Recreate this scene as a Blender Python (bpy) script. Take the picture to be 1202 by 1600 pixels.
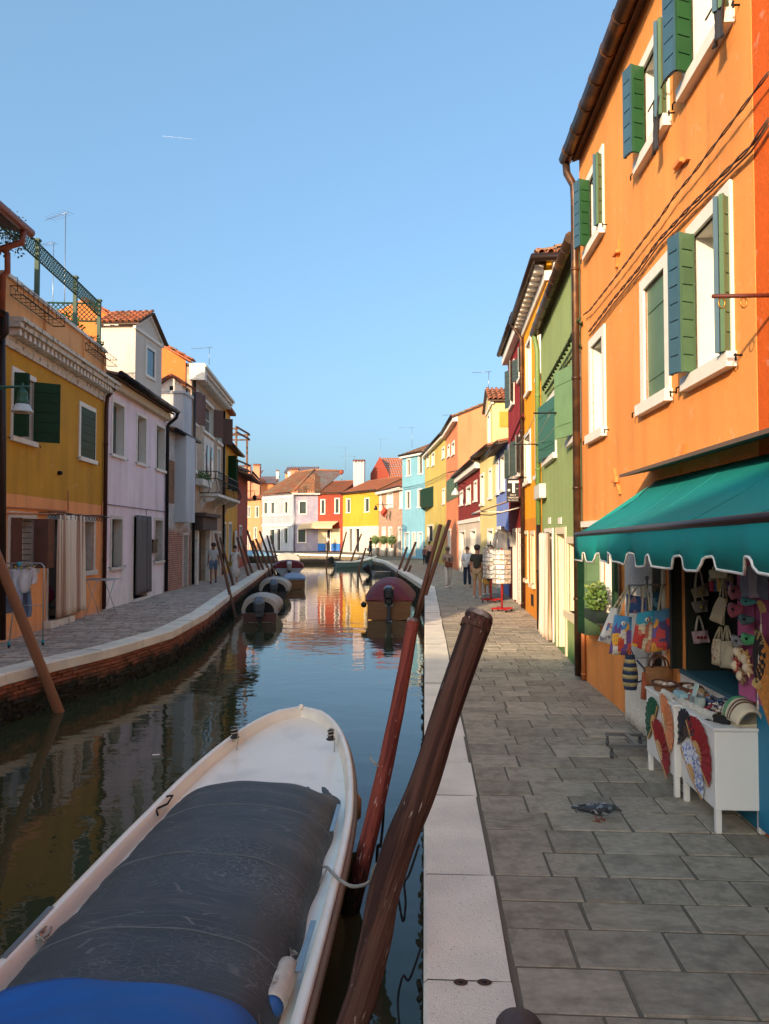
import bpy, bmesh, math, random
from mathutils import Vector as V, Matrix, Euler
for o in list(bpy.data.objects): bpy.data.objects.remove(o)
S = bpy.context.scene; COL = S.collection
R = math.radians; PI = math.pi
random.seed(7); rnd = random.random
def ru(a, b): return a + (b - a) * rnd()
# ---------------------------------------------------------------- camera, sky, sun, exposure
FPX, CX, CY, H = 1150., 601., 800., 2.05
YAW = math.atan(63 / FPX); PIT = math.atan(38 / FPX)
cd = bpy.data.cameras.new('camera'); cam = bpy.data.objects.new('camera', cd); COL.objects.link(cam)
cd.sensor_fit = 'VERTICAL'; cd.sensor_height = 24.; cd.lens = 24. * FPX / 1600.; cd.clip_start = .05; cd.clip_end = 20000
cam.location = (0, 0, H); cam.rotation_euler = (PI / 2 + PIT, 0, YAW); S.camera = cam
SUN = V((.45, .853, -.27)).normalized()            # direction the light travels
elev = math.asin(-SUN.z)
w = bpy.data.worlds.new('World'); S.world = w; w.use_nodes = True
nt = w.node_tree; nt.nodes.clear()
sky = nt.nodes.new('ShaderNodeTexSky'); sky.sky_type = 'NISHITA'; sky.sun_disc = False
sky.sun_elevation = elev; sky.sun_rotation = math.atan2(-SUN.x, -SUN.y)
sky.air_density = 1.0; sky.dust_density = 5.0; sky.ozone_density = 3.4
bg = nt.nodes.new('ShaderNodeBackground'); bg.inputs[1].default_value = .15
wo = nt.nodes.new('ShaderNodeOutputWorld')
hz = nt.nodes.new('ShaderNodeMix'); hz.data_type = 'RGBA'; hz.inputs[0].default_value = .3; hz.inputs[7].default_value = (1.2,2.4,3.3,1)   # thin even summer haze over the clear-air sky
nt.links.new(sky.outputs[0], hz.inputs[6]); nt.links.new(hz.outputs[2], bg.inputs[0]); nt.links.new(bg.outputs[0], wo.inputs[0])
sd = bpy.data.lights.new('sun', 'SUN'); sd.energy = 2.9; sd.angle = R(.6); sd.color = (1, .76, .5)
so = bpy.data.objects.new('sun', sd); COL.objects.link(so); so.rotation_euler = SUN.to_track_quat('-Z', 'Y').to_euler(); so.location = (-20, -40, 30)
S.view_settings.view_transform = 'Standard'; S.view_settings.look = 'None'; S.view_settings.gamma = 1
S.view_settings.exposure = 1.1
# ---------------------------------------------------------------- pixel -> place
def ray(px, py):
    x = (px - CX) / FPX; y = 1.; z = (CY - py) / FPX
    y, z = y * math.cos(PIT) - z * math.sin(PIT), y * math.sin(PIT) + z * math.cos(PIT)
    return x * math.cos(YAW) - y * math.sin(YAW), x * math.sin(YAW) + y * math.cos(YAW), z
def G(px, py, z=0.):                                # where the pixel's ray meets level z
    r = ray(px, py); t = (z - H) / r[2]; return V((r[0] * t, r[1] * t, z))
def D(px, py, y):                                   # where it meets the upright plane at distance y
    r = ray(px, py); t = y / r[1]; return V((r[0] * t, y, H + r[2] * t))
WZ = -.75                                           # water level; the quays are at 0
def gz(y): return max(0., min(.3, (y - 60) / 25 * .3))   # the far quay is a little higher
# ---------------------------------------------------------------- mesh helpers
class MB:
    def __init__(s): s.v = []; s.f = []; s.m = []; s.sm = []
    def add(s, vs, fs, m=0, sm=False):
        o = len(s.v); s.v += [V(p) for p in vs]
        for f in fs: s.f.append([i + o for i in f]); s.m.append(m); s.sm.append(sm)
        return s
    def quad(s, a, b, c, d, m=0): return s.add([a, b, c, d], [(0, 1, 2, 3)], m)
    def ob(s, o, ex, ey, ez, m=0):                  # box from a corner and three edges
        o, ex, ey, ez = V(o), V(ex), V(ey), V(ez)
        return s.add([o, o+ex, o+ex+ey, o+ey, o+ez, o+ex+ez, o+ex+ey+ez, o+ey+ez],
                     [(0,3,2,1),(4,5,6,7),(0,1,5,4),(1,2,6,5),(2,3,7,6),(3,0,4,7)], m)
    def box(s, x0, y0, z0, x1, y1, z1, m=0): return s.ob((x0,y0,z0),(x1-x0,0,0),(0,y1-y0,0),(0,0,z1-z0), m)
    def cbox(s, x0, y0, z0, x1, y1, z1, c=.01, m=0): # chamfered box
        X, Y, Z = (x0, x1), (y0, y1), (z0, z1); vs = []; idx = {}
        for i in (0,1):
            for j in (0,1):
                for k in (0,1):
                    p = [X[i],Y[j],Z[k]]; sg = (1-2*i, 1-2*j, 1-2*k)
                    for a in range(3):
                        q = p[:]
                        for b in range(3):
                            if b != a: q[b] += sg[b]*c
                        idx[i,j,k,a] = len(vs); vs.append(q)
        fs = []
        for a in range(3):
            b, d = (a+1)%3, (a+2)%3
            for e in (0,1):
                L = []
                for (p,q) in ((0,0),(1,0),(1,1),(0,1)):
                    t = [0,0,0]; t[a]=e; t[b]=p; t[d]=q; L.append(idx[t[0],t[1],t[2],a])
                fs.append(L if e else L[::-1])
            for p in (0,1):
                for q in (0,1):
                    t0=[0,0,0]; t0[b]=p; t0[d]=q; t1=t0[:]; t1[a]=1
                    fs.append((idx[(*t0,b)], idx[(*t1,b)], idx[(*t1,d)], idx[(*t0,d)]))
        for i in (0,1):
            for j in (0,1):
                for k in (0,1): fs.append([idx[i,j,k,a] for a in range(3)])
        return s.add(vs, fs, m)
    def tube(s, pts, r, n=8, cap=True, m=0, sm=True, close=False):
        pts = [V(p) for p in pts]; N = len(pts)
        rs = r if isinstance(r, (list, tuple)) else [r]*N
        vs = []; up = None
        for i, p in enumerate(pts):
            a = pts[(i-1) % N] if (i or close) else p; b = pts[(i+1) % N] if (i < N-1 or close) else p
            t = (b-a)
            if t.length < 1e-9: t = V((0,0,1))
            t.normalize()
            if up is None: up = V((0,0,1)) if abs(t.z) < .9 else V((1,0,0))
            e1 = t.cross(up)
            if e1.length < 1e-6: e1 = t.cross(V((.3,1,.2)))
            e1.normalize(); e2 = e1.cross(t); up = e2
            for k in range(n):
                g = 2*PI*k/n; vs.append(p + (e1*math.cos(g)+e2*math.sin(g))*rs[i])
        fs = []
        for i in range(N if close else N-1):
            for k in range(n):
                j = (i+1) % N; fs.append((i*n+k, i*n+(k+1)%n, j*n+(k+1)%n, j*n+k))
        s.add(vs, fs, m, sm)
        if cap and not close:
            o = len(s.v)-len(vs); s.f.append([o+k for k in range(n)][::-1]); s.m.append(m); s.sm.append(False)
            s.f.append([o+(N-1)*n+k for k in range(n)]); s.m.append(m); s.sm.append(False)
        return s
    def lathe(s, c, prof, n=14, m=0, sm=True, ax=None, sx=1, sy=1):
        c = V(c); vs = []
        M = ax.to_track_quat('Z','Y').to_matrix() if ax is not None else Matrix.Identity(3)
        for (r, z) in prof:
            for k in range(n):
                g = 2*PI*k/n; vs.append(c + M @ V((r*math.cos(g)*sx, r*math.sin(g)*sy, z)))
        fs = [(i*n+k, i*n+(k+1)%n, (i+1)*n+(k+1)%n, (i+1)*n+k) for i in range(len(prof)-1) for k in range(n)]
        fs += [list(range(n))[::-1], [(len(prof)-1)*n+k for k in range(n)]]
        return s.add(vs, fs, m, sm)
    def ball(s, c, r, n=10, m=0, sx=1, sy=1, sz=1):
        return s.lathe(c, [(r*max(.02, math.sin(PI*i/7)), -r*sz*math.cos(PI*i/7)) for i in range(8)], n, m, True, None, sx, sy)
    def grid(s, fn, nu, nv, m=0, sm=True):
        vs = [fn(i/nu, j/nv) for j in range(nv+1) for i in range(nu+1)]; k = nu+1
        return s.add(vs, [(j*k+i, j*k+i+1, (j+1)*k+i+1, (j+1)*k+i) for j in range(nv) for i in range(nu)], m, sm)
    def poly(s, pts, m=0): return s.add(pts, [tuple(range(len(pts)))], m)
    def prism(s, pts, d, m=0):                      # outline pushed along d
        n = len(pts); d = V(d); pts = [V(p) for p in pts]
        return s.add(pts + [p+d for p in pts], [tuple(range(n))[::-1], tuple(range(n, 2*n))] + [(i,(i+1)%n,n+(i+1)%n,n+i) for i in range(n)], m)
    def mesh(s, name, mats):
        me = bpy.data.meshes.new(name); me.from_pydata([tuple(p) for p in s.v], [], s.f)
        mats = mats if isinstance(mats, (list, tuple)) else [mats]
        for x in mats: me.materials.append(x)
        me.polygons.foreach_set('material_index', s.m); me.polygons.foreach_set('use_smooth', s.sm); me.update()
        return me
    def build(s, name, mats, parent=None, world=True, bevel=0, solid=0, sub=0):
        if parent is not None and world:
            I = wm(parent).inverted(); s.v = [I @ p for p in s.v]
        o = bpy.data.objects.new(name, s.mesh(name, mats)); COL.objects.link(o)
        if parent is not None: o.parent = parent
        if solid:
            md = o.modifiers.new('t', 'SOLIDIFY'); md.thickness = solid; md.offset = 0
        if sub:
            md = o.modifiers.new('s', 'SUBSURF'); md.levels = md.render_levels = sub
        if bevel:
            md = o.modifiers.new('b', 'BEVEL'); md.width = bevel; md.segments = 2; md.limit_method = 'ANGLE'
        return o
def wm(o): return wm(o.parent) @ o.matrix_basis if o.parent else o.matrix_basis.copy()
def tag(o, label, cat, group=None):
    o['label'] = label; o['category'] = cat
    if group: o['group'] = group
    return o
def thing(name, label, cat, loc=(0,0,0), rz=0, group=None):
    o = bpy.data.objects.new(name, None); COL.objects.link(o); o.location = loc; o.rotation_euler = (0,0,rz)
    o.empty_display_size = .2
    return tag(o, label, cat, group)
def struct(o): o['kind'] = 'structure'; return o
def stuff(o): o['kind'] = 'stuff'; return o
def piece(name, me, parent, loc, rz=0, sc=(1,1,1), rot=None):    # copy of shared mesh data
    o = bpy.data.objects.new(name, me); COL.objects.link(o); o.parent = parent
    o.location = loc; o.rotation_euler = rot or (0,0,rz); o.scale = sc; return o
# ---------------------------------------------------------------- materials
def lin(c): return c/12.92 if c <= .04045 else ((c+.055)/1.055)**2.4
def hx(h): h = h.lstrip('#'); return tuple(lin(int(h[i:i+2],16)/255) for i in (0,2,4))
MC = {}
def mat(name, col, rough=.6, var=.12, vs=3., bump=.0, bs=40., metal=0, spec=.5, rand=0., stretch=(1,1,1), col2=None, c2s=2., c2lo=.5, c2hi=.62, alpha=None, coat=0, trans=0, sheen=0):
    """base colour with noise variation, optional second colour in patches, random tint per object and fine relief"""
    if name in MC: return MC[name]
    m = bpy.data.materials.new(name); MC[name] = m; m.use_nodes = True
    t = m.node_tree; N = t.nodes; Lk = t.links; b = N['Principled BSDF']
    if isinstance(col, str): col = hx(col)
    if isinstance(col2, str): col2 = hx(col2)
    b.inputs['Roughness'].default_value = rough; b.inputs['Metallic'].default_value = metal
    b.inputs['Specular IOR Level'].default_value = spec
    if coat: b.inputs['Coat Weight'].default_value = coat; b.inputs['Coat Roughness'].default_value = .15
    if trans: b.inputs['Transmission Weight'].default_value = trans
    if sheen: b.inputs['Sheen Weight'].default_value = sheen
    tc = N.new('ShaderNodeTexCoord'); oi = N.new('ShaderNodeObjectInfo')
    vm = N.new('ShaderNodeVectorMath'); vm.operation = 'MULTIPLY_ADD'
    vm.inputs[1].default_value = (13.7, 7.1, 3.3)
    Lk.new(oi.outputs['Random'], vm.inputs[0]); Lk.new(tc.outputs['Object'], vm.inputs[2])
    mp = N.new('ShaderNodeMapping'); mp.inputs['Scale'].default_value = stretch; Lk.new(vm.outputs[0], mp.inputs[0])
    def noise(sc, det=4, vec=None):
        n = N.new('ShaderNodeTexNoise'); n.inputs['Scale'].default_value = sc; n.inputs['Detail'].default_value = det
        Lk.new(vec or mp.outputs[0], n.inputs['Vector']); return n.outputs['Fac']
    def rgb(c): x = N.new('ShaderNodeRGB'); x.outputs[0].default_value = (*c, 1); return x.outputs[0]
    cur = rgb(col)
    def mix(f, a, bb, blend='MIX'):
        x = N.new('ShaderNodeMix'); x.data_type = 'RGBA'; x.blend_type = blend
        if isinstance(f, float): x.inputs[0].default_value = f
        else: Lk.new(f, x.inputs[0])
        Lk.new(a, x.inputs[6]); Lk.new(bb, x.inputs[7]); return x.outputs[2]
    def ramp(f, lo, hi, a=0., bb=1.):
        x = N.new('ShaderNodeMapRange'); x.inputs[1].default_value = lo; x.inputs[2].default_value = hi
        x.inputs[3].default_value = a; x.inputs[4].default_value = bb; Lk.new(f, x.inputs[0]); return x.outputs[0]
    if col2 is not None:
        cur = mix(ramp(noise(c2s, 6), c2lo, c2hi), cur, rgb(col2))
    hv = N.new('ShaderNodeHueSaturation'); Lk.new(cur, hv.inputs['Color'])
    val = ramp(noise(vs, 6), .25, .75, 1-var, 1+var)
    if rand:
        mm = N.new('ShaderNodeMath'); mm.operation = 'MULTIPLY'
        Lk.new(val, mm.inputs[0]); Lk.new(ramp(oi.outputs['Random'], 0, 1, 1-rand, 1+rand), mm.inputs[1]); val = mm.outputs[0]
    Lk.new(val, hv.inputs['Value']); cur = hv.outputs[0]
    Lk.new(cur, b.inputs['Base Color'])
    if bump:
        bp = N.new('ShaderNodeBump'); bp.inputs['Strength'].default_value = bump; bp.inputs['Distance'].default_value = .02
        Lk.new(noise(bs, 5), bp.inputs['Height']); Lk.new(bp.outputs[0], b.inputs['Normal'])
    m['_c'] = 1
    return m
def plaster(name, col, patch=None, plo=.56, phi=.64, ps=.9, damp=None, streak=.10, bump=.25, base=None, rough=.85, grime=.34):
    """painted render: soft blotches, rain streaks, worn patches, salts rising from the ground (damp=(height, colour)), second paint below base=(z, colour)"""
    m = mat(name, col, rough, var=.0, spec=.25)
    t = m.node_tree; N = t.nodes; Lk = t.links; b = N['Principled BSDF']
    for l in list(b.inputs['Base Color'].links): Lk.remove(l)
    if isinstance(col, str): col = hx(col)
    tc = N.new('ShaderNodeTexCoord')
    def noise(sc, det=5, st=(1,1,1), w=.5):
        mp = N.new('ShaderNodeMapping'); mp.inputs['Scale'].default_value = st; Lk.new(tc.outputs['Object'], mp.inputs[0])
        n = N.new('ShaderNodeTexNoise'); n.inputs['Scale'].default_value = sc; n.inputs['Detail'].default_value = det; n.inputs['Roughness'].default_value = w
        Lk.new(mp.outputs[0], n.inputs['Vector']); return n.outputs['Fac']
    def rgb(c):
        c = hx(c) if isinstance(c, str) else c
        x = N.new('ShaderNodeRGB'); x.outputs[0].default_value = (*c, 1); return x.outputs[0]
    def mix(f, a, bb):
        x = N.new('ShaderNodeMix'); x.data_type = 'RGBA'; Lk.new(f, x.inputs[0]); Lk.new(a, x.inputs[6]); Lk.new(bb, x.inputs[7]); return x.outputs[2]
    def ramp(f, lo, hi, a=0., bb=1.):
        x = N.new('ShaderNodeMapRange'); x.inputs[1].default_value = lo; x.inputs[2].default_value = hi
        x.inputs[3].default_value = a; x.inputs[4].default_value = bb; Lk.new(f, x.inputs[0]); return x.outputs[0]
    def math_(op, a, bb):
        x = N.new('ShaderNodeMath'); x.operation = op
        for i, q in enumerate((a, bb)):
            if isinstance(q, (int, float)): x.inputs[i].default_value = q
            else: Lk.new(q, x.inputs[i])
        return x.outputs[0]
    sx = N.new('ShaderNodeSeparateXYZ'); Lk.new(tc.outputs['Object'], sx.inputs[0]); z = sx.outputs[2]
    cur = rgb(col)
    if base: cur = mix(ramp(z, base[0]-.004, base[0]+.004, 1., 0.), cur, rgb(base[1]))
    if patch: cur = mix(ramp(noise(ps, 8, w=.62), plo, phi), cur, rgb(patch))
    if damp:
        h = math_('SUBTRACT', z, math_('MULTIPLY', math_('SUBTRACT', noise(1.1, 8, w=.65), .5), damp[0]*3.2))
        cur = mix(ramp(h, damp[0]*.25, damp[0]*1.15, .92, 0.), cur, rgb(damp[1]))
    if grime:                                        # rain-washed dirt runs and thin old repairs
        gm = math_('MULTIPLY', ramp(noise(1.9, 8, (1.6,1.6,.22), .62), .53, .74), ramp(noise(.8, 4), .35, .65))
        cur = mix(math_('MULTIPLY', gm, grime), cur, rgb('#5f5144'))
        cur = mix(math_('MULTIPLY', ramp(noise(5.5, 9, w=.7), .60, .66), grime*.7), cur, rgb('#d9c9b0'))
    v = math_('MULTIPLY', ramp(noise(.55, 6), .3, .7, .89, 1.07), ramp(noise(3., 6, (1,1,.12)), .3, .75, 1+streak*.5, 1-streak))
    v = math_('MULTIPLY', v, ramp(noise(22, 4), .25, .75, .96, 1.04))
    hv = N.new('ShaderNodeHueSaturation'); Lk.new(cur, hv.inputs['Color']); Lk.new(v, hv.inputs['Value'])
    hv.inputs['Saturation'].default_value = 1.; Lk.new(hv.outputs[0], b.inputs['Base Color'])
    bp = N.new('ShaderNodeBump'); bp.inputs['Strength'].default_value = bump; bp.inputs['Distance'].default_value = .03
    Lk.new(math_('ADD', math_('MULTIPLY', noise(45, 4), .35), noise(4.5, 5)), bp.inputs['Height']); Lk.new(bp.outputs[0], b.inputs['Normal'])
    return m
WHITE = mat('stone_white', '#dcd5c8', .7, .10, 6, .12, 60, col2='#a89f92', c2s=5, c2lo=.58, c2hi=.72)
FRAME = mat('window_surround_white', '#e6dfd2', .7, .06, 8, .1, 50)
GLASS = mat('dark_window_glass', (.012,.014,.016), .06, .2, 2, spec=.7)
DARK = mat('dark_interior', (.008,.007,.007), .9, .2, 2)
GREEN = mat('shutter_dark_green', '#163a22', .55, .12, 5, .08, 30, rand=.12, spec=.2)
GREY_SH = mat('shutter_grey_green', '#49544f', .55, .12, 5, .08, 30, rand=.12)
BROWN_SH = mat('shutter_brown', '#5e382a', .55, .15, 6, .1, 30, rand=.12)
PIPE = mat('pipe_dark_brown', '#33241e', .45, .15, 5, metal=.4)
PIPE2 = mat('gutter_copper_brown', '#4a3527', .42, .2, 3, metal=.5, col2='#6b4a30', c2s=4)
IRON = mat('black_iron', '#17171a', .5, .15, 12, metal=.5)
STEEL = mat('galvanised_steel', '#8f9294', .35, .1, 9, metal=.8)
TILE = mat('terracotta_tile', '#a85f3c', .85, .18, 7, .3, 30, rand=.28, col2='#7d6a55', c2s=2.2, c2lo=.52, c2hi=.7)
TILEF = mat('terracotta_roof', '#9c6243', .9, .22, 1.6, .3, 12, col2='#8b7558', c2s=1.1, c2lo=.45, c2hi=.62)
WOOD = mat('weathered_pole_wood', '#6d4a35', .75, .22, 4, .3, 24, stretch=(4,4,.5), rand=.12, col2='#4a3428', c2s=3)
CABLE = mat('cable_brown', '#5a3a28', .6, .1, 20)
BRICK = mat('brick_red', '#7d4430', .9, .2, 9, .35, 35, rand=.25, col2='#9b8a74', c2s=4, c2lo=.58, c2hi=.7)
MORTAR = mat('old_mortar', '#8a7c68', .95, .15, 6, .4, 30)
# ================================================================ THE SETTING
RE = [(0,-8),(0,30),(-.75,37),(-3.37,60.5),(-6.7,74),(-14,78),(-42,84)]
LE = [(-6.3,-8),(-6.27,10.6),(-6.04,12.05),(-5.72,13.34),(-5.49,15.85),(-5.84,19.44),(-7.04,26.85),(-8.23,34.9),(-11.25,54.4),(-42,66)]
RF = [(2.36,-8),(2.33,5),(2.29,10.9),(2.56,16.9),(2.72,17),(2.8,20.8),(2.85,24.5),(3.1,27),(2.95,30.6),(2.63,35),(1.85,47),(1.44,53.6),(0,66)]
LF = [(-7.3,-8),(-7.7,4),(-8.2,13.86),(-8.9,19.95),(-9.48,26.4),(-9.74,30.2),(-10.2,34.8),(-10.7,38.5),(-11.8,46),(-12.9,53)]
def at(pl, y):
    for a, b in zip(pl, pl[1:]):
        if a[1] <= y <= b[1] and b[1] > a[1]: return a[0] + (b[0]-a[0])*(y-a[1])/(b[1]-a[1])
    return pl[-1][0]
def water_mat():
    m = bpy.data.materials.new('canal_water'); m.use_nodes = True; t = m.node_tree; N = t.nodes; Lk = t.links; b = N['Principled BSDF']
    b.inputs['Base Color'].default_value = (.040,.044,.020,1); b.inputs['Roughness'].default_value = .015; b.inputs['IOR'].default_value = 1.36
    b.inputs['Specular IOR Level'].default_value = .62
    g = N.new('ShaderNodeNewGeometry')
    def ns(sc, st, det, rot=0):
        mp = N.new('ShaderNodeMapping'); mp.inputs['Scale'].default_value = st; mp.inputs['Rotation'].default_value = (0,0,rot); Lk.new(g.outputs['Position'], mp.inputs[0])
        n = N.new('ShaderNodeTexNoise'); n.inputs['Scale'].default_value = sc; n.inputs['Detail'].default_value = det; n.inputs['Distortion'].default_value = .4
        Lk.new(mp.outputs[0], n.inputs['Vector']); return n.outputs['Fac']
    def bump(h, st, dist, prev=None):
        x = N.new('ShaderNodeBump'); x.inputs['Strength'].default_value = st; x.inputs['Distance'].default_value = dist; Lk.new(h, x.inputs['Height'])
        if prev: Lk.new(prev, x.inputs['Normal'])
        return x.outputs[0]
    n1 = bump(ns(.9, (1,1.5,1), 2, .3), 0.16, .05)
    n2 = bump(ns(4.5, (.8,1.5,1), 2, -.2), 0.25, .008, n1)
    # a calmer and a rougher patchwork
    Lk.new(n2, b.inputs['Normal'])
    return m
mb = MB(); mb.quad((-400,-60,WZ),(300,-60,WZ),(300,400,WZ),(-400,400,WZ))
struct(mb.build('canal_water', water_mat()))
BED = mat('lagoon_bed', '#3a3626', .95, .2, .2)
mb = MB(); mb.quad((-6000,-6000,-2.2),(6000,-6000,-2.2),(6000,6000,-2.2),(-6000,6000,-2.2)); struct(mb.build('ground', BED))
GROUT = mat('paving_joint_mortar', '#6e6556', .95, .15, 5, .4, 40)
PAVE = mat('trachyte_paving', '#b5a994', .82, .2, 9, .8, 85, rand=.20, col2='#9c917e', c2s=3, c2lo=.45, c2hi=.65)
PAVEL = mat('trachyte_paving_old', '#b3a294', .85, .18, 5, .35, 45, rand=.24, col2='#978778', c2s=3)
EDGE = mat('istrian_edge_stone', '#efe5d2', .8, .16, 2.2, .6, 90, rand=.04, col2='#b9ae9c', c2s=75, c2lo=.62, c2hi=.72)
FARG = mat('far_paving', '#a89f92', .9, .16, 1.5, .3, 6)
def quay(name, pl, outer, zmat):
    mb = MB(); 
    top = [V((p[0],p[1],gz(p[1])-.009)) for p in pl]; out = [V((q[0],q[1],gz(q[1])-.009)) for q in outer]
    for i in range(len(pl)-1):
        mb.quad(top[i], top[i+1], out[i+1], out[i])
    return struct(mb.build(name, zmat))
qr = quay('quay_right', RE, [(60,-8),(60,30),(60,37),(60,60.5),(60,140),(-14,200),(-42,200)], GROUT)
ql = quay('quay_left', LE, [(-70,-8),(-70,10.6),(-70,12),(-70,13.3),(-70,15.8),(-70,19.4),(-70,26.8),(-70,34.9),(-70,54.4),(-70,66)], GROUT)
# --- quay faces
QB = mat('quay_brick', '#96583e', .9, .2, 9, .4, 30, rand=.28, col2='#8d7f68', c2s=5, c2lo=.58, c2hi=.7)
QM = mat('quay_mortar', '#7d705c', .95, .2, 6, .5, 25)
for mm in (QB, QM):       # weed and slime near the waterline
    t = mm.node_tree; N = t.nodes; Lk = t.links; b = N['Principled BSDF']; src = b.inputs['Base Color'].links[0].from_socket
    g = N.new('ShaderNodeNewGeometry'); sp = N.new('ShaderNodeSeparateXYZ'); Lk.new(g.outputs['Position'], sp.inputs[0])
    n = N.new('ShaderNodeTexNoise'); n.inputs['Scale'].default_value = 3; n.inputs['Detail'].default_value = 8; Lk.new(g.outputs['Position'], n.inputs['Vector'])
    ad = N.new('ShaderNodeMath'); ad.operation = 'MULTIPLY_ADD'; ad.inputs[1].default_value = .5; Lk.new(n.outputs['Fac'], ad.inputs[0]); Lk.new(sp.outputs[2], ad.inputs[2])
    mr = N.new('ShaderNodeMapRange'); mr.inputs[1].default_value = -.22; mr.inputs[2].default_value = -.05; mr.inputs[3].default_value = 1; mr.inputs[4].default_value = 0; Lk.new(ad.outputs[0], mr.inputs[0])
    mx = N.new('ShaderNodeMix'); mx.data_type = 'RGBA'; Lk.new(mr.outputs[0], mx.inputs[0]); Lk.new(src, mx.inputs[6]); mx.inputs[7].default_value = (.028,.026,.016,1)
    Lk.new(mx.outputs[2], b.inputs['Base Color'])
def face(name, pl, parent, inset):
    mb = MB()
    for a, b in zip(pl, pl[1:]):
        d = V((b[0]-a[0], b[1]-a[1], 0)).normalized(); n = V((-d.y, d.x, 0))*inset
        A, B = V((*a,0))+n, V((*b,0))+n
        mb.quad((A.x,A.y,-2.2),(B.x,B.y,-2.2),(B.x,B.y,gz(b[1])-.05),(A.x,A.y,gz(a[1])-.05))
    return mb.build(name, QM, parent)
face('quay_face', RE, qr, -.06); face('quay_face', LE, ql, .06)
# --- edge stones, each its own slab
def along(pl, y0, y1, la, lb):
    """split a polyline into spans of random length: (a, b) points"""
    pts = [V((*p,0)) for p in pl]; out = []; i = 0; seg = []
    cur = pts[0].copy(); k = 1; chain = [cur.copy()]; need = ru(la, lb); acc = 0
    while k < len(pts):
        d = (pts[k]-cur).length
        if acc + d >= need:
            cur = cur + (pts[k]-cur).normalized()*(need-acc); chain.append(cur.copy())
            out.append(chain); chain = [cur.copy()]; acc = 0; need = ru(la, lb)
        else:
            acc += d; cur = pts[k].copy(); chain.append(cur.copy()); k += 1
    return [c for c in out if y0 <= c[0].y <= y1]
def edge_stones(pl, parent, side, w, y0, y1, th):
    for ch in along(pl, y0, y1, .75, 1.5):
        inn = []; outn = []
        for i, p in enumerate(ch):
            a = ch[max(0,i-1)]; b = ch[min(len(ch)-1,i+1)]; d = (b-a).normalized(); n = V((-d.y,d.x,0))*side
            o = d*(.003 if i == 0 else -.003 if i == len(ch)-1 else 0)
            outn.append(p + o - n*.01); inn.append(p + o + n*(w+ru(-.01,.01)))
        z = [gz(p.y) + .006 + ru(-.004,.004) for p in ch]; mb = MB(); n = len(ch)
        for i in range(n-1):
            a,b,c,d = outn[i], outn[i+1], inn[i+1], inn[i]; z0,z1 = z[i],z[i+1]; up = V((0,0,1))
            bz = .018
            e0, e1 = a+(d-a).normalized()*bz, b+(c-b).normalized()*bz
            mb.quad(e0+up*z0, e1+up*z1, c+up*z1, d+up*z0); mb.quad(a+up*(z0-bz), b+up*(z1-bz), e1+up*z1, e0+up*z0)
            mb.quad(a+up*(z0-th), b+up*(z1-th), b+up*(z1-bz), a+up*(z0-bz)); mb.quad(a-up*th, b-up*th, c-up*th, d-up*th)
            mb.quad(c+up*z1, c-up*th, d-up*th, d+up*z0)
        for i in (0, n-1):
            a, d = outn[i], inn[i]; mb.quad(a+up*(z[i]-th), d+up*(z[i]-th), d+up*z[i], a+up*(z[i]-.018))
        mb.build('edge_stone', EDGE, parent)
edge_stones(RE, qr, -1, .40, -2, 82, .2); edge_stones(LE, ql, 1, .42, 5, 66, .17)
# --- paving, stone by stone where they can be told apart
USTS = []
for vv in range(7):                                  # seven worn blanks, shared by the stones
    ub = MB(); ub.cbox(-.5,-.5,-.06,.5,.5,0,.02)
    for k_ in range(len(ub.v)): ub.v[k_] += V((ru(-.008,.008),ru(-.010,.010),ru(-.0025,.0015) if ub.v[k_].z > -.03 else 0))
    USTS.append(ub.mesh('paving_stone', PAVE))
cnt = 0; far = MB(); y = 2.6
while y < 62:
    dep = ru(.29,.385) if y < 32 else ru(.36,.5); x = at(RE, y+dep/2)+.42; xe = at(RF, y+dep/2)+.25
    while x < xe:
        wd = ru(.28,.58)
        if x+wd > xe-.2: wd = max(.2, xe-x)
        z = ru(-.005,.003) + gz(y)
        if cnt < 300:
            o = piece('paving_stone', USTS[cnt % 7], qr, (x+wd/2, y+dep/2, z), R(ru(-.5,.5)), (wd-.009, dep-.011, 1)); cnt += 1
        else: far.box(x+.008, y+.008, z-.05, x+wd-.008, y+dep-.01, z)
        x += wd
    y += dep
stuff(far.build('paving_stones', PAVE, qr))
ub = MB(); ub.cbox(-.5,-.5,-.06,.5,.5,0,.04); USL = ub.mesh('paving_stone', PAVEL)
cnt = 0; far = MB(); y = 10.0
while y < 54:
    dep = ru(.2,.3); x0 = at(LF, y)-.3; x = x0 + ru(0,.3); xe = at(LE, y+dep/2)-.42
    while x < xe:
        wd = min(ru(.28,.55), max(.2, xe-x)); z = ru(-.006,.004)
        if cnt < 300 and y > 10.9: piece('paving_stone', USL, ql, (x+wd/2, y+dep/2+ru(-.02,.02), z), R(ru(-5,5)), (wd-.02, dep-.02, 1)); cnt += 1
        else: far.box(x+.01, y+.01, z-.05, x+wd-.01, y+dep-.012, z)
        x += wd
    y += dep
stuff(far.build('paving_stones', PAVEL, ql))
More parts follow.
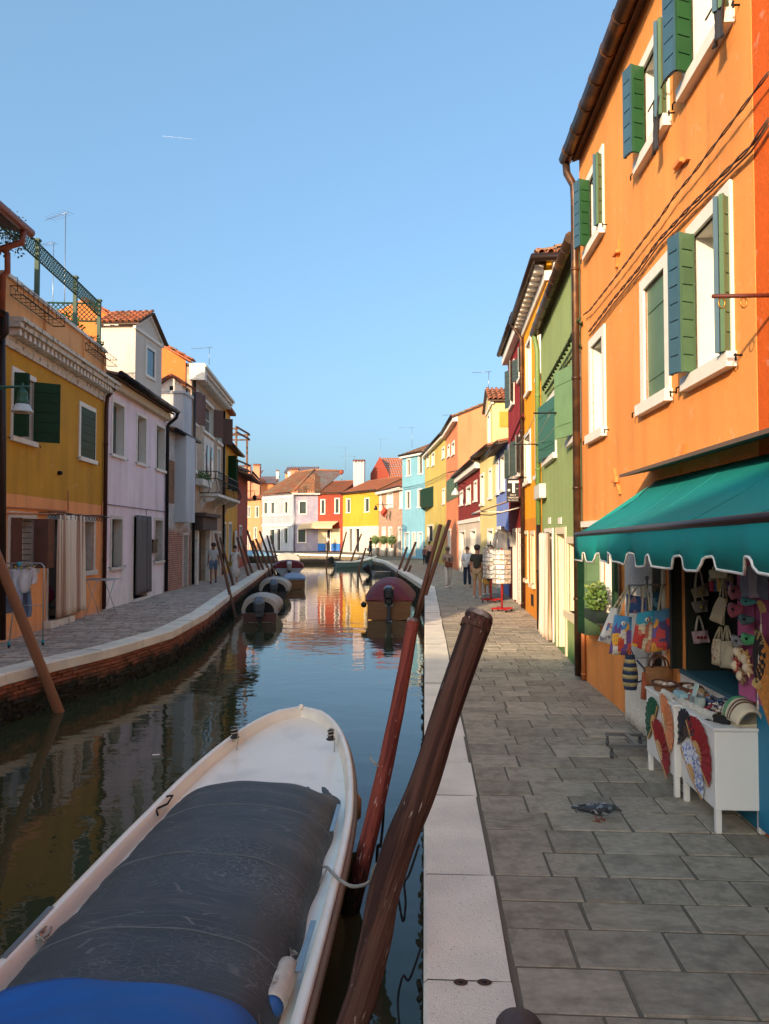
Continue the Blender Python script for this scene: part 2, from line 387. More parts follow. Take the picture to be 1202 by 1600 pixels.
# --- bricks of the left quay face
ub = MB(); ub.cbox(-.5,-.5,-.5,.5,.5,.5,.06); UBR = ub.mesh('brick', QB); restb = MB(); cnt = 0
L = along(LE, 8, 44, .235, .27)
for r in range(8):
    zc = -.17 - .033 - r*.069
    for k, ch in enumerate(L):
        a, b = ch[0], ch[-1]
        if r % 2: a, b = (a+b)/2, b + (b-a)/2
        d = (b-a); ln = d.length; d.normalize(); n = V((-d.y,d.x,0)); c = (a+b)/2 + n*(.05+ru(-.008,.014)+.01*r*ru(0,1))
        if r > 4 and rnd() < .2: continue
        if cnt < 300 and 10.6 < c.y < 21 and rnd() < .98 and r < 7:
            piece('brick', UBR, ql, (c.x,c.y,zc), math.atan2(d.y,d.x), (ln-.014, .09, .056)); cnt += 1
        else:
            restb.ob(c-d*(ln/2-.006)-n*.045+V((0,0,zc-.028)), d*(ln-.012), n*.09, V((0,0,.056)))
stuff(restb.build('quay_bricks', QB, ql))
# weed and mussel crust along the waterline
WEED = mat('waterline_weed', '#2a271b', .8, .4, 20, .6, 40, rand=.2)
for nm, pl, sd_, par in (('w', LE, 1, ql), ('w', RE, -1, qr)):
    mb = MB()
    for ch in along(pl, 2.5 if sd_ < 0 else 8, 45, .05, .09):
        a, b = ch[0], ch[-1]; d = (b-a).normalized(); n = V((-d.y,d.x,0))*sd_
        for q in range(4):
            p = a + n*ru(-.02,.06) + V((0,0,WZ+ru(-.05,.24 if sd_ > 0 else .5)))+d*ru(0,.08); s_ = ru(.014,.036)
            mb.ob(p, V((ru(-1,1),ru(-1,1),ru(-1,1))).normalized()*s_*1.6, V((ru(-1,1),ru(-1,1),ru(-1,1))).normalized()*s_, V((0,ru(-.3,.3),1))*s_)
    stuff(mb.build('waterline_weed', WEED, par))
# ================================================================ HOUSES: FRAMEWORK
UPV = V((0,0,1))
class House:
    def __init__(s, name, label, A, B, zt, depth, m, z0=0., group=None, ref=None, cat='house'):
        s.A = V((A[0],A[1],0)); s.B = V((B[0],B[1],0)); s.L = (s.B-s.A).length; s.t = (s.B-s.A)/s.L
        n = V((-s.t.y, s.t.x, 0)); rf = V((*(ref or (-3, A[1]-6)),0)); s.n = n if n.dot(rf-s.A) > 0 else -n
        s.zt = zt; s.z0 = z0; s.dep = depth; s.m = m; s.holes = []
        s.root = thing(name, label, cat, (s.A+s.B)/2 - s.n*depth/2 + UPV*z0, 0, group)
    def P(s, u, n, z): return s.A + s.t*u + s.n*n + UPV*z
    def px(s, px, py, n=0.):
        r = V(ray(px, py)); o = s.A + s.n*n; k = (o.x*s.n.x+o.y*s.n.y)/(r.x*s.n.x+r.y*s.n.y)
        p = r*k; return (p-s.A).x*s.t.x+(p-s.A).y*s.t.y, H+p.z
    def rect(s, a, b, yt, yb, ref=None):
        ref = a if ref is None else ref; u0 = s.px(a, (yt+yb)/2)[0]; u1 = s.px(b, (yt+yb)/2)[0]
        return min(u0,u1), max(u0,u1), s.px(ref, yb)[1], s.px(ref, yt)[1]
    def b(s, mb, u0, u1, n0, n1, z0, z1, m=0): return mb.ob(s.P(u0,n0,z0), s.t*(u1-u0), s.n*(n1-n0), UPV*(z1-z0), m)
    def win(s, a, b, yt, yb, ref=None, fw=.10, pane=GLASS, sill=True, depth=.2, frame=FRAME, name='window', rect=None, mull=True, proud=.025, bars=None):
        u0,u1,z0,z1 = rect or s.rect(a,b,yt,yb,ref)
        fw = min(fw, (u1-u0)*.22); sh = fw*.95 if sill else 0
        U0,U1,Z0,Z1 = u0+fw, u1-fw, z0+sh, z1-fw
        s.holes.append((U0,U1,Z0,Z1))
        mb = MB()
        if fw > .01:
            s.b(mb,u0,U0,-.02,proud,z0+sh,z1); s.b(mb,U1,u1,-.02,proud,z0+sh,z1); s.b(mb,U0,U1,-.02,proud,Z1,z1)
            # reveal lining
            s.b(mb,U0,U0+.012,-depth,-.021,Z0,Z1); s.b(mb,U1-.012,U1,-depth,-.021,Z0,Z1); s.b(mb,U0,U1,-depth,-.021,Z1-.012,Z1)
        w = mb.build(name, frame, s.root)
        if sill:
            sb = MB(); s.b(sb, u0-.03, u1+.03, -depth, proud+.055, z0, z0+sh); sb.build('sill', frame, w)
        pb = MB(); s.b(pb, U0, U1, -depth-.03, -depth, Z0, Z1); pb.build('pane' if pane in (GLASS,DARK) else 'shutter', pane, w)
        if mull and pane is GLASS:
            fb = MB(); c = (U0+U1)/2; q = -depth
            for e0,e1 in ((U0+.012,U0+.06),(c-.04,c+.04),(U1-.06,U1-.012)): s.b(fb,e0,e1,q+.002,q+.04,Z0,Z1-.012)
            for e in (Z0, (Z0+Z1)/2, Z1-.07): s.b(fb,U0+.06,U1-.06,q+.003,q+.035,e,e+.05)
            fb.build('window_frame', bars or FRAME, w)
        return w, U0, U1, Z0, Z1
    def leaf(s, u, w, ang, z0, z1, m, nb=0, n0=.03, th=.028, batten=True):
        """one shutter leaf hinged at u, turned ang degrees (0 along +u, 90 straight out of the wall)"""
        d = s.t*math.cos(R(ang)) + s.n*math.sin(R(ang)); q = d.cross(UPV).normalized()*th; o = s.P(u, n0, z0)
        mb = MB(); hh = z1-z0
        if nb:
            mb.ob(o + q*.3 + d*.01, d*(w-.02), q*.4, UPV*hh)
            if batten:
                for e in (.0, w-.022): mb.ob(o+d*e - q*.0, d*.022, q*1.25, UPV*hh)
            sh = mb.build('shutter', m, s.root)
            for k in range(nb):
                bb = MB(); g = hh/nb; p = o + UPV*(g*k+.006) + d*.024
                bb.ob(p - q*.12, d*(w-.048), q*1.2, UPV*(g-.012)); bb.build('board', m, sh)
        else:
            mb.ob(o, d*w, q, UPV*hh)
            for e in (.18, .78): mb.ob(o + UPV*hh*e + d*.03 - q*.3, d*(w-.06), q*1.6, UPV*.07)
            sh = mb.build('shutter', m, s.root)
        return sh
    def shell(s, top=None, sides=True, m2=None, nz=0):
        """front wall with its openings, flanks and back"""
        mb = MB(); hs = s.holes; Z0 = s.z0-.05
        us = sorted({0., s.L} | {min(max(h[i],0),s.L) for h in hs for i in (0,1)}); zs = sorted({Z0, s.zt} | {min(max(h[i],Z0),s.zt) for h in hs for i in (2,3)})
        for a, b in zip(us, us[1:]):
            for c, d in zip(zs, zs[1:]):
                mu, mz = (a+b)/2, (c+d)/2
                if b-a < 1e-5 or d-c < 1e-5 or any(h[0] < mu < h[1] and h[2] < mz < h[3] for h in hs): continue
                mb.quad(s.P(a,0,c), s.P(b,0,c), s.P(b,0,d), s.P(a,0,d))
        for h in hs:
            a,b,c,d = h
            for (p,q) in (((a,c),(a,d)),((b,c),(b,d)),((a,d),(b,d)),((a,c),(b,c))):
                mb.quad(s.P(p[0],0,p[1]), s.P(q[0],0,q[1]), s.P(q[0],-.34,q[1]), s.P(p[0],-.34,p[1]))
        D_ = s.dep; rz = (top or s.zt)
        for u in (0., s.L):
            mb.poly([s.P(u,0,Z0), s.P(u,0,s.zt), s.P(u,-D_/2,rz), s.P(u,-D_,s.zt), s.P(u,-D_,Z0)], 0)
        mb.quad(s.P(0,-D_,Z0), s.P(s.L,-D_,Z0), s.P(s.L,-D_,s.zt), s.P(0,-D_,s.zt))
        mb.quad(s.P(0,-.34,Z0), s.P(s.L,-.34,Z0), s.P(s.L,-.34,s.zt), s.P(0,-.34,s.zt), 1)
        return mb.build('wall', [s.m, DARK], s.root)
    def roof(s, ov=.35, rise=1.2, sov=.1, th=.08, m=None, cw=.24, rh=.42):
        z = s.zt; D2 = s.dep/2; mb = MB()
        sl = rise/D2
        for sg in (0, 1):
            if sg == 0: o = s.P(-sov, ov, z-ov*sl); es = -s.n*(D2+ov)+UPV*(rise+ov*sl)
            else: o = s.P(-sov, -s.dep-ov, z-ov*sl); es = s.n*(D2+ov)+UPV*(rise+ov*sl)
            tiles(mb, o+UPV*.06, s.t*(s.L+2*sov), es, cw, rh); mb.ob(o, s.t*(s.L+2*sov), es, UPV*.055, 1)
        mb.tube([s.P(-sov,-D2,z+rise+.1), s.P(s.L+sov,-D2,z+rise+.1)], .1, 6)
        return stuff(mb.build('roof', [m or TILEF, mat('eave_board','#5b4636',.8,.2,5)], s.root))
    def gutter(s, z, n, r=.07, m=None, u0=-.05, u1=None, rings=1.1):
        mb = MB(); u1 = s.L+.05 if u1 is None else u1
        mb.tube([s.P(u0,n,z), s.P(u1,n,z)], r, 10)
        k = u0+.4
        while k < u1:
            mb.tube([s.P(k-.012,n,z), s.P(k+.012,n,z)], r*1.08, 10); k += rings
        return mb.build('gutter', m or PIPE, s.root)
    def pipe(s, pts, r=.05, m=None, name='downpipe', clips=True):
        mb = MB(); P_ = [s.P(*p) for p in pts]; mb.tube(P_, r, 10)
        if clips:
            a, b = P_[-2], P_[-1]; k = 1.
            while k < (b-a).length:
                c = a+(b-a).normalized()*k; mb.tube([c-UPV*.02, c+UPV*.02], r*1.18, 10); k += 1.6
        return mb.build(name, m or PIPE, s.root)
def tiles(mb, o, ea, es, cw=.22, rh=.36, m=0):
    nc = max(1, round(ea.length/cw)); nr = max(1, round(es.length/rh)); a = ea/nc; e = es/nr; nn = ea.cross(es).normalized()
    if nn.z < 0: nn = -nn
    K = 4; hgt = a.length*.36
    for c in range(nc):
        for r in range(nr):
            b0 = o + a*c + e*r; jz = ru(0,.012); vs = []
            for rr in (0, 1):
                for k in range(K+1):
                    g = PI*k/K; vs.append(b0 + e*rr*1.06 + a*(.5-.5*math.cos(g)) + nn*(hgt*math.sin(g)*(1-.12*rr) + (.03 if rr == 0 else 0) + jz))
            mb.add(vs, [(k,k+1,K+2+k,K+1+k) for k in range(K)], m, True)
def tile_mesh(lng=.42, r0=.085):
    mb = MB(); K = 6; vs = []
    for y, sc in ((0,1.),(lng,.82)):
        for q in (1., .82):
            for k in range(K+1):
                g = PI*k/K; vs.append((-r0*sc*q*math.cos(g), y, r0*sc*q*math.sin(g)))
    n = K+1; fs = []
    for k in range(K):
        fs += [(k,k+1,2*n+k+1,2*n+k),(n+k+1,n+k,3*n+k,3*n+k+1),(k+1,k,n+k,n+k+1),(2*n+k,2*n+k+1,3*n+k+1,3*n+k)]
    mb.add(vs, fs, 0, True); return mb.mesh('roof_tile', TILE)
TILE_ME = tile_mesh()
def tiles_each(parent, o, ea, es, cw=.19, rh=.33):
    """single barrel tiles, each an object"""
    nc = max(1, round(ea.length/cw)); nr = max(1, round(es.length/rh)); a = ea/nc; e = es/nr; nn = ea.cross(es).normalized()
    if nn.z < 0: nn = -nn
    yv = es.normalized(); xv = yv.cross(nn).normalized(); I = wm(parent).inverted()
    for c in range(nc):
        for r in range(nr):
            p = o + a*(c+.5) + e*r + nn*(.02+ru(0,.012)-.0*r)
            M = Matrix(((xv.x,yv.x,nn.x),(xv.y,yv.y,nn.y),(xv.z,yv.z,nn.z))).to_4x4()
            M = I @ (Matrix.Translation(p) @ M @ Matrix.Rotation(R(-3+ru(-1.5,1.5)),4,'X') @ Matrix.Rotation(R(ru(-2,2)),4,'Z'))
            ob = bpy.data.objects.new('roof_tile', TILE_ME); COL.objects.link(ob); ob.parent = parent; ob.matrix_basis = M
def antenna(p, h, label, boom=.9, az=0., n=6, yagi=True):
    t = thing('roof_antenna', label, 'antenna', p, az, 'antennas on the roofs'); mb = MB(); mb.tube([(0,0,0),(0,0,h)], .014, 6); mb.build('mast', STEEL, t, False)
    mb = MB(); mb.tube([(-boom*.15,0,h),(boom,0,h+.05)], .009, 5)
    for k in range(n):
        x = -boom*.1 + k*boom/n; mb.tube([(x,-.22,h+.01),(x,.22,h+.01)], .004, 4)
    mb.build('boom', STEEL, t, False); return t
def chimney(c, wx, wy, z0, z1, m, label, cap='gable', group=None):
    t = thing('chimney', label, 'chimney', (c[0],c[1],z0), 0, group); mb = MB(); x,y = c[0],c[1]
    mb.box(x-wx/2,y-wy/2,z0,x+wx/2,y+wy/2,z1); mb.build('shaft', m, t)
    mb = MB(); mb.box(x-wx/2-.06,y-wy/2-.06,z1,x+wx/2+.06,y+wy/2+.06,z1+.09); mb.build('collar', m, t)
    if cap == 'gable':
        mb = MB(); 
        mb.prism([V((x-wx*.46,y-wy*.46,z1+.09)), V((x+wx*.46,y-wy*.46,z1+.09)), V((x+wx*.46,y-wy*.46,z1+.34)), V((x,y-wy*.46,z1+.64)), V((x-wx*.46,y-wy*.46,z1+.34))], (0,wy*.92,0)); mb.build('vent_house', FRAME, t)
        mb = MB(); mb.box(x-.07,y-wy*.46-.012,z1+.14,x+.07,y-wy*.46-.002,z1+.3); mb.build('vent_opening', DARK, t); mb = MB(); mb.box(x+wx*.46+.002,y-.07,z1+.14,x+wx*.46+.012,y+.07,z1+.3); mb.build('vent_opening', DARK, t)
        mb = MB(); a = .12
        for sx in (-1,1):
            o_ = V((x+sx*(wx/2+a),y-wy/2-a,z1+.30)); tiles(mb, o_, V((0,wy+2*a,0)), V((-sx*(wx/2+a),0,.40)), .19, .33); mb.ob(o_-V((0,0,.03)), V((0,wy+2*a,0)), V((-sx*(wx/2+a),0,.40)), V((0,0,.03)))
        mb.build('cap', TILE, t)
    else:
        for q in (-.25,.25):
            mb = MB(); mb.box(x+q*wx-.18*wx,y-wy*.4,z1+.09,x+q*wx+.18*wx,y+wy*.4,z1+.28); mb.build('pot', m, t); mb = MB(); mb.box(x+q*wx-.1*wx,y-wy*.4-.01,z1+.12,x+q*wx+.1*wx,y-wy*.4-.002,z1+.24); mb.build('vent_opening', DARK, t)
        z1 += .2
        mb = MB(); tiles(mb, V((x-wx/2-.08,y-wy/2-.08,z1+.09)), V((wx+.16,0,0)), V((0,wy+.16,.02)), .2, .4); mb.box(x-wx/2-.05,y-wy/2-.05,z1+.09,x+wx/2+.05,y+wy/2+.05,z1+.14); mb.build('cap', TILE, t)
    return t
def hooks(h, u0, u1, z, m=IRON):
    for u, s_ in ((u0-.12,-1),(u1+.12,1)):
        mb = MB(); mb.tube([h.P(u,0,z), h.P(u,.06,z), h.P(u+s_*.04,.065,z), h.P(u+s_*.04,.065,z-.05)], .008, 5); mb.build('shutter_hook', m, h.root)
def cable(h, pix, n, r, label=None, name='cable', m=None, twist=True):
    pts = [h.P(*( (lambda q:(q[0],n,q[1]))(h.px(*p, n)))) for p in pix]; mb = MB()
    if twist:
        fine = []
        for a, b in zip(pts, pts[1:]):
            k = max(2, int((b-a).length/.09)); fine += [a+(b-a)*i/k for i in range(k)]
        fine.append(pts[-1])
        for ph in (0, PI): mb.tube([p + UPV*math.cos(i*1.1+ph)*r*.9 + h.n*math.sin(i*1.1+ph)*r*.9 for i, p in enumerate(fine)], r*.7, 5)
    else: mb.tube(pts, r, 6)
    return mb.build(name, m or CABLE, h.root)
# ================================================================ RIGHT ROW
BLUEG = mat('shutter_blue_green', '#3b5a68', .4, .1, 5, .06, 30, rand=.08)
GREEN2 = mat('shutter_green', '#2f5a33', .4, .1, 5, .06, 30, rand=.1)
SAGE = mat('shutter_sage', '#55704f', .5, .1, 5, .06, 30, rand=.08)
def sleaf(h,U1,w2,Z0,Z1,ma,mb_,nb):      # far shutter, half folded: inner leaf stands out, outer leaf swings on
    U1 -= w2*.45; w2 *= .9; h.leaf(U1, w2, 112, Z0, Z1, ma, nb, .02); c = math.cos(R(112))*w2; q = math.sin(R(112))*w2
    h.leaf(U1+c, w2, 16, Z0, Z1, mb_, nb, .03+q)
def nleaf(h,U0,w2,Z0,Z1,ma,mb_,nb):      # near shutter folded back towards the wall
    h.leaf(U0, w2*.8, 140, Z0, Z1, mb_, nb, .02); c = math.cos(R(140))*w2*.8; q = math.sin(R(140))*w2*.8
    h.leaf(U0+c-.02, w2*.8, -52, Z0, Z1, ma, nb, .02+q, batten=True)
PO = plaster('plaster_orange', '#ec9850', patch='#eea562', plo=.60, phi=.75, ps=.7, streak=.13, base=(.0,'#d08a5c'))
oh = House('orange_house', 'bright orange three-storey house with green shutters above the teal awning', (2.335,5.28), (2.29,10.86), 7.62, 7, PO)
r1 = oh.rect(922.5,947.5,533,694); r2 = oh.rect(1003.6,1049,440,651); r3 = oh.rect(1077,1148,357,613,1077)
zt = (r1[3]+r2[3]+r3[3])/3; zb = (r1[2]+r2[2]+r3[2])/3
for i, rr in enumerate((r1, r2, r3)):
    wd, U0, U1, Z0, Z1 = oh.win(0,0,0,0, rect=(rr[0],rr[1],zb,zt), fw=.12, depth=.24, pane=SAGE if i < 2 else GLASS)
    hooks(oh, rr[0], rr[1], zb+.06)
    if i == 1: oh.leaf(U0+.01, (U1-U0)-.02, 0, Z0+.01, Z1-.02, SAGE, 0, -.02)
    if i == 0: oh.leaf(U0+.02, (U1-U0)*.92, 6, Z0+.01, Z1-.02, SAGE, 0, -.2)
    if i == 2:
        w2 = (U1-U0)/4*1.02
        sleaf(oh,U1,w2,Z0,Z1,SAGE,BLUEG,8)
        nleaf(oh,U0,w2,Z0,Z1,SAGE,BLUEG,8)
x1 = oh.rect(918.8,945,278.6,406); x2 = oh.rect(1001,1047.4,102,273); x3u = oh.rect(1071.5,1146.5,40,160.7)
zt = (x1[3]+x2[3])/2; zb = (x1[2]+x2[2]+x3u[2])/3
CLOTH_D = mat('dark_washing','#2a2a30',.8,.2,8)
for i, rr in enumerate((x1, x2, x3u)):
    wd, U0, U1, Z0, Z1 = oh.win(0,0,0,0, rect=(rr[0],rr[1],zb,zt), fw=.12, depth=.24)
    w2 = (U1-U0)/4*1.03; hooks(oh, rr[0], rr[1], zb+.06)
    sleaf(oh,U1,w2,Z0,Z1,GREEN2,BLUEG,6)
    nleaf(oh,U0,w2,Z0,Z1,SAGE,BLUEG,6)
for (px,py0,py1,w_,lab) in ((1028,150,238,.16,'dark clothes draped over a sill of the orange house'),(1127,-8,66,.2,'dark cloth and plant stand on the top sill of the orange house')):
    a = oh.P(*(lambda q:(q[0],.09,q[1]))(oh.px(px,py0,.09))); b_ = oh.P(*(lambda q:(q[0],.09,q[1]))(oh.px(px,py1,.09))); t = thing('sill_washing', lab, 'clothes', b_, 0, 'washing on the sills')
    mb = MB(); mb.grid(lambda u,v: a.lerp(b_,v)+oh.t*(u-.5)*w_*(1-.3*v+.2*math.sin(v*7))+oh.n*(.02*math.sin(u*9+v*4)+.03*v), 8, 10); mb.build('cloth', CLOTH_D, t, solid=.008); mb = MB(); mb.tube([a-oh.t*.3+UPV*.02, a+oh.t*.3+UPV*.02], .008, 5); mb.build('rail', IRON, t)
# ground floor openings of the shop (they stand behind the goods)
def yu(y): return y-5.28
gw, U0, U1, Z0, Z1 = oh.win(0,0,0,0, rect=(yu(8.9),yu(9.75),.92,2.02), fw=.1, depth=.22, pane=GLASS)
oh.leaf(U1+.1, .2, 92, Z0-.25, Z1, SAGE, 5, .02); oh.leaf(U1+.1, .3, 8, Z0-.25, Z1, GREEN, 5, .21); oh.leaf(U0, .28, 172, Z0, Z1, GREEN, 5, .03)
dw, a0, a1, b0, b1 = oh.win(0,0,0,0, rect=(yu(7.25),yu(8.35),.02,2.12), fw=.07, depth=.3, pane=DARK, sill=False)
lw = mb = MB(); oh.b(mb, yu(7.5), yu(10.8), .0, .05, 2.18, 2.26); mb.build('string_course', FRAME, oh.root)
# shop window bay: opening down to a sill
oh.holes.append((yu(5.55), yu(6.75), .82, 2.05))
SHUT_DK = mat('door_dark_green','#20261f',.5,.1,5)
mb = MB(); oh.b(mb, 0.02, yu(6.78), -.5, -.46, .8, 2.1); mb.build('window_back', mat('shop_inside_wall','#3f3933',.9,.2,3), oh.root)
mb = MB(); oh.b(mb, 0.0, yu(6.8), -.5, .03, .70, .82); mb.build('window_ledge', mat('ledge_white','#c9c2b8',.7,.1,5), oh.root)
mb = MB(); oh.b(mb, 0.0, yu(6.8), -.5, .04, .825, .86); mb.build('ledge_top', mat('ledge_teal','#2f5d6b',.5,.12,5), oh.root)
mb = MB(); oh.b(mb, 0.0, yu(6.82), .0, .012, .0, .69); mb.build('blue_dado', mat('dado_blue','#1f7fa3',.6,.12,3), oh.root)
mb = MB(); oh.b(mb, yu(6.70), yu(6.745), -.45, .0, .862, 2.05); mb.build('door_leaf', SHUT_DK, oh.root); oh.leaf(yu(6.8), .1, 100, .86, 2.05, SHUT_DK, 5, .01)
oh.shell(top=8.6)
oh.roof(ov=.1, rise=1.3, sov=.0)
oh.gutter(7.66, .19, .10, PIPE2, u0=0., rings=.55)
oh.pipe([(5.6,.19,7.6),(5.58,.18,7.42),(5.5,.1,7.2),(5.5,.09,6.95),(5.5,.09,.05)], .055, PIPE2)
oh.pipe([(5.36,.05,1.1),(5.36,.05,.02)], .03, mat('thin_orange_pipe','#b06a3a',.5), 'small_pipe')
cable(oh, [(1201,114),(1150.6,182),(1113,231.7),(1079.6,276),(1055.5,305),(1030,343),(1008.6,371),(973.8,418),(957.6,439),(921.7,485),(912,492)], .06, .009)
cable(oh, [(1201,187),(1174.7,227.7),(1130,272),(1078,324),(1030,375),(998,420),(960,466),(921,518)], .05, .011)
cable(oh, [(1201,196),(1174.7,236),(1130,280),(1078,331),(1030,382),(998,427),(960,473),(921,525)], .04, .008, twist=False)
ANCH = mat('anchor_orange_paint','#dd8440',.7,.15,20,.3,60)
def anchor(px0,py0,px1,py1):
    u0,z0 = oh.px(px0,py0); u1,z1 = oh.px(px1,py1); mb = MB(); a=oh.P(u0,.02,z0); b=oh.P(u1,.02,z1)
    mb.ob(a-oh.t*.02-oh.n*.02, b-a, oh.t*.045, oh.n*.035); c=(a+b)/2; mb.ob(c-oh.t*.09-UPV*.02, oh.t*.16, UPV*.04, oh.n*.045); mb.build('wall_anchor', ANCH, oh.root)
anchor(966,418,969,374); anchor(1064,740,1074,694); anchor(961,732,971,772)
anchor(1057,262,1078,250)
mb = MB()                                            # line bracket with rings on the next house
# deep orange neighbour whose corner shows at the right edge
PD = plaster('plaster_deep_orange', '#d9601c', streak=.05, bump=.45)
nh = House('deep_orange_house', 'deep orange rough-plastered house cut off by the right edge of the picture', (2.40,-7), (2.338,5.275), 8.3, 7, PD)
nh.shell(top=9.3); nh.roof(rise=1.2)
br = thing('iron_bracket', 'reddish iron bar with hanging rings projecting from the deep orange wall', 'bracket', (2.33,4.85,3.6))
mb = MB(); pb = D(1113,463,4.85); mb.tube([pb, (2.35,4.85,pb.z)], .014, 6); mb.build('bar', mat('rust_red','#5a2418',.6,.2,20), br)
for q in (.06,.2):
    mb = MB(); c = V((pb.x+q,4.85,pb.z-.045)); mb.tube([c+V((math.cos(a)*.02,0,math.sin(a)*.035)) for a in [2*PI*i/10 for i in range(10)]], .005, 5, close=True); mb.build('ring', mat('brass','#9a7330',.35,.1,5,metal=.9), br)
# --- green house
PG = plaster('plaster_green', '#98a96c', patch='#8c9e62', plo=.55, phi=.75, ps=.6, streak=.08, damp=(.28,'#3f6a3a'))
gh = House('green_house', 'green two-storey house with pink curtain at its door and green shutters', (2.33,10.9), (2.545,16.15), 6.5, 7, PG)
PG_ = PG
ga = gh.rect(852,870,600,712,870); gb = gh.rect(890,909,556,690,909)
zt = (ga[3]+gb[3])/2; zb = (ga[2]+gb[2])/2
SH_T = mat('shutter_teal_green','#356a4c',.45,.1,5,.06,30,rand=.08)
wd,U0,U1,Z0,Z1 = gh.win(0,0,0,0, rect=(ga[0],ga[1],zb,zt), fw=.11, depth=.2); gh.leaf(U0, (U1-U0)*.95, 6, Z0, Z1, SH_T, 0, .02); gh.leaf(U1, (U1-U0)*.34, 8, Z0, Z1, GREEN2, 7, .03)
wd,U0,U1,Z0,Z1 = gh.win(0,0,0,0, rect=(gb[0],gb[1],zb,zt), fw=.11, depth=.2); gh.leaf(U0+.0, (U1-U0)*.9, 17, Z0, Z1, mat('shutter_pale_sage','#6f8f63',.55,.12,5,.06,30), 0, .03)
REV = mat('door_reveal_cream','#e0cfae',.7,.08,6)
d1 = gh.rect(852.7,865.6,824,985,865); d2 = gh.rect(870,886,824,1003,886); g3 = gh.rect(887.6,909.5,838.6,978,909)
dt = (d1[3]+d2[3])/2
gh.win(0,0,0,0, rect=(d1[0],d1[1],.02,dt), fw=.1, depth=.3, pane=DARK, sill=False, name='doorway')
gh.win(0,0,0,0, rect=(d2[0],d2[1],.02,dt), fw=.12, depth=.32, pane=REV, sill=False, name='doorway', frame=REV)
gh.win(0,0,0,0, rect=(g3[0],g3[1],g3[2],g3[3]), fw=.11, depth=.3, pane=REV, frame=REV)
gh.shell(top=7.6); gh.roof(rise=1.2, ov=.06)
gh.gutter(6.50, .15, .095, PIPE2, u0=0.05, rings=.7)
PGP = mat('pipe_painted_green','#6d8548',.5,.1,6)
gh.pipe([(5.15,.15,6.45),(5.16,.14,6.35),(5.16,.09,6.1),(5.16,.09,2.3)], .055, PGP); gh.pipe([(5.16,.09,2.3),(5.16,.09,.05)], .05, PIPE)
gh.pipe([(.05,.08,1.15),(.05,.08,.02)], .05, IRON)
mb = MB(); a = gh.rect(846,855,755,778,855); gh.b(mb, a[0], a[1], .01, .16, a[2], a[3]); mb.build('meter_box', mat('meter_white','#cfccc0',.5), gh.root, bevel=.02)
for q in ((857.5,861,809,819),(873,878,809,819)):
    mb = MB(); a = gh.rect(*q); gh.b(mb, a[0], a[1], 0, .015, a[2], a[3]); mb.build('number_plate', FRAME, gh.root)
cable(gh, [(907,500),(890,536),(868,575),(849,608)], .08, .03, m=mat('cable_green','#33431f',.7)); cable(gh, [(908,540),(880,578),(852,615)], .06, .016, m=mat('cable_green','#33431f',.7))
# clothes-line frame on the green wall
cl = thing('clothes_line', 'clothes line strung between two iron bars on the green house', 'clothes line', gh.P(3,0,3.3))
for (pa, pb_) in (((868,672),(909,671)),((823,709),(846,709))): pass
za = gh.px(869,672)[1]; ua = gh.px(906,672)[0]
for u_ in (1.0,5.05): mb = MB(); mb.tube([gh.P(u_,0,za), gh.P(u_,.62,za)], .014, 6); mb.build('bar', IRON, cl)
mb = MB()
for q in (.15,.35,.58): mb.tube([gh.P(1.0+4.05*k/8,q,za-.12*math.sin(PI*k/8)) for k in range(9)], .006, 4)
mb.build('line', mat('line_cord','#b9b2a0',.8), cl)
# --- yellow house
PY = plaster('plaster_yellow_orange', '#eda318', streak=.07, base=(2.52,'#d98a2a'))
yh = House('yellow_house', 'tall golden yellow house with bracketed eaves beside the green one', (2.70,16.25), (2.8,20.8), 8.2, 7, PY)
for q in ((840,849.5,466,584,849.5),(822.5,830.5,520,611,830.5),(819.7,830,669,755,830),(837.5,842.5,640,748,842.5)):
    yh.win(*q, fw=.1, depth=.18, pane=GLASS)
yh.win(820,826,829,911,826, fw=.1, depth=.25, pane=REV, frame=REV); yh.win(830,836.5,829,920,836.5, fw=.1, depth=.25, pane=REV, frame=REV)
mb = MB(); a = yh.rect(830.5,834,930,948,834); yh.b(mb, a[0],a[1],-.01,.012,a[2],a[3]); mb.build('wall_vent', IRON, yh.root)
yh.shell(top=8.9); yh.roof(rise=.8, ov=.26, sov=.3)
mb = MB()
yh.b(mb, -.05, yh.L+.05, .0, .06, 7.68, 7.9); mb.ob(yh.P(-.08,-3,7.68), yh.t*.07, yh.n*3.06, UPV*.22); mb.build('eave_band', FRAME, yh.root)
for k in range(12):
    mb = MB(); u = .05+k*(yh.L-.25)/11; yh.b(mb, u, u+.14, .06, .27, 7.9, 8.07); mb.build('eave_bracket', FRAME, yh.root)
for k in range(6):
    mb = MB(); mb.ob(yh.P(-.34,-.1-k*.55,7.9), yh.t*.3, -yh.n*.14, UPV*.17); mb.build('eave_bracket', FRAME, yh.root)
mb = MB(); mb.tube([yh.P(yh.L,.34,8.08), yh.P(-.40,.34,8.08), yh.P(-.40,-3,8.08)], .085, 10); mb.build('gutter', PIPE, yh.root)
tiles_each(yh.root, yh.P(-.36,.25,8.16), -yh.n*2.6, yh.t*.8+UPV*.34, .2, .34)
yh.pipe([(4.45,.34,8.0),(4.47,.2,7.8),(4.47,.08,7.6),(4.47,.08,.05)], .05, PIPE2)
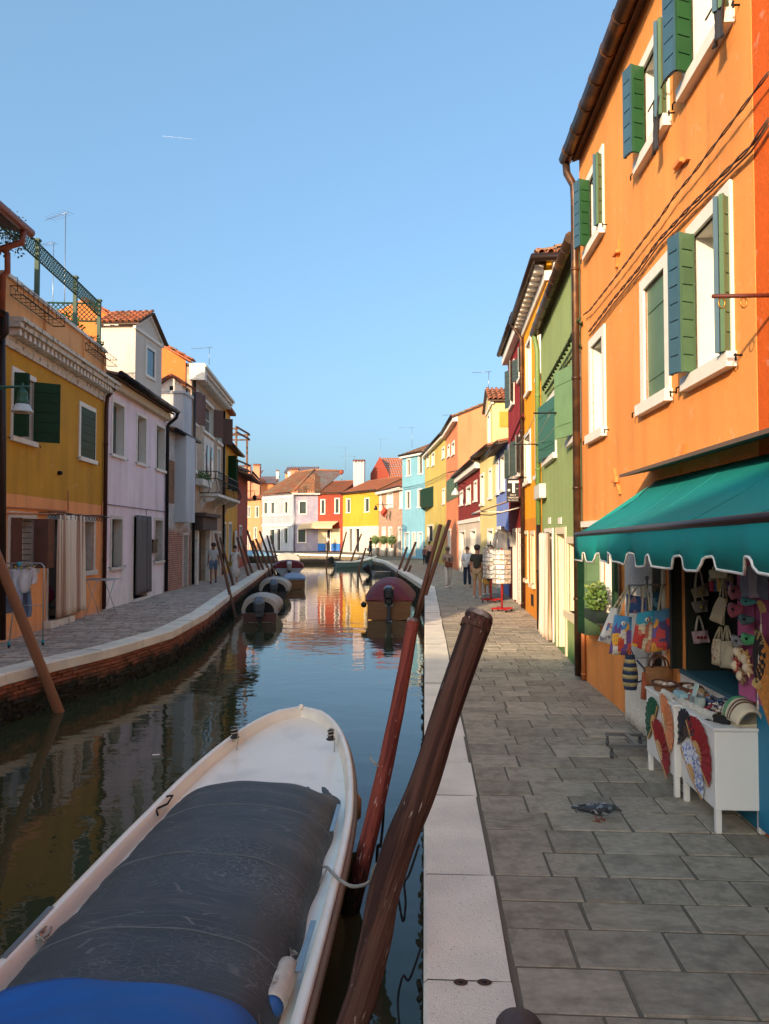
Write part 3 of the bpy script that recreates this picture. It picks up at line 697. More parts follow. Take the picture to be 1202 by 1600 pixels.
# --- dark red house with shop sign
PR = plaster('plaster_dark_red', '#93272b', patch='#b55a4e', plo=.64, phi=.7, ps=2.2, streak=.12)
rh_ = House('dark_red_house', 'dark red house with grey shutters and the tobacconist sign', (2.805,20.82), (2.87,25.4), 8.35, 7, PR)
GS = mat('shutter_slate','#3e4a46',.5,.1,5,rand=.1)
wz = []
for q in ((798,804,560,632,804),(811,818,540,588,818)):
    wd,U0,U1,Z0,Z1 = rh_.win(*q, fw=.1, depth=.15); wz.append((U0,U1,Z0,Z1))
    rh_.leaf(U1, .36, 24, Z0, Z1, GS, 6); rh_.leaf(U0, .36, 160, Z0, Z1, GS, 6)
for q in ((798.5,804,690,748,804),(809,815,676,744,815)):
    wd,U0,U1,Z0,Z1 = rh_.win(*q, fw=.1, depth=.15); rh_.leaf(U1, .38, 26, Z0, Z1, GS, 6); rh_.leaf(U0, .38, 158, Z0, Z1, GS, 6)
rh_.win(0,0,0,0, rect=(.6,1.6,.02,2.3), fw=.12, depth=.3, pane=DARK, sill=False, name='doorway'); rh_.win(0,0,0,0, rect=(2.0,3.2,.02,2.3), fw=.12, depth=.3, pane=DARK, sill=False, name='doorway')
rh_.shell(top=9.2); rh_.roof(rise=1.2, ov=.22)
mb = MB(); rh_.b(mb, -.02, rh_.L+.02, 0, .2, 7.95, 8.28); mb.build('eave_band', FRAME, rh_.root); rh_.gutter(8.33, .3, .085, PIPE)
cable(rh_, [(817,648),(808,668),(799,690)], .1, .03, m=mat('cable_red','#6e1f22',.7))
chimney((3.6,21.3), .5, .5, 8.2, 9.3, mat('chim_terra','#b8613d',.8,.15,5), 'terracotta chimney pot rising from the dark red house roof', 'flat')
def text_obj(name, body, size, loc, rot, m, parent, ext=.004, align='CENTER', sx=1., off=0.):
    c = bpy.data.curves.new(name, 'FONT'); c.body = body; c.size = size; c.offset = off; c.extrude = ext; c.align_x = align; c.align_y = 'CENTER'; c.materials.append(m)
    o = bpy.data.objects.new(name, c); COL.objects.link(o)
    dg = bpy.context.evaluated_depsgraph_get(); dg.update(); me = bpy.data.meshes.new_from_object(o.evaluated_get(dg)); bpy.data.objects.remove(o)
    me.materials.clear(); me.materials.append(m)
    o = bpy.data.objects.new(name, me); COL.objects.link(o); o.parent = parent
    M = Matrix.Translation(V(loc)) @ Euler(rot).to_matrix().to_4x4() @ Matrix.Diagonal((sx,1,1,1)); o.matrix_basis = wm(parent).inverted() @ M; return o
ys = 20.6; c0 = D(801.5,766,ys); hw = .17; hh = .33
sg = thing('tobacconist_sign', 'black hanging sign with a big white T beside the dark red house', 'sign', (c0.x,ys,c0.z-hh))
mb = MB(); mb.box(c0.x-hw,ys,c0.z-hh,c0.x+hw,ys+.06,c0.z+hh); mb.build('board', mat('sign_black','#1b1717',.4), sg, bevel=.01)
mb = MB(); mb.tube([(c0.x-hw,ys+.03,c0.z+hh+.04),(2.82,ys+.03,c0.z+hh+.04)], .012, 6); mb.build('arm', IRON, sg)
SW = mat('sign_white','#e6e2da',.5)
rx = (PI/2,0,0)
text_obj('letter', 'T', .46, (c0.x+.02,ys-.004,c0.z+.08), rx, SW, sg, off=.012); text_obj('lettering', 'SALI E', .062, (c0.x,ys-.004,c0.z-.135), rx, SW, sg)
text_obj('lettering', 'TABACCHI', .062, (c0.x,ys-.004,c0.z-.207), rx, SW, sg); text_obj('lettering', 'VAL. BOLLATI', .046, (c0.x,ys-.004,c0.z-.277), rx, SW, sg)
text_obj('lettering', 'RIV', .045, (c0.x+.12,ys-.004,c0.z+.04), rx, SW, sg)
mb = MB(); mb.lathe((c0.x-.105,ys-.002,c0.z+.0), [(.04,0),(.04,.006)], 12, ax=V((0,-1,0))); mb.build('emblem', SW, sg)
# striped shop awning of the red house (folding arms)
aw = thing('folding_awning', 'narrow beige folding awning over the souvenir racks by the dark red house', 'awning', (2.3,23,3))
q0 = D(814,790,21.6); q1 = D(735,819,25.5)
mb = MB(); zf = 2.75; mb.ob((2.83,21.3,3.2),(0,3.4,0),(-1.25,0,-.42),(0,0,.02)); mb.build('canvas', mat('awning_beige','#b59a7a',.8,.12,6), aw)
mb = MB(); mb.tube([(1.58,21.3,2.78),(1.58,24.7,2.78)], .035, 8); mb.build('front_bar', FRAME, aw)
for y in (21.5,24.5):
    mb = MB(); mb.tube([(2.83,y,2.9),(2.2,y,2.75),(1.6,y,2.77)], .02, 6); mb.build('arm', FRAME, aw)
# --- houses further along on the right
def simple_house(name, label, A, B, zt, m, wins, depth=7, rise=1.1, ov=.35, top=None, z0=0, pane=None, gut=True, doors=(), fw=.12, tile=None, ref=None, sills=True):
    h = House(name, label, A, B, zt, depth, m, z0, ref=ref)
    for q in wins: h.win(*q, fw=fw, depth=.15, pane=pane or GLASS, mull=False, sill=sills)
    for q in doors: h.win(*q, fw=fw, depth=.2, pane=DARK if len(q) < 6 else q[5], mull=False, sill=False, name='doorway') if len(q) < 6 else h.win(*q[:5], fw=fw, depth=.2, pane=q[5], mull=False, sill=False, name='doorway')
    h.shell(top=(zt+rise) if top is None else top)
    if rise: h.roof(rise=rise, ov=ov, m=tile)
    if gut: h.gutter(zt-.02, ov+.05, .07, PIPE)
    return h
YSH = mat('shutter_mustard','#b8942a',.5,.1,5)
ph = simple_house('periwinkle_house', 'narrow periwinkle blue house with mustard shutters past the dark red one', (2.87,25.45), (2.86,29.6), 5.3, plaster('plaster_periwinkle','#7f93cf',streak=.06), [(775.5,780,716,773,780),(783,789,706,768,789)], doors=[(776,783,822,925,783)], pane=YSH, rise=.9)
ch_ = simple_house('cream_house', 'cream house with tall gabled dormer and tiled roof on the right', (2.86,29.65), (2.55,34.0), 5.7, plaster('plaster_cream','#e6cf8c',streak=.08), [(751,757,738,790,757),(764,769,730,780,769)], doors=[(762,771,825,922,771)], rise=1.0)
DC = MC['plaster_cream']
# dormer of the cream house
def dormer(root, x0, x1, y0, y1, z0, ze, za, m, sgn, trim, win=None):
    """gabled dormer: face at x0, going back to x1; ridge runs back; sgn = direction the face looks along x"""
    mb = MB(); ym = (y0+y1)/2
    mb.poly([(x0,y0,z0),(x0,y1,z0),(x0,y1,ze),(x0,ym,za),(x0,y0,ze)])
    for y in (y0, y1): mb.quad((x0,y,z0),(x1,y,z0),(x1,y,ze),(x0,y,ze))
    d = mb.build('dormer', m, root)
    mb = MB(); f = sgn*.05
    for (ya,za_,yb,zb_) in ((y0-.1,ze,ym,za+.06),(ym,za+.06,y1+.1,ze)):
        mb.add([(x0+f,ya,za_-.12),(x0+f,yb,zb_-.12),(x0+f,yb,zb_),(x0+f,ya,za_),(x0-f,ya,za_-.12),(x0-f,yb,zb_-.12),(x0-f,yb,zb_),(x0-f,ya,za_)], [(0,1,2,3),(4,5,6,7),(0,1,5,4),(3,2,6,7),(0,3,7,4),(1,2,6,5)])
    mb.box(min(x0+f,x0-.01), y0-.06, ze-.14, max(x0+f,x0-.01), y1+.06, ze-.04)
    mb.build('pediment', trim, d)
    for sy in (0, 1):
        ye = y0-.18 if sy == 0 else y1+.18; dy = ym-ye
        o = V((x0+sgn*.18, ye, ze-.02)); ea = V((x1-x0-sgn*.18,0,0))
        mb = MB(); mb.ob(o, ea, V((0,dy,za-ze+.08)), V((0,0,.04))); mb.build('roof_deck', mat('eave_board','#5b4636',.8,.2,5), d)
        if sy == 0: tiles_each(d, o+V((0,0,.05)), ea*min(1, 4.2/ea.length), V((0,dy,za-ze+.08)), .2, .34)
    if win:
        ya,yb,za_,zb_ = win; mb = MB(); X0, X1 = x0+sgn*.002, x0+sgn*.04
        for b_ in ((ya-.1,za_-.1,ya,zb_+.1),(yb,za_-.1,yb+.1,zb_+.1),(ya,zb_,yb,zb_+.1),(ya,za_-.1,yb,za_)): mb.box(min(X0,X1),b_[0],b_[1],max(X0,X1),b_[2],b_[3])
        wf = mb.build('window', trim, d); mb = MB(); mb.box(min(x0,X0)-.001 if sgn < 0 else x0-.01,ya,za_,max(x0,X0) if sgn > 0 else x0+.01,yb,zb_); mb.build('pane', GLASS, wf)
    return d
dy0 = 30.3; dormer(ch_.root, 2.78, 7., dy0, dy0+3.0, 5.6, 7.6, 8.3, DC, -1, FRAME, (dy0+1.0,dy0+1.75,6.0,7.2))
mb = MB(); a = D(789.5,655,dy0-.02); mb.box(a.x-.24,dy0-.05,a.z-.32,a.x+.24,dy0-.005,a.z+.32); mb.build('dormer_shutter', YSH, ch_.root)
dr = simple_house('small_red_house', 'low dark red house with white surrounds and white ground floor on the right', (2.54,34.05), (1.99,44.0), 5.6, plaster('plaster_dark_red2','#8a2f28',streak=.08,base=(2.75,'#d8c8b4')), [(719,724,765,790,724),(729,736,757,788,736),(741,746,749,784,746)], doors=[(719,727,828,900,727),(736,744,826,908,744)], rise=1.2)
mb = MB(); dr.b(mb, 0, dr.L, 0, .06, 2.75, 2.95); mb.build('string_course', FRAME, dr.root); mb = MB(); dr.b(mb, 0, dr.L, 0, .25, 5.2, 5.55); mb.build('eave_band', FRAME, dr.root)
sh_ = simple_house('salmon_house', 'tall salmon house whose flank shows above the small red house', (1.98,44.1), (1.49,52.0), 9.3, plaster('plaster_salmon','#e08a5e',streak=.06), [(699.5,703,693,713,703),(706,710.5,687,710,710.5)], doors=[(700,705,826,888,705)], rise=1.6, depth=8)
for a in ((698,716,738,776,716),):
    u0,u1,z0,z1 = sh_.rect(*a); 
    for k in range(4): sh_.leaf(u0+(u1-u0)*k/4+.02, (u1-u0)/4-.05, 0, z0, z1, GREEN2, 0, .03)
mb = MB(); sh_.b(mb, 0, sh_.L, 0, .3, 8.95, 9.25); mb.build('eave_band', FRAME, sh_.root)
yl = simple_house('lemon_house', 'lemon yellow house with dark green shutters beside the light blue one', (1.48,52.1), (.02,66.0), 9.35, plaster('plaster_lemon','#d0b662',streak=.06), [(667,671,708,729,671),(674.5,679,705,727,679),(691,695,697,716,695),(691.5,695.5,762,788,695.5)], doors=[(667.5,677,819,846,677)], rise=1.6, depth=8)
u0,u1,z0,z1 = yl.rect(661.5,677.5,760,791,677); yl.leaf(u0, (u1-u0)*.5, 8, z0, z1, GREEN, 0, .04); yl.leaf(u1, (u1-u0)*.5, 172, z0, z1, GREEN, 0, .04)
mb = MB(); yl.b(mb, 0, yl.L, 0, .3, 9.05, 9.3); mb.build('eave_band', FRAME, yl.root)
bh = simple_house('light_blue_house', 'light blue three-storey house where the quay bends at the far end', (0.0,66.05), (-2.12,69.5), 9.7, plaster('plaster_light_blue','#79aaba',streak=.05), [(635.5,642,717,745,635.5),(653.5,661,711,742,653.5),(634.5,641.5,767,796,634.5),(652.5,660,764,794,652.5)], doors=[(632.5,640.5,831,858,632.5,mat('door_pale_blue','#7fb4c8',.6)),(644,649.5,831,869,644,mat('door_brown','#5b3f33',.6)),(652,661,831,858,652,MC['door_pale_blue'])], rise=1.5, depth=8, z0=.06, ref=(-20,40))
mb = MB(); bh.b(mb, 0, bh.L, 0, .3, 9.4, 9.66); mb.build('eave_band', FRAME, bh.root)
# ================================================================ LEFT ROW
# --- mustard house with roof terrace
PM = plaster('plaster_mustard', '#cb942c', patch='#bd8a36', plo=.52, phi=.72, ps=.5, streak=.12, base=(2.9,'#f2a468'), damp=(.25,'#e0a27a'))
mh = House('mustard_house', 'mustard yellow house with orange ground floor and roof terrace on the left quay', (-8.2,13.86), (-8.9,19.95), 5.85, 8, PM)
w1 = mh.rect(17,55,572.7,689); w2 = mh.rect(123,149,624,718.6)
zt = (w1[3]+w2[3])/2; zb = (w1[2]+w2[2])/2
wd,U0,U1,Z0,Z1 = mh.win(0,0,0,0, rect=(w1[0],w1[1],zb,zt), fw=.11, depth=.2); hooks(mh, w1[0], w1[1], zb+.05)
mh.leaf(U0, (U1-U0)*.27, 75, Z0, Z1, GREEN, 6, .02); mh.leaf(U0+.06, (U1-U0)*.27, 70, Z0, Z1, GREEN, 6, .02); mh.leaf(U1, (U1-U0)*.55, 62, Z0, Z1, GREEN, 6, .02)
wd,U0,U1,Z0,Z1 = mh.win(0,0,0,0, rect=(w2[0],w2[1],zb,zt), fw=.11, depth=.2); hooks(mh, w2[0], w2[1], zb+.05); mh.leaf(U0+.02, (U1-U0)*.96, 3, Z0, Z1, GREEN, 6, -.03)
STONEG = mat('grey_stone_surround','#cbc2b6',.8,.14,6,.25,50)
q = mh.rect(11,56,798,902,11); wd,U0,U1,Z0,Z1 = mh.win(0,0,0,0, rect=q, fw=.13, depth=.25, frame=STONEG)
mh.leaf(U0, .2, 60, Z0, Z1, BROWN_SH, 6, .02); mh.leaf(U1, .26, 78, Z0, Z1, BROWN_SH, 6, .02); mh.leaf(U1+.03, .22, 18, Z0, Z1, BROWN_SH, 6, .26)
mb = MB()
for k in range(9): mb.tube([mh.P(U0,-.04,Z0+(Z1-Z0)*(k+.5)/9), mh.P(U1,-.04,Z0+(Z1-Z0)*(k+.5)/9)], .008, 5)
mb.build('window_grille', IRON, mh.root)
q = mh.rect(72,101,806,978,101); mh.win(0,0,0,0, rect=(q[0],q[1],.16,q[3]), fw=.1, depth=.5, pane=DARK, sill=False, frame=STONEG, name='doorway')
dq = q
mb = MB(); mh.b(mb, q[0]-.12, q[1]+.25, -.5, .18, 0, .16); mb.build('door_step', WHITE, mh.root, bevel=.012)
q = mh.rect(124,148,808,897,148); wd,U0,U1,Z0,Z1 = mh.win(0,0,0,0, rect=q, fw=.13, depth=.25, pane=BROWN_SH, frame=STONEG)
mb = MB(); zc = mh.px(101,806)[1]+.04; mzc = zc
mb.tube([mh.P(1.7+4.2*k/10,.22,zc+.02*math.sin(k)) for k in range(11)], .016, 6)
for k in range(20):
    u = 1.8+k*.2; mb.tube([mh.P(u+.07*math.cos(a),.22,zc-.08+.06*math.sin(a)) for a in [2*PI*i/8 for i in range(8)]], .007, 4, close=True)
for u in (1.75,3.7,5.8): mb.tube([mh.P(u,0,zc), mh.P(u,.22,zc)], .012, 5)
mb.build('curtain_rail', IRON, mh.root)
mh.shell()
OPL = mat('orange_paint_pipe','#c67f52',.7,.1,8)
mb = MB(); mb.tube([mh.P(0,.03,2.62), mh.P(3.4,.03,2.66), mh.P(3.4,.03,3.15)], .018, 6); mb.tube([mh.P(0,.03,2.5), mh.P(2.2,.03,2.55), mh.P(5.9,.03,2.6), mh.P(5.95,.03,3.0)], .022, 6); mb.build('cable_duct', OPL, mh.root)
mb = MB(); a = mh.px(91,739); mb.lathe(mh.P(a[0],.0,a[1]), [(.05,0),(.05,.07),(.03,.1)], 8, ax=mh.n); mb.build('wall_light', IRON, mh.root)
# cornice with dentils, parapet
mb = MB(); mh.b(mb, -.1, mh.L+.05, 0, .06, 5.78, 6.0); mh.b(mb, -.1, mh.L+.12, 0, .34, 6.14, 6.25); mh.b(mb, -.1, mh.L+.14, 0, .40, 6.253, 6.33); mb.build('cornice', mat('cornice_stone','#d2c6b4',.85,.2,10,.5,40,col2='#6f675c',c2s=7,c2lo=.55,c2hi=.66), mh.root)
dm = MB(); dm.box(-.055,0,0,.055,.28,.13); dm = dm.mesh('dentil', WHITE); I = wm(mh.root).inverted(); az = math.atan2(mh.t.y, mh.t.x)
for k in range(27):
    p = I @ mh.P(.05+k*.228, 0, 6.005); o = piece('dentil', dm, mh.root, p, az+PI)
PMO = plaster('plaster_parapet', '#e6a76c', streak=.1)
mb = MB(); mh.b(mb, -.1, mh.L, -.32, -.02, 6.33, 7.16)
for u in (1.9, 4.35, mh.L-.22): mh.b(mb, u, u+.2, -.02, .03, 6.33, 7.1)
mb.build('parapet', PMO, mh.root)
mb = MB(); mh.b(mb, -.1, mh.L+.02, -.36, .05, 7.165, 7.24); mb.build('coping', WHITE, mh.root)
mb = MB(); mb.quad(mh.P(0,-.3,6.6), mh.P(mh.L,-.3,6.6), mh.P(mh.L,-8,6.6), mh.P(0,-8,6.6)); mb.build('terrace_floor', GROUT, mh.root)
mh.pipe([(6.0,.3,6.15),(6.02,.1,5.9),(6.02,.08,5.6),(6.02,.08,.05)], .055, mat('pipe_red_brown','#43221c',.5,.2,6,metal=.2))
# terrace trellis
tr = thing('terrace_trellis', 'green lattice trellis railing along the roof terrace of the mustard house', 'trellis', mh.P(3,-.1,7.24))
TG = mat('trellis_green','#2f4a35',.6,.15,6)
for u in (-.6, 1.85, 4.2, mh.L-.08):
    mb = MB(); mh.b(mb, u, u+.09, -.22, -.13, 7.24, 8.62); mb.build('post', TG, tr); mb = MB(); mh.b(mb, u-.02, u+.11, -.24, -.11, 8.62, 8.66); mb.build('post_cap', TG, tr)
mb = MB(); mh.b(mb, mh.L-.08, mh.L+.01, -3.2, -3.11, 7.24, 8.62); mb.build('post', TG, tr)
def lattice(P, ln, z0, z1, par, m, st=.13):
    mb = MB(); hh = z1-z0
    for s_ in (1,-1):
        k = -hh
        while k < ln:
            a, b = max(k,0), min(k+hh, ln)
            if b > a:
                za, zb_ = (z0+(a-k), z0+(b-k)) if s_ > 0 else (z1-(a-k), z1-(b-k))
                mb.tube([P(a,za,.01*s_), P(b,zb_,.01*s_)], .013, 4, sm=False)
            k += st
    mb.build('lattice', m, par); mb = MB()
    for z in (z0,z1): mb.tube([P(0,z,0), P(ln,z,0)], .026, 4, sm=False)
    mb.build('rail', m, par)
lattice(lambda a,z,o: mh.P(-.6+a,-.175+o,z), mh.L+.6, 8.2, 8.58, tr, TG)
lattice(lambda a,z,o: mh.P(mh.L-.035+o,-.18-a,z), 3.0, 8.05, 8.55, tr, TG)
tp = thing('lattice_panel', 'yellowish lattice panel at the back of the roof terrace', 'trellis', mh.P(3,-2.6,6.6))
lattice(lambda a,z,o: mh.P(1.4+a,-2.6+o,z), 4.0, 7.2, 8.15, tp, mat('lattice_yellow','#8d8a52',.7), .2)
for (a,b,lab) in ((.1,2.3,'empty wire planter basket hooked on the near end of the terrace parapet'),(4.4,mh.L+.1,'empty wire planter basket hooked on the far end of the terrace parapet')):
    t = thing('planter_basket', lab, 'planter basket', mh.P((a+b)/2,.15,6.85), 0, 'wire planter baskets'); mb = MB()
    for z in (6.82,7.0):
        mb.tube([mh.P(a,.04,z), mh.P(a,.3,z), mh.P(b,.3,z), mh.P(b,.04,z)], .009, 4, close=True)
    k = a
    while k <= b: mb.tube([mh.P(k,.04,7.0), mh.P(k,.04,6.82), mh.P(k,.3,6.82), mh.P(k,.3,7.0)], .006, 4); k += .24
    for k in (a+.3,(a+b)/2,b-.3): mb.tube([mh.P(k,.05,7.0), mh.P(k,.05,7.27), mh.P(k,-.06,7.29)], .008, 4)
    mb.build('basket', IRON, t)
LEAF = mat('leaf_green','#5d7a35',.55,.25,4,rand=.2,col2='#8a9a4a',c2s=3)
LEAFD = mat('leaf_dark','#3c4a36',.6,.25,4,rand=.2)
def foliage(name, c, rx, ry, rz, n, m, parent, sz=.05, seed=1):
    rg = random.Random(seed); mb = MB(); c = V(c)
    for k in range(n):
        d = V((rg.gauss(0,1),rg.gauss(0,1),rg.gauss(0,1))).normalized()*(rg.random()**.4)
        p = c + V((d.x*rx,d.y*ry,d.z*rz)); a = V((rg.uniform(-1,1),rg.uniform(-1,1),rg.uniform(-.6,1))).normalized()*sz*rg.uniform(.7,1.4); b = a.cross(V((rg.uniform(-1,1),rg.uniform(-1,1),rg.uniform(-1,1)))).normalized()*sz*.38
        mb.add([p, p+a*.5+b, p+a, p+a*.5-b], [(0,1,2,3)])
    return mb.build(name, m, parent)
def plant(name, label, c, rx, ry, rz, n, m, sz=.05, seed=1, pot=None, stem=True, cat='plant', group=None):
    t = thing(name, label, cat, (c[0],c[1],c[2]-rz), 0, group); foliage('foliage', c, rx, ry, rz, n, m, t, sz, seed)
    mb = MB(); rg = random.Random(seed+5)
    for k in range(7): mb.tube([(c[0],c[1],c[2]-rz*1.05), (c[0]+rg.uniform(-.5,.5)*rx,c[1]+rg.uniform(-.5,.5)*ry,c[2]+rg.uniform(0,.7)*rz)], [.008,.004], 4)
    mb.build('stems', WOOD, t)
    if pot: pot(t)
    return t
p = mh.P(4.9,-.7,7.45); plant('terrace_shrub', 'leafy shrub behind the trellis at the far end of the roof terrace', p, .55,.5,.5, 420, LEAF, .1, 3)
p = mh.P(5.7,-.25,7.25); plant('trailing_plant', 'small green plant spilling over the far end of the terrace coping', p, .4,.25,.28, 260, mat('leaf_mid','#4c6a33',.6,.2,4), .09, 4)
p = D(14,365,14.4); plant('bare_climber', 'dark climbing plant tangled on the near end of the terrace trellis', p, .42,.5,.5, 420, LEAFD, .07, 5)
# --- the nearer houses that stand left of the picture (gutter and pipes show at the edge)
PT = plaster('plaster_tan', '#b98a5e', streak=.1)
BG = mat('gutter_terracotta','#8e4a30',.5,.15,5,metal=.2)
th_ = House('tan_house', 'tan house at the left edge of which only eaves and rust-coloured gutter show', (-7.6,4.6), (-8.13,13.3), 8.0, 8, PT)
th_.win(0,0,0,0, rect=(1.2,2.2,4.2,5.9)); th_.win(0,0,0,0, rect=(5.2,6.2,4.2,5.9)); th_.shell(top=9.3); th_.roof(rise=1.3, ov=.5, sov=.25)
ge = D(40,300,13.5); nn = (V((ge.x,ge.y,0))-th_.A).dot(th_.n)
mb = MB(); mb.tube([th_.P(0,.62,7.85), th_.P(8.9,.62,7.85)], .085, 10); mb.tube([th_.P(8.62,.62,7.8), th_.P(8.6,.6,7.55), th_.P(8.55,.2,7.4), th_.P(8.55,.12,7.2), th_.P(8.55,.12,6.4)], .06, 8); mb.build('gutter', BG, th_.root)
mb = MB(); a = D(12,395,13.2); b = D(8,540,13.2)
mb.tube([D(-30,388,13.2), D(2,388,13.2), D(12,396,13.2), D(12,425,13.2), D(5,432,13.2), D(3,500,13.2)], .055, 8); mb.build('downpipe', BG, th_.root)
mb = MB(); mb.tube([D(3,495,13.2), D(5,700,13.2), D(4,1000,13.25)], .06, 8); mb.tube([D(-20,520,13.1), D(2,530,13.1), D(10,520,13.1), D(10,490,13.1), D(0,486,13.1)], .05, 8); mb.build('downpipe', PIPE, th_.root)
# unseen houses behind the camera, roofs shaped to shade the right quay
bk = House('unseen_tan_house', 'unseen plastered house behind the viewpoint, roof shaped to shade the right quay', (-7.4,-34), (-7.25,-5.5), 4.6, 8, PT); bk.shell()
mb = MB(); 
prof = [(-5.4,4.65),(-8,6.2),(-12.4,7.9),(-15.6,8.9),(-22,10.6),(-34,10.6)]  # roof heights chosen to set the shadow edge on the right walls
pl_ = [V((-7.25,y,z)) for y,z in prof] + [V((-7.25,-34,4.5)), V((-7.25,-5.4,4.5))]
mb.prism(pl_, (-8,0,0)); mb.build('shade_roofline', TILEF, bk.root)
lo = House('unseen_low_house', 'unseen low plastered house on the left quay, kept low to let the sun through', (-7.45,-5.3), (-7.58,3.0), 3.7, 7, PT); lo.shell(top=4.4); lo.roof(rise=.7, ov=.3)
mb = MB(); mb.prism([V((-7.62,2.95,3.6)), V((-7.62,4.55,3.6)), V((-7.62,4.55,5.8)), V((-7.62,2.95,4.7))], (-6,0,0)); mb.build('shade_wedge', PT, lo.root)  # unseen wedge added to shape the far edge of the sunlit patch
# --- lilac house
PL = plaster('plaster_lilac', '#f0dee2', patch='#e6d3d8', plo=.5, phi=.75, ps=.6, streak=.09, damp=(1.15,'#ebe6df'))
lh = House('lilac_house', 'pale lilac house with grey curtain at its door and white gabled dormer', (-8.93,20.1), (-9.48,26.4), 6.6, 8, PL)
ws = [lh.rect(*q) for q in ((174,194.7,623,715),(213,229,642,725),(243,258,658,734))]
zt = sum(r[3] for r in ws)/3; zb = sum(r[2] for r in ws)/3
for r in ws:
    lh.win(0,0,0,0, rect=(r[0],r[1],zb,zt), fw=.09, depth=.22, pane=GREY_SH); hooks(lh, r[0], r[1], zb+.05)
    mb = MB(); lh.b(mb, r[0]+.1, r[0]+(r[1]-r[0])*.55, -.215, -.18, zb+.1, zt-.1); mb.build('shutter', GREY_SH, lh.root)
for q in ((172,191.5,805,892),(240.6,254.7,808,881)):
    r = lh.rect(*q); lh.win(0,0,0,0, rect=r, fw=.1, depth=.22, pane=GREY_SH, frame=STONEG); hooks(lh, r[0], r[1], r[2]+.1)
q = lh.rect(207,230.6,803,931); lh.win(0,0,0,0, rect=(q[0],q[1],.08,q[3]), fw=.06, depth=.3, pane=DARK, sill=False, name='doorway'); ld = q
mb = MB(); lh.b(mb, q[0]-.05, q[1]+.05, -.3, .1, 0, .08); mb.build('door_step', WHITE, lh.root)
lh.shell(top=7.9); lh.roof(rise=1.3, ov=.3, sov=0)
mb = MB(); lh.b(mb, 0, lh.L, 0, .18, 6.28, 6.52); mb.build('eave_band', mat('eave_cream','#cbb591',.8,.1,6), lh.root)
lh.gutter(6.62, .42, .085, IRON, u1=lh.L+.1); lh.pipe([(6.33,.42,6.55),(6.33,.38,6.4),(6.3,.1,6.15),(6.3,.08,6.0),(6.3,.08,.05)], .06, IRON)
r = lh.rect(233,240.6,843,864); mb = MB(); lh.b(mb, r[0], r[1], 0, .12, r[2], r[3]); lh.b(mb, r[0]-.02, r[1]+.02, 0, .15, r[3]-.08, r[3]); mb.build('mailbox', IRON, lh.root)
mb = MB(); mb.tube([lh.P(0,.03,2.95), lh.P(lh.L,.03,2.95)], .015, 5); mb.tube([lh.P(3.9,.03,2.95), lh.P(3.9,.03,2.3)], .012, 5); mb.build('cable', mat('cable_grey','#8d8088',.7), lh.root)
WD = plaster('dormer_white', '#d3c8b8', streak=.06)
dy0 = 23.35; dormer(lh.root, -9.42, -10.7, dy0, 25.75, 6.3, 8.95, 9.62, WD, 1, FRAME, (24.3,25.0,7.55,8.45))
chimney((-11.2,26.0), .75, .75, 8.2, 9.35, mat('chim_dark','#5a3a30',.8,.2,5), 'dark brick chimney behind the white dormer roof', 'gable')
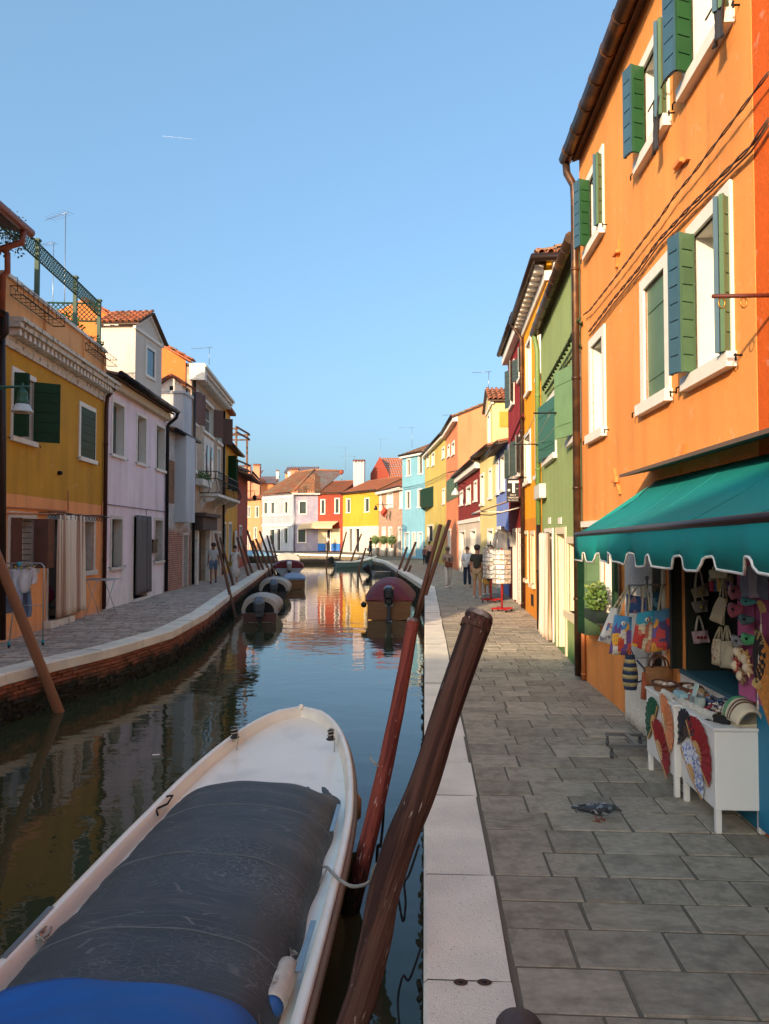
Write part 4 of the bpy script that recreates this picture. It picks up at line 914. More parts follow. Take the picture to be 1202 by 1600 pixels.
# --- grey plaster and brick house with chimney breast
def brick_wall_mat(name, c1, c2, mort, sc=1., plasterc=None, plz=None, lo=.45, hi=.55):
    m = mat(name, c1, .92, .0); t = m.node_tree; N = t.nodes; Lk = t.links; b = N['Principled BSDF']
    for l in list(b.inputs['Base Color'].links): Lk.remove(l)
    tc = N.new('ShaderNodeTexCoord'); sp = N.new('ShaderNodeSeparateXYZ'); Lk.new(tc.outputs['Object'], sp.inputs[0])
    ad = N.new('ShaderNodeMath'); ad.operation = 'ADD'; Lk.new(sp.outputs[0], ad.inputs[0]); Lk.new(sp.outputs[1], ad.inputs[1])
    cb = N.new('ShaderNodeCombineXYZ'); Lk.new(ad.outputs[0], cb.inputs[0]); Lk.new(sp.outputs[2], cb.inputs[1])
    br = N.new('ShaderNodeTexBrick'); Lk.new(cb.outputs[0], br.inputs[0]); br.inputs['Scale'].default_value = sc
    br.inputs['Brick Width'].default_value = .27; br.inputs['Row Height'].default_value = .08; br.inputs['Mortar Size'].default_value = .010
    for i, c in ((1,c1),(2,c2),(3,mort)): br.inputs[i].default_value = (*hx(c),1)
    cur = br.outputs[0]
    n = N.new('ShaderNodeTexNoise'); n.inputs['Scale'].default_value = 1.1; n.inputs['Detail'].default_value = 8; Lk.new(tc.outputs['Object'], n.inputs['Vector'])
    if plasterc:
        f = n.outputs['Fac']
        if plz is not None:
            m1 = N.new('ShaderNodeMath'); m1.operation = 'MULTIPLY_ADD'; m1.inputs[1].default_value = 1.2; Lk.new(f, m1.inputs[0]); Lk.new(sp.outputs[2], m1.inputs[2]); f = m1.outputs[0]; lo, hi = plz+.45, plz+.75
        mr = N.new('ShaderNodeMapRange'); mr.inputs[1].default_value = lo; mr.inputs[2].default_value = hi; Lk.new(f, mr.inputs[0])
        mx = N.new('ShaderNodeMix'); mx.data_type = 'RGBA'; Lk.new(mr.outputs[0], mx.inputs[0]); Lk.new(cur, mx.inputs[6]); mx.inputs[7].default_value = (*hx(plasterc),1); cur = mx.outputs[2]
    n2 = N.new('ShaderNodeTexNoise'); n2.inputs['Scale'].default_value = 3.; n2.inputs['Detail'].default_value = 6; Lk.new(tc.outputs['Object'], n2.inputs['Vector'])
    mr = N.new('ShaderNodeMapRange'); mr.inputs[1].default_value = .3; mr.inputs[2].default_value = .7; mr.inputs[3].default_value = .8; mr.inputs[4].default_value = 1.15; Lk.new(n2.outputs['Fac'], mr.inputs[0])
    hv = N.new('ShaderNodeHueSaturation'); Lk.new(cur, hv.inputs['Color']); Lk.new(mr.outputs[0], hv.inputs['Value']); Lk.new(hv.outputs[0], b.inputs['Base Color'])
    bp = N.new('ShaderNodeBump'); bp.inputs['Strength'].default_value = .4; bp.inputs['Distance'].default_value = .02; Lk.new(br.outputs['Fac'], bp.inputs['Height']); bp.invert = True; Lk.new(bp.outputs[0], b.inputs['Normal'])
    return m
BGW = brick_wall_mat('grey_over_brick', '#985644', '#a86c52', '#b5a592', 1., '#c4bfb9', 2.3)
kh = House('chimney_house', 'narrow grey plastered house with exposed brick base and chimney breast', (-9.5,26.55), (-9.73,30.1), 6.0, 7, BGW)
kh.win(0,0,0,0, rect=(2.35,3.2,.02,2.2), fw=.1, depth=.25, pane=mat('door_wood','#6e5a48',.7,.15,6), sill=False, frame=STONEG, name='doorway')
kh.shell(top=7); kh.roof(rise=1.0, ov=.3, sov=0); kh.gutter(5.98,.36,.07,IRON)
GP = plaster('plaster_grey_blue','#c2c5c8',streak=.08)
mb = MB(); kh.b(mb, 1.2, 2.6, 0, .42, 2.6, 6.0); mb.build('chimney_breast', GP, kh.root)
mb = MB(); kh.b(mb, .0, 1.0, 0, .03, 3.3, 4.9); mb.build('rough_patch', brick_wall_mat('rough_brick','#9a6a45','#7d5538','#8a7a66',1.6), kh.root)
c_ = kh.P(1.7,-.15,0); chimney((c_.x,c_.y), .95, 1.05, 6.0, 7.55, GP, 'pale grey chimney with little gabled tile cap above the narrow grey house', 'gable')
# --- palazzo
PZ = brick_wall_mat('palazzo_brick', '#a88e76', '#b89f84', '#c0ae96', 1., '#bda890', None, .42, .66)
pz = House('brick_palazzo', 'tall old brick palace with carved balcony and Gothic window on the left', (-9.74,30.15), (-10.72,38.5), 9.1, 9, PZ)
tops = [pz.rect(*q) for q in ((303,309,603,650,309),(317,334,619,675),(338,347.5,645,690))]
for i, r in enumerate(tops):
    wd,U0,U1,Z0,Z1 = pz.win(0,0,0,0, rect=(r[0],r[1],tops[1][2],tops[1][3]), fw=.13, depth=.2); pz.leaf(U1, .55, 25+20*i, Z0, Z1, BROWN_SH, 0); 
    if i == 0: pz.leaf(U0+.1, .5, 20, Z0, Z1, BROWN_SH, 0)
# gothic double window
r = pz.rect(317,331,681,748)
mb = MB(); pz.b(mb, r[0]-.1, r[1]+.1, 0, .08, r[2], r[3]); 
for k in range(2):
    u = r[0]+(r[1]-r[0])*(.27+.46*k); 
    mb.poly([pz.P(u+math.cos(a)*.3,.1,r[3]-.75+math.sin(a)*.55) for a in [PI*i/10 for i in range(11)]])
gwm = mb.build('gothic_window', WHITE, pz.root)
for k in range(2):
    u = r[0]+(r[1]-r[0])*(.27+.46*k); mb = MB(); mb.poly([pz.P(u-.22,.125,r[2]+.05), pz.P(u+.22,.125,r[2]+.05)] + [pz.P(u+math.cos(a)*.22,.125,r[3]-.75+math.sin(a)*.42) for a in [PI*i/8 for i in range(9)]]); mb.build('pane', GLASS, gwm, solid=.02)
for q in ((339,344,700,750,344),(303,307,690,740,307)): pz.win(*q, fw=.12, depth=.15)
# portal
pr = pz.rect(300,323,800,908,300)
pz.holes.append((pr[0]+.5, pr[1]-.3, 0, 2.3))
for a_,b_ in ((pr[0]+.2,pr[0]+.5),(pr[1]-.3,pr[1])): mb = MB(); pz.b(mb, a_, b_, 0, .2, 0, 2.3); mb.build('portal_jamb', WHITE, pz.root)
mb = MB(); pz.b(mb, pr[0]+.0, pr[1]+.2, 0, .45, 2.32, 2.9); pz.b(mb, pr[0]-.1, pr[1]+.3, 0, .6, 2.9, 3.05); mb.build('portal_lintel', mat('dark_lintel','#4f4036',.85,.2,6,.4,20), pz.root)
mb = MB(); pz.b(mb, pr[0]+.5, pr[1]-.3, -.25, -.2, 0, 2.3); mb.build('portal_door', mat('roller_brown','#5e4a3c',.7,.2,4,stretch=(1,1,14)), pz.root)
pz.win(0,0,0,0, rect=(5.6,6.3,1.2,2.6), fw=.1); pz.win(0,0,0,0, rect=(7.0,7.8,.02,2.3), fw=.1, pane=DARK, sill=False, name='doorway')
pz.shell(top=10.6); pz.roof(rise=1.2, ov=.3, sov=0)
mb = MB(); pz.b(mb, -.05, pz.L+.05, 0, .5, 9.0, 9.14); pz.b(mb, -.05, pz.L+.1, 0, .6, 9.143, 9.26); mb.build('cornice', WHITE, pz.root)
dm = MB(); dm.box(-.07,0,0,.07,.42,.22); dm = dm.mesh('corbel', WHITE); I = wm(pz.root).inverted(); az = math.atan2(pz.t.y,pz.t.x)
for k in range(24): piece('corbel', dm, pz.root, I @ pz.P(.1+k*.35,0,8.775), az+PI)
mb = MB(); pz.b(mb, -.06, .35, -.1, .55, 8.6, 9.3); mb.build('cornice_end', WHITE, pz.root)
pz.pipe([(.12,.1,8.7),(.12,.1,.05)], .06, IRON); pz.pipe([(8.2,.1,8.7),(8.2,.1,.05)], .06, IRON)
# orange flank block behind (lit gable)
oz = thing('orange_rear_house', 'sunlit orange gable end rising behind the narrow grey house', 'house', (-12.5,30.2,0))
mb = MB(); mb.prism([pz.P(-.06,-n_,z_) for n_,z_ in ((.25,4),(.25,9.4),(1.5,10.2),(4.5,11.9),(7.5,10.4),(7.5,4))], pz.t*.04); mb.build('wall', plaster('plaster_orange_rear','#dc7a3c',streak=.05), oz)
mb = MB(); tiles(mb, pz.P(-.25,.05,9.38), pz.t*.6, -pz.n*4.5+UPV*2.55, .2, .4); mb.ob(pz.P(-.22,.0,9.31), pz.t*.55, -pz.n*4.5+UPV*2.55, UPV*.06); stuff(mb.build('roof', TILE, oz))
# balcony
bz = pz.px(335,780)[1]; bu0 = pz.px(313,765)[0]; bu1 = pz.px(352,765)[0]
BA = mat('wrought_iron_balcony','#1d1c1e',.5,.15,9,metal=.4)
mb = MB(); pz.b(mb, bu0, bu1, 0, .8, bz-.05, bz+.08); mb.build('balcony_slab', WHITE, pz.root)
for k in range(3):
    mb = MB(); u = bu0+.2+k*(bu1-bu0-.4)/2; mb.prism([pz.P(u-.1,0,bz-.06), pz.P(u-.1,.7,bz-.06), pz.P(u-.1,.55,bz-.25), pz.P(u-.1,.2,bz-.35), pz.P(u-.1,0,bz-.7)], pz.t*.2); mb.build('balcony_corbel', WHITE, pz.root)
bal = MB(); nb = 26
path = [(bu0,0),(bu0,.75),(bu1,.75),(bu1,0)]
def bp(s_):
    segs = [(path[i],path[i+1]) for i in range(3)]; ls = [math.dist(a,b) for a,b in segs]; d = s_*sum(ls)
    for (a,b),l in zip(segs,ls):
        if d <= l: return (a[0]+(b[0]-a[0])*d/l, a[1]+(b[1]-a[1])*d/l)
        d -= l
    return path[-1]
for k in range(nb+1):
    u,n_ = bp(k/nb); cu = (u-(bu0+bu1)/2); 
    bal.tube([pz.P(u,n_,bz+1.05), pz.P(u,n_,bz+.75), pz.P(u+cu*.06,n_+(.1 if n_ > .1 else 0),bz+.45), pz.P(u+cu*.08,n_+(.14 if n_ > .1 else 0),bz+.25), pz.P(u,n_,bz+.09)], .014, 4)
    bal.tube([pz.P(u+.06*math.cos(a),n_,bz+.88+.06*math.sin(a)) for a in [2*PI*i/6 for i in range(6)]], .009, 4, close=True)
for z in (1.06,.74,.1): bal.tube([pz.P(*p_,bz+z) for p_ in path], .02, 5)
bal.build('balcony_railing', BA, pz.root)
fb = thing('flower_box', 'stone flower box with green and red plants on the brick palace', 'flower box', pz.P(1.6,.2,4.2))
fu0, fz = pz.px(303,752); fu1 = pz.px(318,752)[0]
mb = MB(); pz.b(mb, fu0, fu1, 0, .38, fz-.15, fz+.12); mb.build('box', WHITE, fb); c = pz.P((fu0+fu1)/2,.2,fz+.3); foliage('foliage', c, .3,.75,.22, 200, LEAF, fb, .1, 9)
# --- ochre and red houses at the end of the left row
yz = simple_house('ochre_house', 'narrow ochre house squeezed beyond the brick palace', (-10.73,38.6), (-11.75,45.6), 7.1, plaster('plaster_ochre','#d8a23c',streak=.1), [(356.5,360.5,712,765,356.5)], doors=[(349,353,815,890,349),(357,362,815,880,357)], rise=1.0)
u0,u1,z0,z1 = yz.rect(356,361,712,765); yz.leaf(u1, .5, 40, z0, z1, GREEN, 0); yz.leaf(u0, .5, 110, z0, z1, GREEN, 0)
mb = MB(); yz.b(mb, .2, 3.2, -4, -.02, 7.0, 9.0); mb.build('upper_block', MC['plaster_ochre'], yz.root); mb = MB(); yz.b(mb, .1, 3.3, -4.1, .3, 9.0, 9.15); mb.build('upper_roof', TILE, yz.root)
rz_ = simple_house('brick_red_house', 'brick red house with dark overhanging eaves ending the left row', (-11.78,45.7), (-12.9,53.0), 6.1, plaster('plaster_brick_red','#a54e44',streak=.1), [], doors=[(374,378,820,872,374)], rise=1.2, ov=.9)
al = thing('roof_altana', 'weathered wooden roof platform above the end of the left row', 'roof terrace', (-13,50,7)); mb = MB()
a0 = D(362,735,50); zA = a0.z; zB = D(362,676,50).z
for x in (-14.0,-12.6):
    for y in (48.5,51.5): mb = MB(); mb.box(x-.06,y-.06,6.4,x+.06,y+.06,zB+.1); mb.build('post', WOOD, al)
mb = MB()
for z in (zB, zB-.35, zA+.4, zA): mb.box(-14.2,48.4,z,-12.4,48.5,z+.1); mb.box(-14.2,51.5,z,-12.4,51.6,z+.1); mb.box(-12.6,48.2,z+.1,-12.5,51.8,z+.2)
mb.box(-14.2,48.3,zA,-12.4,51.7,zA+.06); mb.build('rail', WOOD, al)
lamp = thing('far_wall_lamp', 'small dark lantern hanging from the brick red house', 'lantern', (-12.4,53,3.5)); c = D(398,778,52); mb = MB(); mb.tube([(-12.9,52,c.z+.5),(c.x,52,c.z+.5),(c.x,52,c.z+.2)], .025, 5); mb.build('arm', IRON, lamp); mb = MB(); mb.lathe((c.x,52,c.z-.2), [(.1,0),(.16,.3),(.04,.42)], 8); mb.build('lantern_head', IRON, lamp)
# ================================================================ FAR HOUSES ACROSS THE BEND
Z3 = .3
def PX(px, y): return (V(D(px,838,y)).x, y)
FG = mat('far_window_dark','#2b3a36',.3,.2,2)
vl = plaster('plaster_violet_white','#b3adb2',streak=.12,base=(3.4,'#b5b6ba'))
f1 = simple_house('peach_house', 'peach orange house at the far left end of the canal', PX(384,97), PX(409,93.5), 6.9, plaster('plaster_peach','#cf9468',streak=.06), [(387,391.5,791,809,387),(399,404.5,791,809,399),(397,401.5,824,842,397)], rise=1.0, z0=Z3, pane=FG, doors=[(387,391,832,858,387)], gut=False, ref=(-15,50), tile=TILE)
f2 = simple_house('violet_house_left_front', 'pale violet corner house front with white shopfront and hipped tile roof', PX(409.5,93), PX(458,88), 7.3, vl, [(412,418.5,784,804,412),(423,429.5,784,804,423),(444,450.5,783,803,444)], rise=0, z0=Z3, pane=FG, doors=[(432,439,825,859.5,432),(421,430,826,850,421,FG),(443,450.5,824,848,443,FG)], gut=False, ref=(-15,50), depth=5)
f2.root.name = 'violet_house'
mb = MB(); f2.b(mb, 0, f2.L, 0, .08, 6.75, 6.95); f2.b(mb, 0, f2.L, 0, .07, 4.6, 4.72); f2.b(mb, 0, f2.L, 0, .1, 3.3, 3.5); mb.build('string_course', FRAME, f2.root)
f2b = simple_house('mauve_house', 'mauve house front with one window above and one below near the beige awning', PX(458.3,88), PX(497,88.2), 7.3, plaster('plaster_mauve','#9c94a6',patch='#aca4aa',plo=.5,phi=.6,ps=1.4,streak=.1), [(467,480,782.5,804,467),(464.5,479,826,848.5,464.5)], rise=0, z0=Z3, pane=FG, gut=False, ref=(-15,50), depth=5)
f2b.pipe([(.15,.06,7.2),(.15,.06,.3)], .06, STEEL)
bt = House('unseen_shade_house', 'unseen tall house added beyond the left row to shade the far fronts', (-39,57), (-27,58.5), 10.6, 6, plaster('plaster_far_left','#c08a5a',streak=.06), ref=(-30,30)); bt.shell(top=11.8); bt.roof(rise=1.2)  # unseen block added to cast shade on the far houses
# one hipped roof over the violet and mauve fronts
hp = thing('hipped_roof', 'weathered hipped tile roof over the violet and mauve fronts', 'roof', (-14,92,7.3)); mb = MB()
e0 = V((*PX(407,92.6),7.35)); e1 = V((*PX(458,87.4),7.35)); e2 = V((*PX(499,87.7),7.35)); rA = D(492,735,94); rB = D(462,739,98); rC = D(537,737,94)
def tri_tiles(mb, a, b, top0, top1, cw=.3, rh=.5):
    """tile courses on a quad/triangle a-b (eave) to top0-top1"""
    nr = max(3, round(((a+b)/2-(top0+top1)/2).length/rh))
    for r in range(nr):
        l0, r0 = a.lerp(top0, r/nr), b.lerp(top1, r/nr); l1, r1 = a.lerp(top0,(r+1)/nr), b.lerp(top1,(r+1)/nr)
        nc = max(1, round((r0-l0).length/cw)); nn = (r0-l0).cross(l1-l0).normalized(); nn = nn if nn.z > 0 else -nn
        for c in range(nc):
            A,B = l0.lerp(r0,c/nc), l0.lerp(r0,(c+1)/nc); C,D_ = l1.lerp(r1,c/nc), l1.lerp(r1,(c+1)/nc); j = ru(0,.03)
            mb.add([A+nn*.0, (A+B)/2+nn*(.12+j), B, C-nn*.03, (C+D_)/2+nn*(.07+j), D_-nn*.03], [(0,1,4,3),(1,2,5,4)])
tri_tiles(mb, e1, e2, rA, rC); tri_tiles(mb, e0, e1, rB, rA)
mb.tube([e1+UPV*.1, rA+UPV*.1], .12, 6); mb.tube([rB+UPV*.1, rA+UPV*.1, rC+UPV*.1], .13, 6)
stuff(mb.build('roof_tiles', TILEF, hp))
mb = MB(); mb.poly([e0-UPV*.1, e1-UPV*.1, e2-UPV*.1, V((-11,100,7.2)), V((-19,100,7.2))]); mb.build('eave_soffit', FRAME, hp)
for k in range(16):
    mb = MB(); p = e1.lerp(e2, k/15); mb.box(p.x-.08,p.y,p.z-.28,p.x+.08,p.y+.35,p.z-.12); mb.build('rafter_end', FRAME, hp)
f3 = simple_house('scarlet_shop_house', 'red house with beige awning and bright blue shop base', PX(497.3,88.2), PX(535.5,87), 7.3, plaster('plaster_scarlet','#98422f',streak=.07), [(501,508.5,780,804,501),(523,531,778,803,523)], rise=1.5, z0=Z3, pane=FG, gut=False, ref=(-15,50), doors=[(509.5,517.5,826,861,509.5)], tile=TILE)
CRW = mat('shop_window_cream','#d9c39a',.4,.1,3); BLU = mat('shop_base_blue','#1668b8',.5,.08,4)
for a,b in ((497.5,509),(518.5,532)):
    r = f3.rect(a,b,826,849,a); mb = MB(); f3.b(mb, r[0],r[1],.0,.06,r[2],r[3]); mb.build('shop_window', CRW, f3.root); r = f3.rect(a,b,849.2,861.5,a); mb = MB(); f3.b(mb, r[0],r[1],.0,.12,Z3,r[3]); mb.build('shop_base', BLU, f3.root)
fa = thing('beige_awning', 'beige canvas awning reaching over the far red shop', 'awning', f3.P(1,1,3.5)); zc = f3.px(500,815)[1]
mb = MB(); mb.ob(f3.P(-1.9,.05,zc), f3.t*4.7, f3.n*1.6-UPV*.6, UPV*.04); mb.ob(f3.P(-1.9,1.64,zc-.85), f3.t*4.7, f3.n*.03, UPV*.25); mb.build('canvas', mat('awning_cream','#d6bd92',.8,.08,4), fa)
f4 = simple_house('far_yellow_house', 'bright yellow house with white ground floor across the bend', PX(535.8,87), PX(591.5,80), 7.15, plaster('plaster_far_yellow','#d39f34',streak=.05,base=(2.95+.0,'#d8cbb8')), [(541,548,779,802,541),(569.5,577.5,778,801,569.5)], rise=1.5, z0=.25, pane=FG, gut=True, ref=(-15,50), doors=[(544.5,551,824.5,862,544.5),(554.5,562.6,824.5,862,554.5),(570.5,573,825,862,570.5,mat('door_red','#8a3a2c',.6))], tile=TILE)
f5 = simple_house('far_brick_house', 'brick house with white windows beside the topiary pots', PX(592,79.8), PX(630,71), 6.9, brick_wall_mat('far_brick','#b98a6c','#a87a5e','#c9b49c',.8), [(593,596.5,770,798,593),(604.5,614.5,768.6,795,604.5),(624.5,629,768,796,624.5)], rise=1.6, z0=.15, pane=FRAME, gut=True, ref=(-20,40), doors=[(597,603,823,868,597,FRAME),(607,613,823,868,607),(622,628,823,868,622)], fw=.2, tile=TILE)
mb = MB(); f5.b(mb, 0, f5.L, 0, .4, 6.55, 6.85); mb.build('eave_band', FRAME, f5.root)
# red house behind with its own roof
rb = thing('rear_red_house', 'red gabled house rising behind the far yellow and brick houses', 'house', (-5.5,92,0)); 
c0 = D(579,740,92); c1 = D(594,713,92); c2 = D(609,730,92); c3 = D(631,715,92)
mb = MB(); mb.prism([V((c0.x,92,3)), V((c0.x,92,c0.z)), V((c1.x,92,c1.z)), V((c2.x,92,c2.z-1.0)), V((c2.x,92,3))], (0,6,0)); mb.build('wall', plaster('plaster_rear_red','#9c4836',streak=.06), rb)
mb = MB(); tri_tiles(mb, V((c2.x-.2,91.8,c2.z-1.4)), V((2.5,91.8,c2.z-1.4)), V((c1.x,95,c1.z+.1)), V((2.5,95,c1.z+.1))); stuff(mb.build('roof', TILE, rb))
mb = MB(); mb.box(c2.x,91.95,3,2.5,97,c2.z-1.3); mb.build('side_wall', MC['plaster_rear_red'], rb)
# roofs and blocks further back
for i,(pa,pb,yt,yb,y,cc,lab) in enumerate(((395,428,752,780,104,'#d88a58','salmon house with low tile roof behind the peach one'),(446,492,736,775,112,'#dd9a6a','orange house block rising behind the hipped roof'),(388,402,742,760,108,'#b98a70','brown house block behind the peach house at far left'))):
    a = D(pa,yt,y); b = D(pb,yb,y); t = thing('rear_house', lab, 'house', ((a.x+b.x)/2,y+3,0)); mb = MB(); mb.box(a.x,y,2,b.x,y+6,a.z-.3); mb.build('wall', plaster('plaster_rear%d'%i, cc, streak=.06), t)
    mb = MB(); tri_tiles(mb, V((a.x-.3,y-.4,a.z-.4)), V((b.x+.3,y-.4,a.z-.4)), V((a.x-.3,y+3,a.z+.9)), V((b.x+.3,y+3,a.z+.9))); stuff(mb.build('roof', TILE, t))
TC = mat('chim_salmon','#d08a68',.8,.12,4)
for (px,yt,yb,y,w_,m_,lab) in ((402,728,765,100,.9,TC,'salmon chimney with tiled cap at the far left'),(388,729,760,101,.7,TC,'shorter salmon chimney beside the far left one'),(461,735,755,104,1.1,TC,'wide low salmon chimney left of the hipped roof'),(434,737,760,106,.35,FRAME,'thin white flue pipe among the far roofs'),(561.5,722,755,90,1.35,mat('chim_white','#bcb0b4',.8,.12,4),'large pale chimney with two tiled pots above the yellow house'),(453,737,752,106,.5,STEEL,'grey steel flue with cowl among the far roofs')):
    a = D(px,yt,y); b = D(px,yb,y); chimney((a.x,y), w_, w_, b.z-1.5, a.z-.15, m_, lab, 'flat', 'chimneys on the far roofs')
dsh = thing('satellite_dish', 'reddish round satellite dish on the hipped roof', 'dish', D(535,738,90)); mb = MB(); c = D(534,738,90); mb.lathe(c, [(.02,0),(.27,.06),(.31,.1)], 14, ax=V((-.2,-1,.2))); mb.build('dish', mat('dish_red','#a5523a',.6), dsh); mb = MB(); mb.tube([c, c+V((0,.2,-1.5))], .04, 5); mb.build('post', STEEL, dsh)
# topiary balls in white pots
for i,(px,lab) in enumerate(((587,'leftmost of the three topiary balls in white pots at the far houses'),(600,'middle one of the three topiary balls in white pots at the far houses'),(612.5,'rightmost of the three topiary balls in white pots at the far houses'))):
    y = 72.5-.8*i; b = D(px,869+.6*i,y); c = D(px,844,y); z0 = gz(y)
    t = thing('topiary', lab, 'topiary', (b.x,y,z0), 0, 'topiary balls'); mb = MB(); mb.lathe((b.x,y,z0), [(.36,0),(.42,.75),(.44,.8)], 4); mb.build('pot', FRAME, t)
    mb = MB(); mb.tube([(b.x,y,z0+.75),(b.x,y,c.z-.3)], .04, 5); mb.build('trunk', WOOD, t); foliage('crown', (b.x,y,c.z), .46,.46,.44, 500, LEAF, t, .13, 20+i)
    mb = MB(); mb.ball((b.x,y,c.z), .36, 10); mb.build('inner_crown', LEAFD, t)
# flags and lamp on the brick house
fl = thing('red_flag', 'faded red flag hanging from a pole on the far brick house', 'flag', D(600,800,75)); c = D(598,790,75)
mb = MB(); mb.tube([D(605,812,76.5), D(597,783,74)], .03, 5); mb.build('pole', IRON, fl)
mb = MB(); mb.grid(lambda u,v: D(597+7*u+2*math.sin(v*6), 790+15*v+5*u, 74.3+.2*math.sin(u*7+v*3)), 6, 6); mb.build('cloth', mat('flag_red','#9a3a26',.8,.15,3), fl, solid=.01)
lp = thing('bracket_lamp', 'lantern on a long iron arm over the far quay', 'lamp', D(606,788,74)); mb = MB(); mb.tube([D(620,789,74.5), D(588,788,74.5)], .03, 5); mb.tube([D(618,790,74.5), D(614,795,74.5), D(606,789,74.5)], .02, 5); mb.build('arm', IRON, lp); c = D(587.5,793,74.5); mb = MB(); mb.lathe(c-UPV*.25, [(.18,0),(.2,.08),(.08,.4),(.02,.5)], 8); mb.build('lantern_head', IRON, lp)
# antennas
for px,pt,pb_,y,lab,bo,az in ((100,333,530,24,'tall roof antenna behind the terrace of the mustard house',1.2,2.6),(82,380,520,30,'thinner antenna seen through the terrace trellis',.8,2.8),(327,543,570,42,'antenna above the cornice of the brick palace',1.3,2.8),(554,713,752,95,'antenna left of the large pale chimney',1.8,3.0),(540,700,735,110,'faint far antenna above the hipped roof',1.8,3.1),(644,668,700,72,'antenna on the light blue house',1.4,2.9),(764,581,615,33,'antenna above the cream dormer',.8,2.7),(595,686,740,93,'white panel antenna above the rear red house',.9,0),(458,727,740,110,'small antenna above the far chimneys',1.6,3.1),(704,648,665,55,'small antenna behind the salmon roof',.8,2.5)):
    a = D(px,pb_,y); b = D(px,pt,y); antenna(a, b.z-a.z, lab, bo, az)
# ================================================================ SHOP FRONT ON THE RIGHT
TEAL = mat('awning_teal','#149a94',.75,.14,1.6,.15,9,rand=0)
tn = TEAL.node_tree; _b = tn.nodes['Principled BSDF']; _t = tn.nodes.new('ShaderNodeBsdfTranslucent'); _x = tn.nodes.new('ShaderNodeMixShader'); _x.inputs[0].default_value = .3   # light comes through the canvas
tn.links.new(_b.inputs['Base Color'].links[0].from_socket, _t.inputs[0]); tn.links.new(_b.outputs[0], _x.inputs[1]); tn.links.new(_t.outputs[0], _x.inputs[2]); tn.links.new(_x.outputs[0], tn.nodes['Material Output'].inputs[0])
ta = thing('teal_awning', 'teal canvas awning with white scalloped edge on the orange house', 'awning', (1.9,5,2.1))
Y0, Y1 = 1.6, 7.62; XF, ZF, XW, ZW = 1.545, 2.075, 2.30, 2.60
def zl(y): return .016*(Y1-y)                        # the bar climbs a little towards the near end
def awn(u, v): 
    y = Y1 - (Y1-Y0)*u; yy = y - (.28*(1-v) if u < .01 else 0)
    return V((XW+(XF-XW)*v, y if u > .01 else Y1-.3*(1-v), ZW+(ZF+zl(y)-ZW)*v - (.04+.02*math.sin(u*11))*math.sin(PI*v) + .012*math.sin(u*23+v*2)*math.sin(PI*v)))
mb = MB(); mb.grid(awn, 40, 8); mb.build('canvas', TEAL, ta, solid=.006)
for k in range(1,6):
    mb = MB(); mb.tube([awn(k/6+.03*(k%2),j/10)+V((0,0,.005)) for j in range(11)], .0035, 4); mb.build('seam', mat('awning_seam','#0d7471',.8), ta)
mb = MB(); mb.tube([(XF,Y1+.02,ZF-.01),(XF,Y0,ZF-.01+zl(Y0))], .028, 8); mb.build('front_bar', mat('awning_bar_brown','#3a2a28',.4,.1,5,metal=.3), ta)
edge = []; y = Y1-.02; per = .52
while y > Y0:
    j1,j2,j3 = ru(-.02,.02),ru(-.012,.012),ru(-.02,.02); edge += [(y,j2),(y-.15,j2-.008),(y-.30+j1,-.01),(y-.335+j1,.03),(y-.35+j1,.06+j2),(y-.375+j1*.5,.072+j2),(y-.445+j3*.5,.072),(y-.47+j3,.058),(y-.485+j3,.03)]; y -= per
mb = MB(); vs = []
for (yy,dz) in edge:
    wv = .02*math.sin(yy*7)+.012*math.sin(yy*17+1); zz = ZF+zl(yy); vs += [V((XF-.015,yy,zz-.02)), V((XF-.015+wv*.5,yy,zz-.15)), V((XF-.015+wv,yy,zz-.262+dz))]
mb.add(vs, [(3*i+k,3*i+3+k,3*i+4+k,3*i+1+k) for i in range(len(edge)-1) for k in (0,1)], 0, True); mb.build('valance', TEAL, ta, solid=.004)
mb = MB(); mb.tube([vs[3*i+2] for i in range(len(edge))], .0085, 6); mb.build('trim', FRAME, ta)
mb = MB(); mb.quad(V((XF-.01,Y1-.01,ZF-.02)), V((XF-.01,Y1-.01,ZF-.2)), V((XF+.05,Y1-.01,ZF-.2)), V((XW-.1,Y1-.28,ZW-.05))); mb.build('side_flap', TEAL, ta, solid=.004)
mb = MB(); mb.ob((2.33,Y0,2.72),(0,6.05,0),(-.34,0,-.07),(0,0,.03)); mb.build('cover_board', mat('cover_board','#6b564a',.8,.15,5,stretch=(1,.2,1)), ta)
for y in (7.35,4.6):
    mb = MB(); mb.tube([(2.3,y,2.25),(1.95,y-.3,2.2),(XF+.02,y-.05,ZF-.02)], .018, 6); mb.build('arm', FRAME, ta)
# --- white cabinets
CW = mat('white_melamine','#ece9e2',.35,.03,3)
def cabinet(x0,x1,y0,y1,label):
    t = thing('white_cabinet', label, 'cabinet', ((x0+x1)/2,(y0+y1)/2,0), 0, 'white display cabinets'); mb = MB(); mb.cbox(x0,y0,.16,x1,y1,.70,.004); mb.build('body', CW, t)
    mb = MB(); mb.cbox(x0-.012,y0-.012,.702,x1+.006,y1+.006,.724,.005); mb.build('top', CW, t)
    for x in (x0+.004,x1-.044):
        for y in (y0+.004,y1-.044): mb = MB(); mb.cbox(x,y,0,x+.04,y+.04,.158,.003); mb.build('leg', CW, t)
    return t
cA = cabinet(2.0,2.34,5.26,5.92,'nearer white cabinet carrying the navy, red and white fans'); cB = cabinet(1.955,2.28,5.96,6.68,'farther white cabinet carrying the green, orange and red fans')
STK = mat('fan_wood','#c79a62',.6,.12,20); 
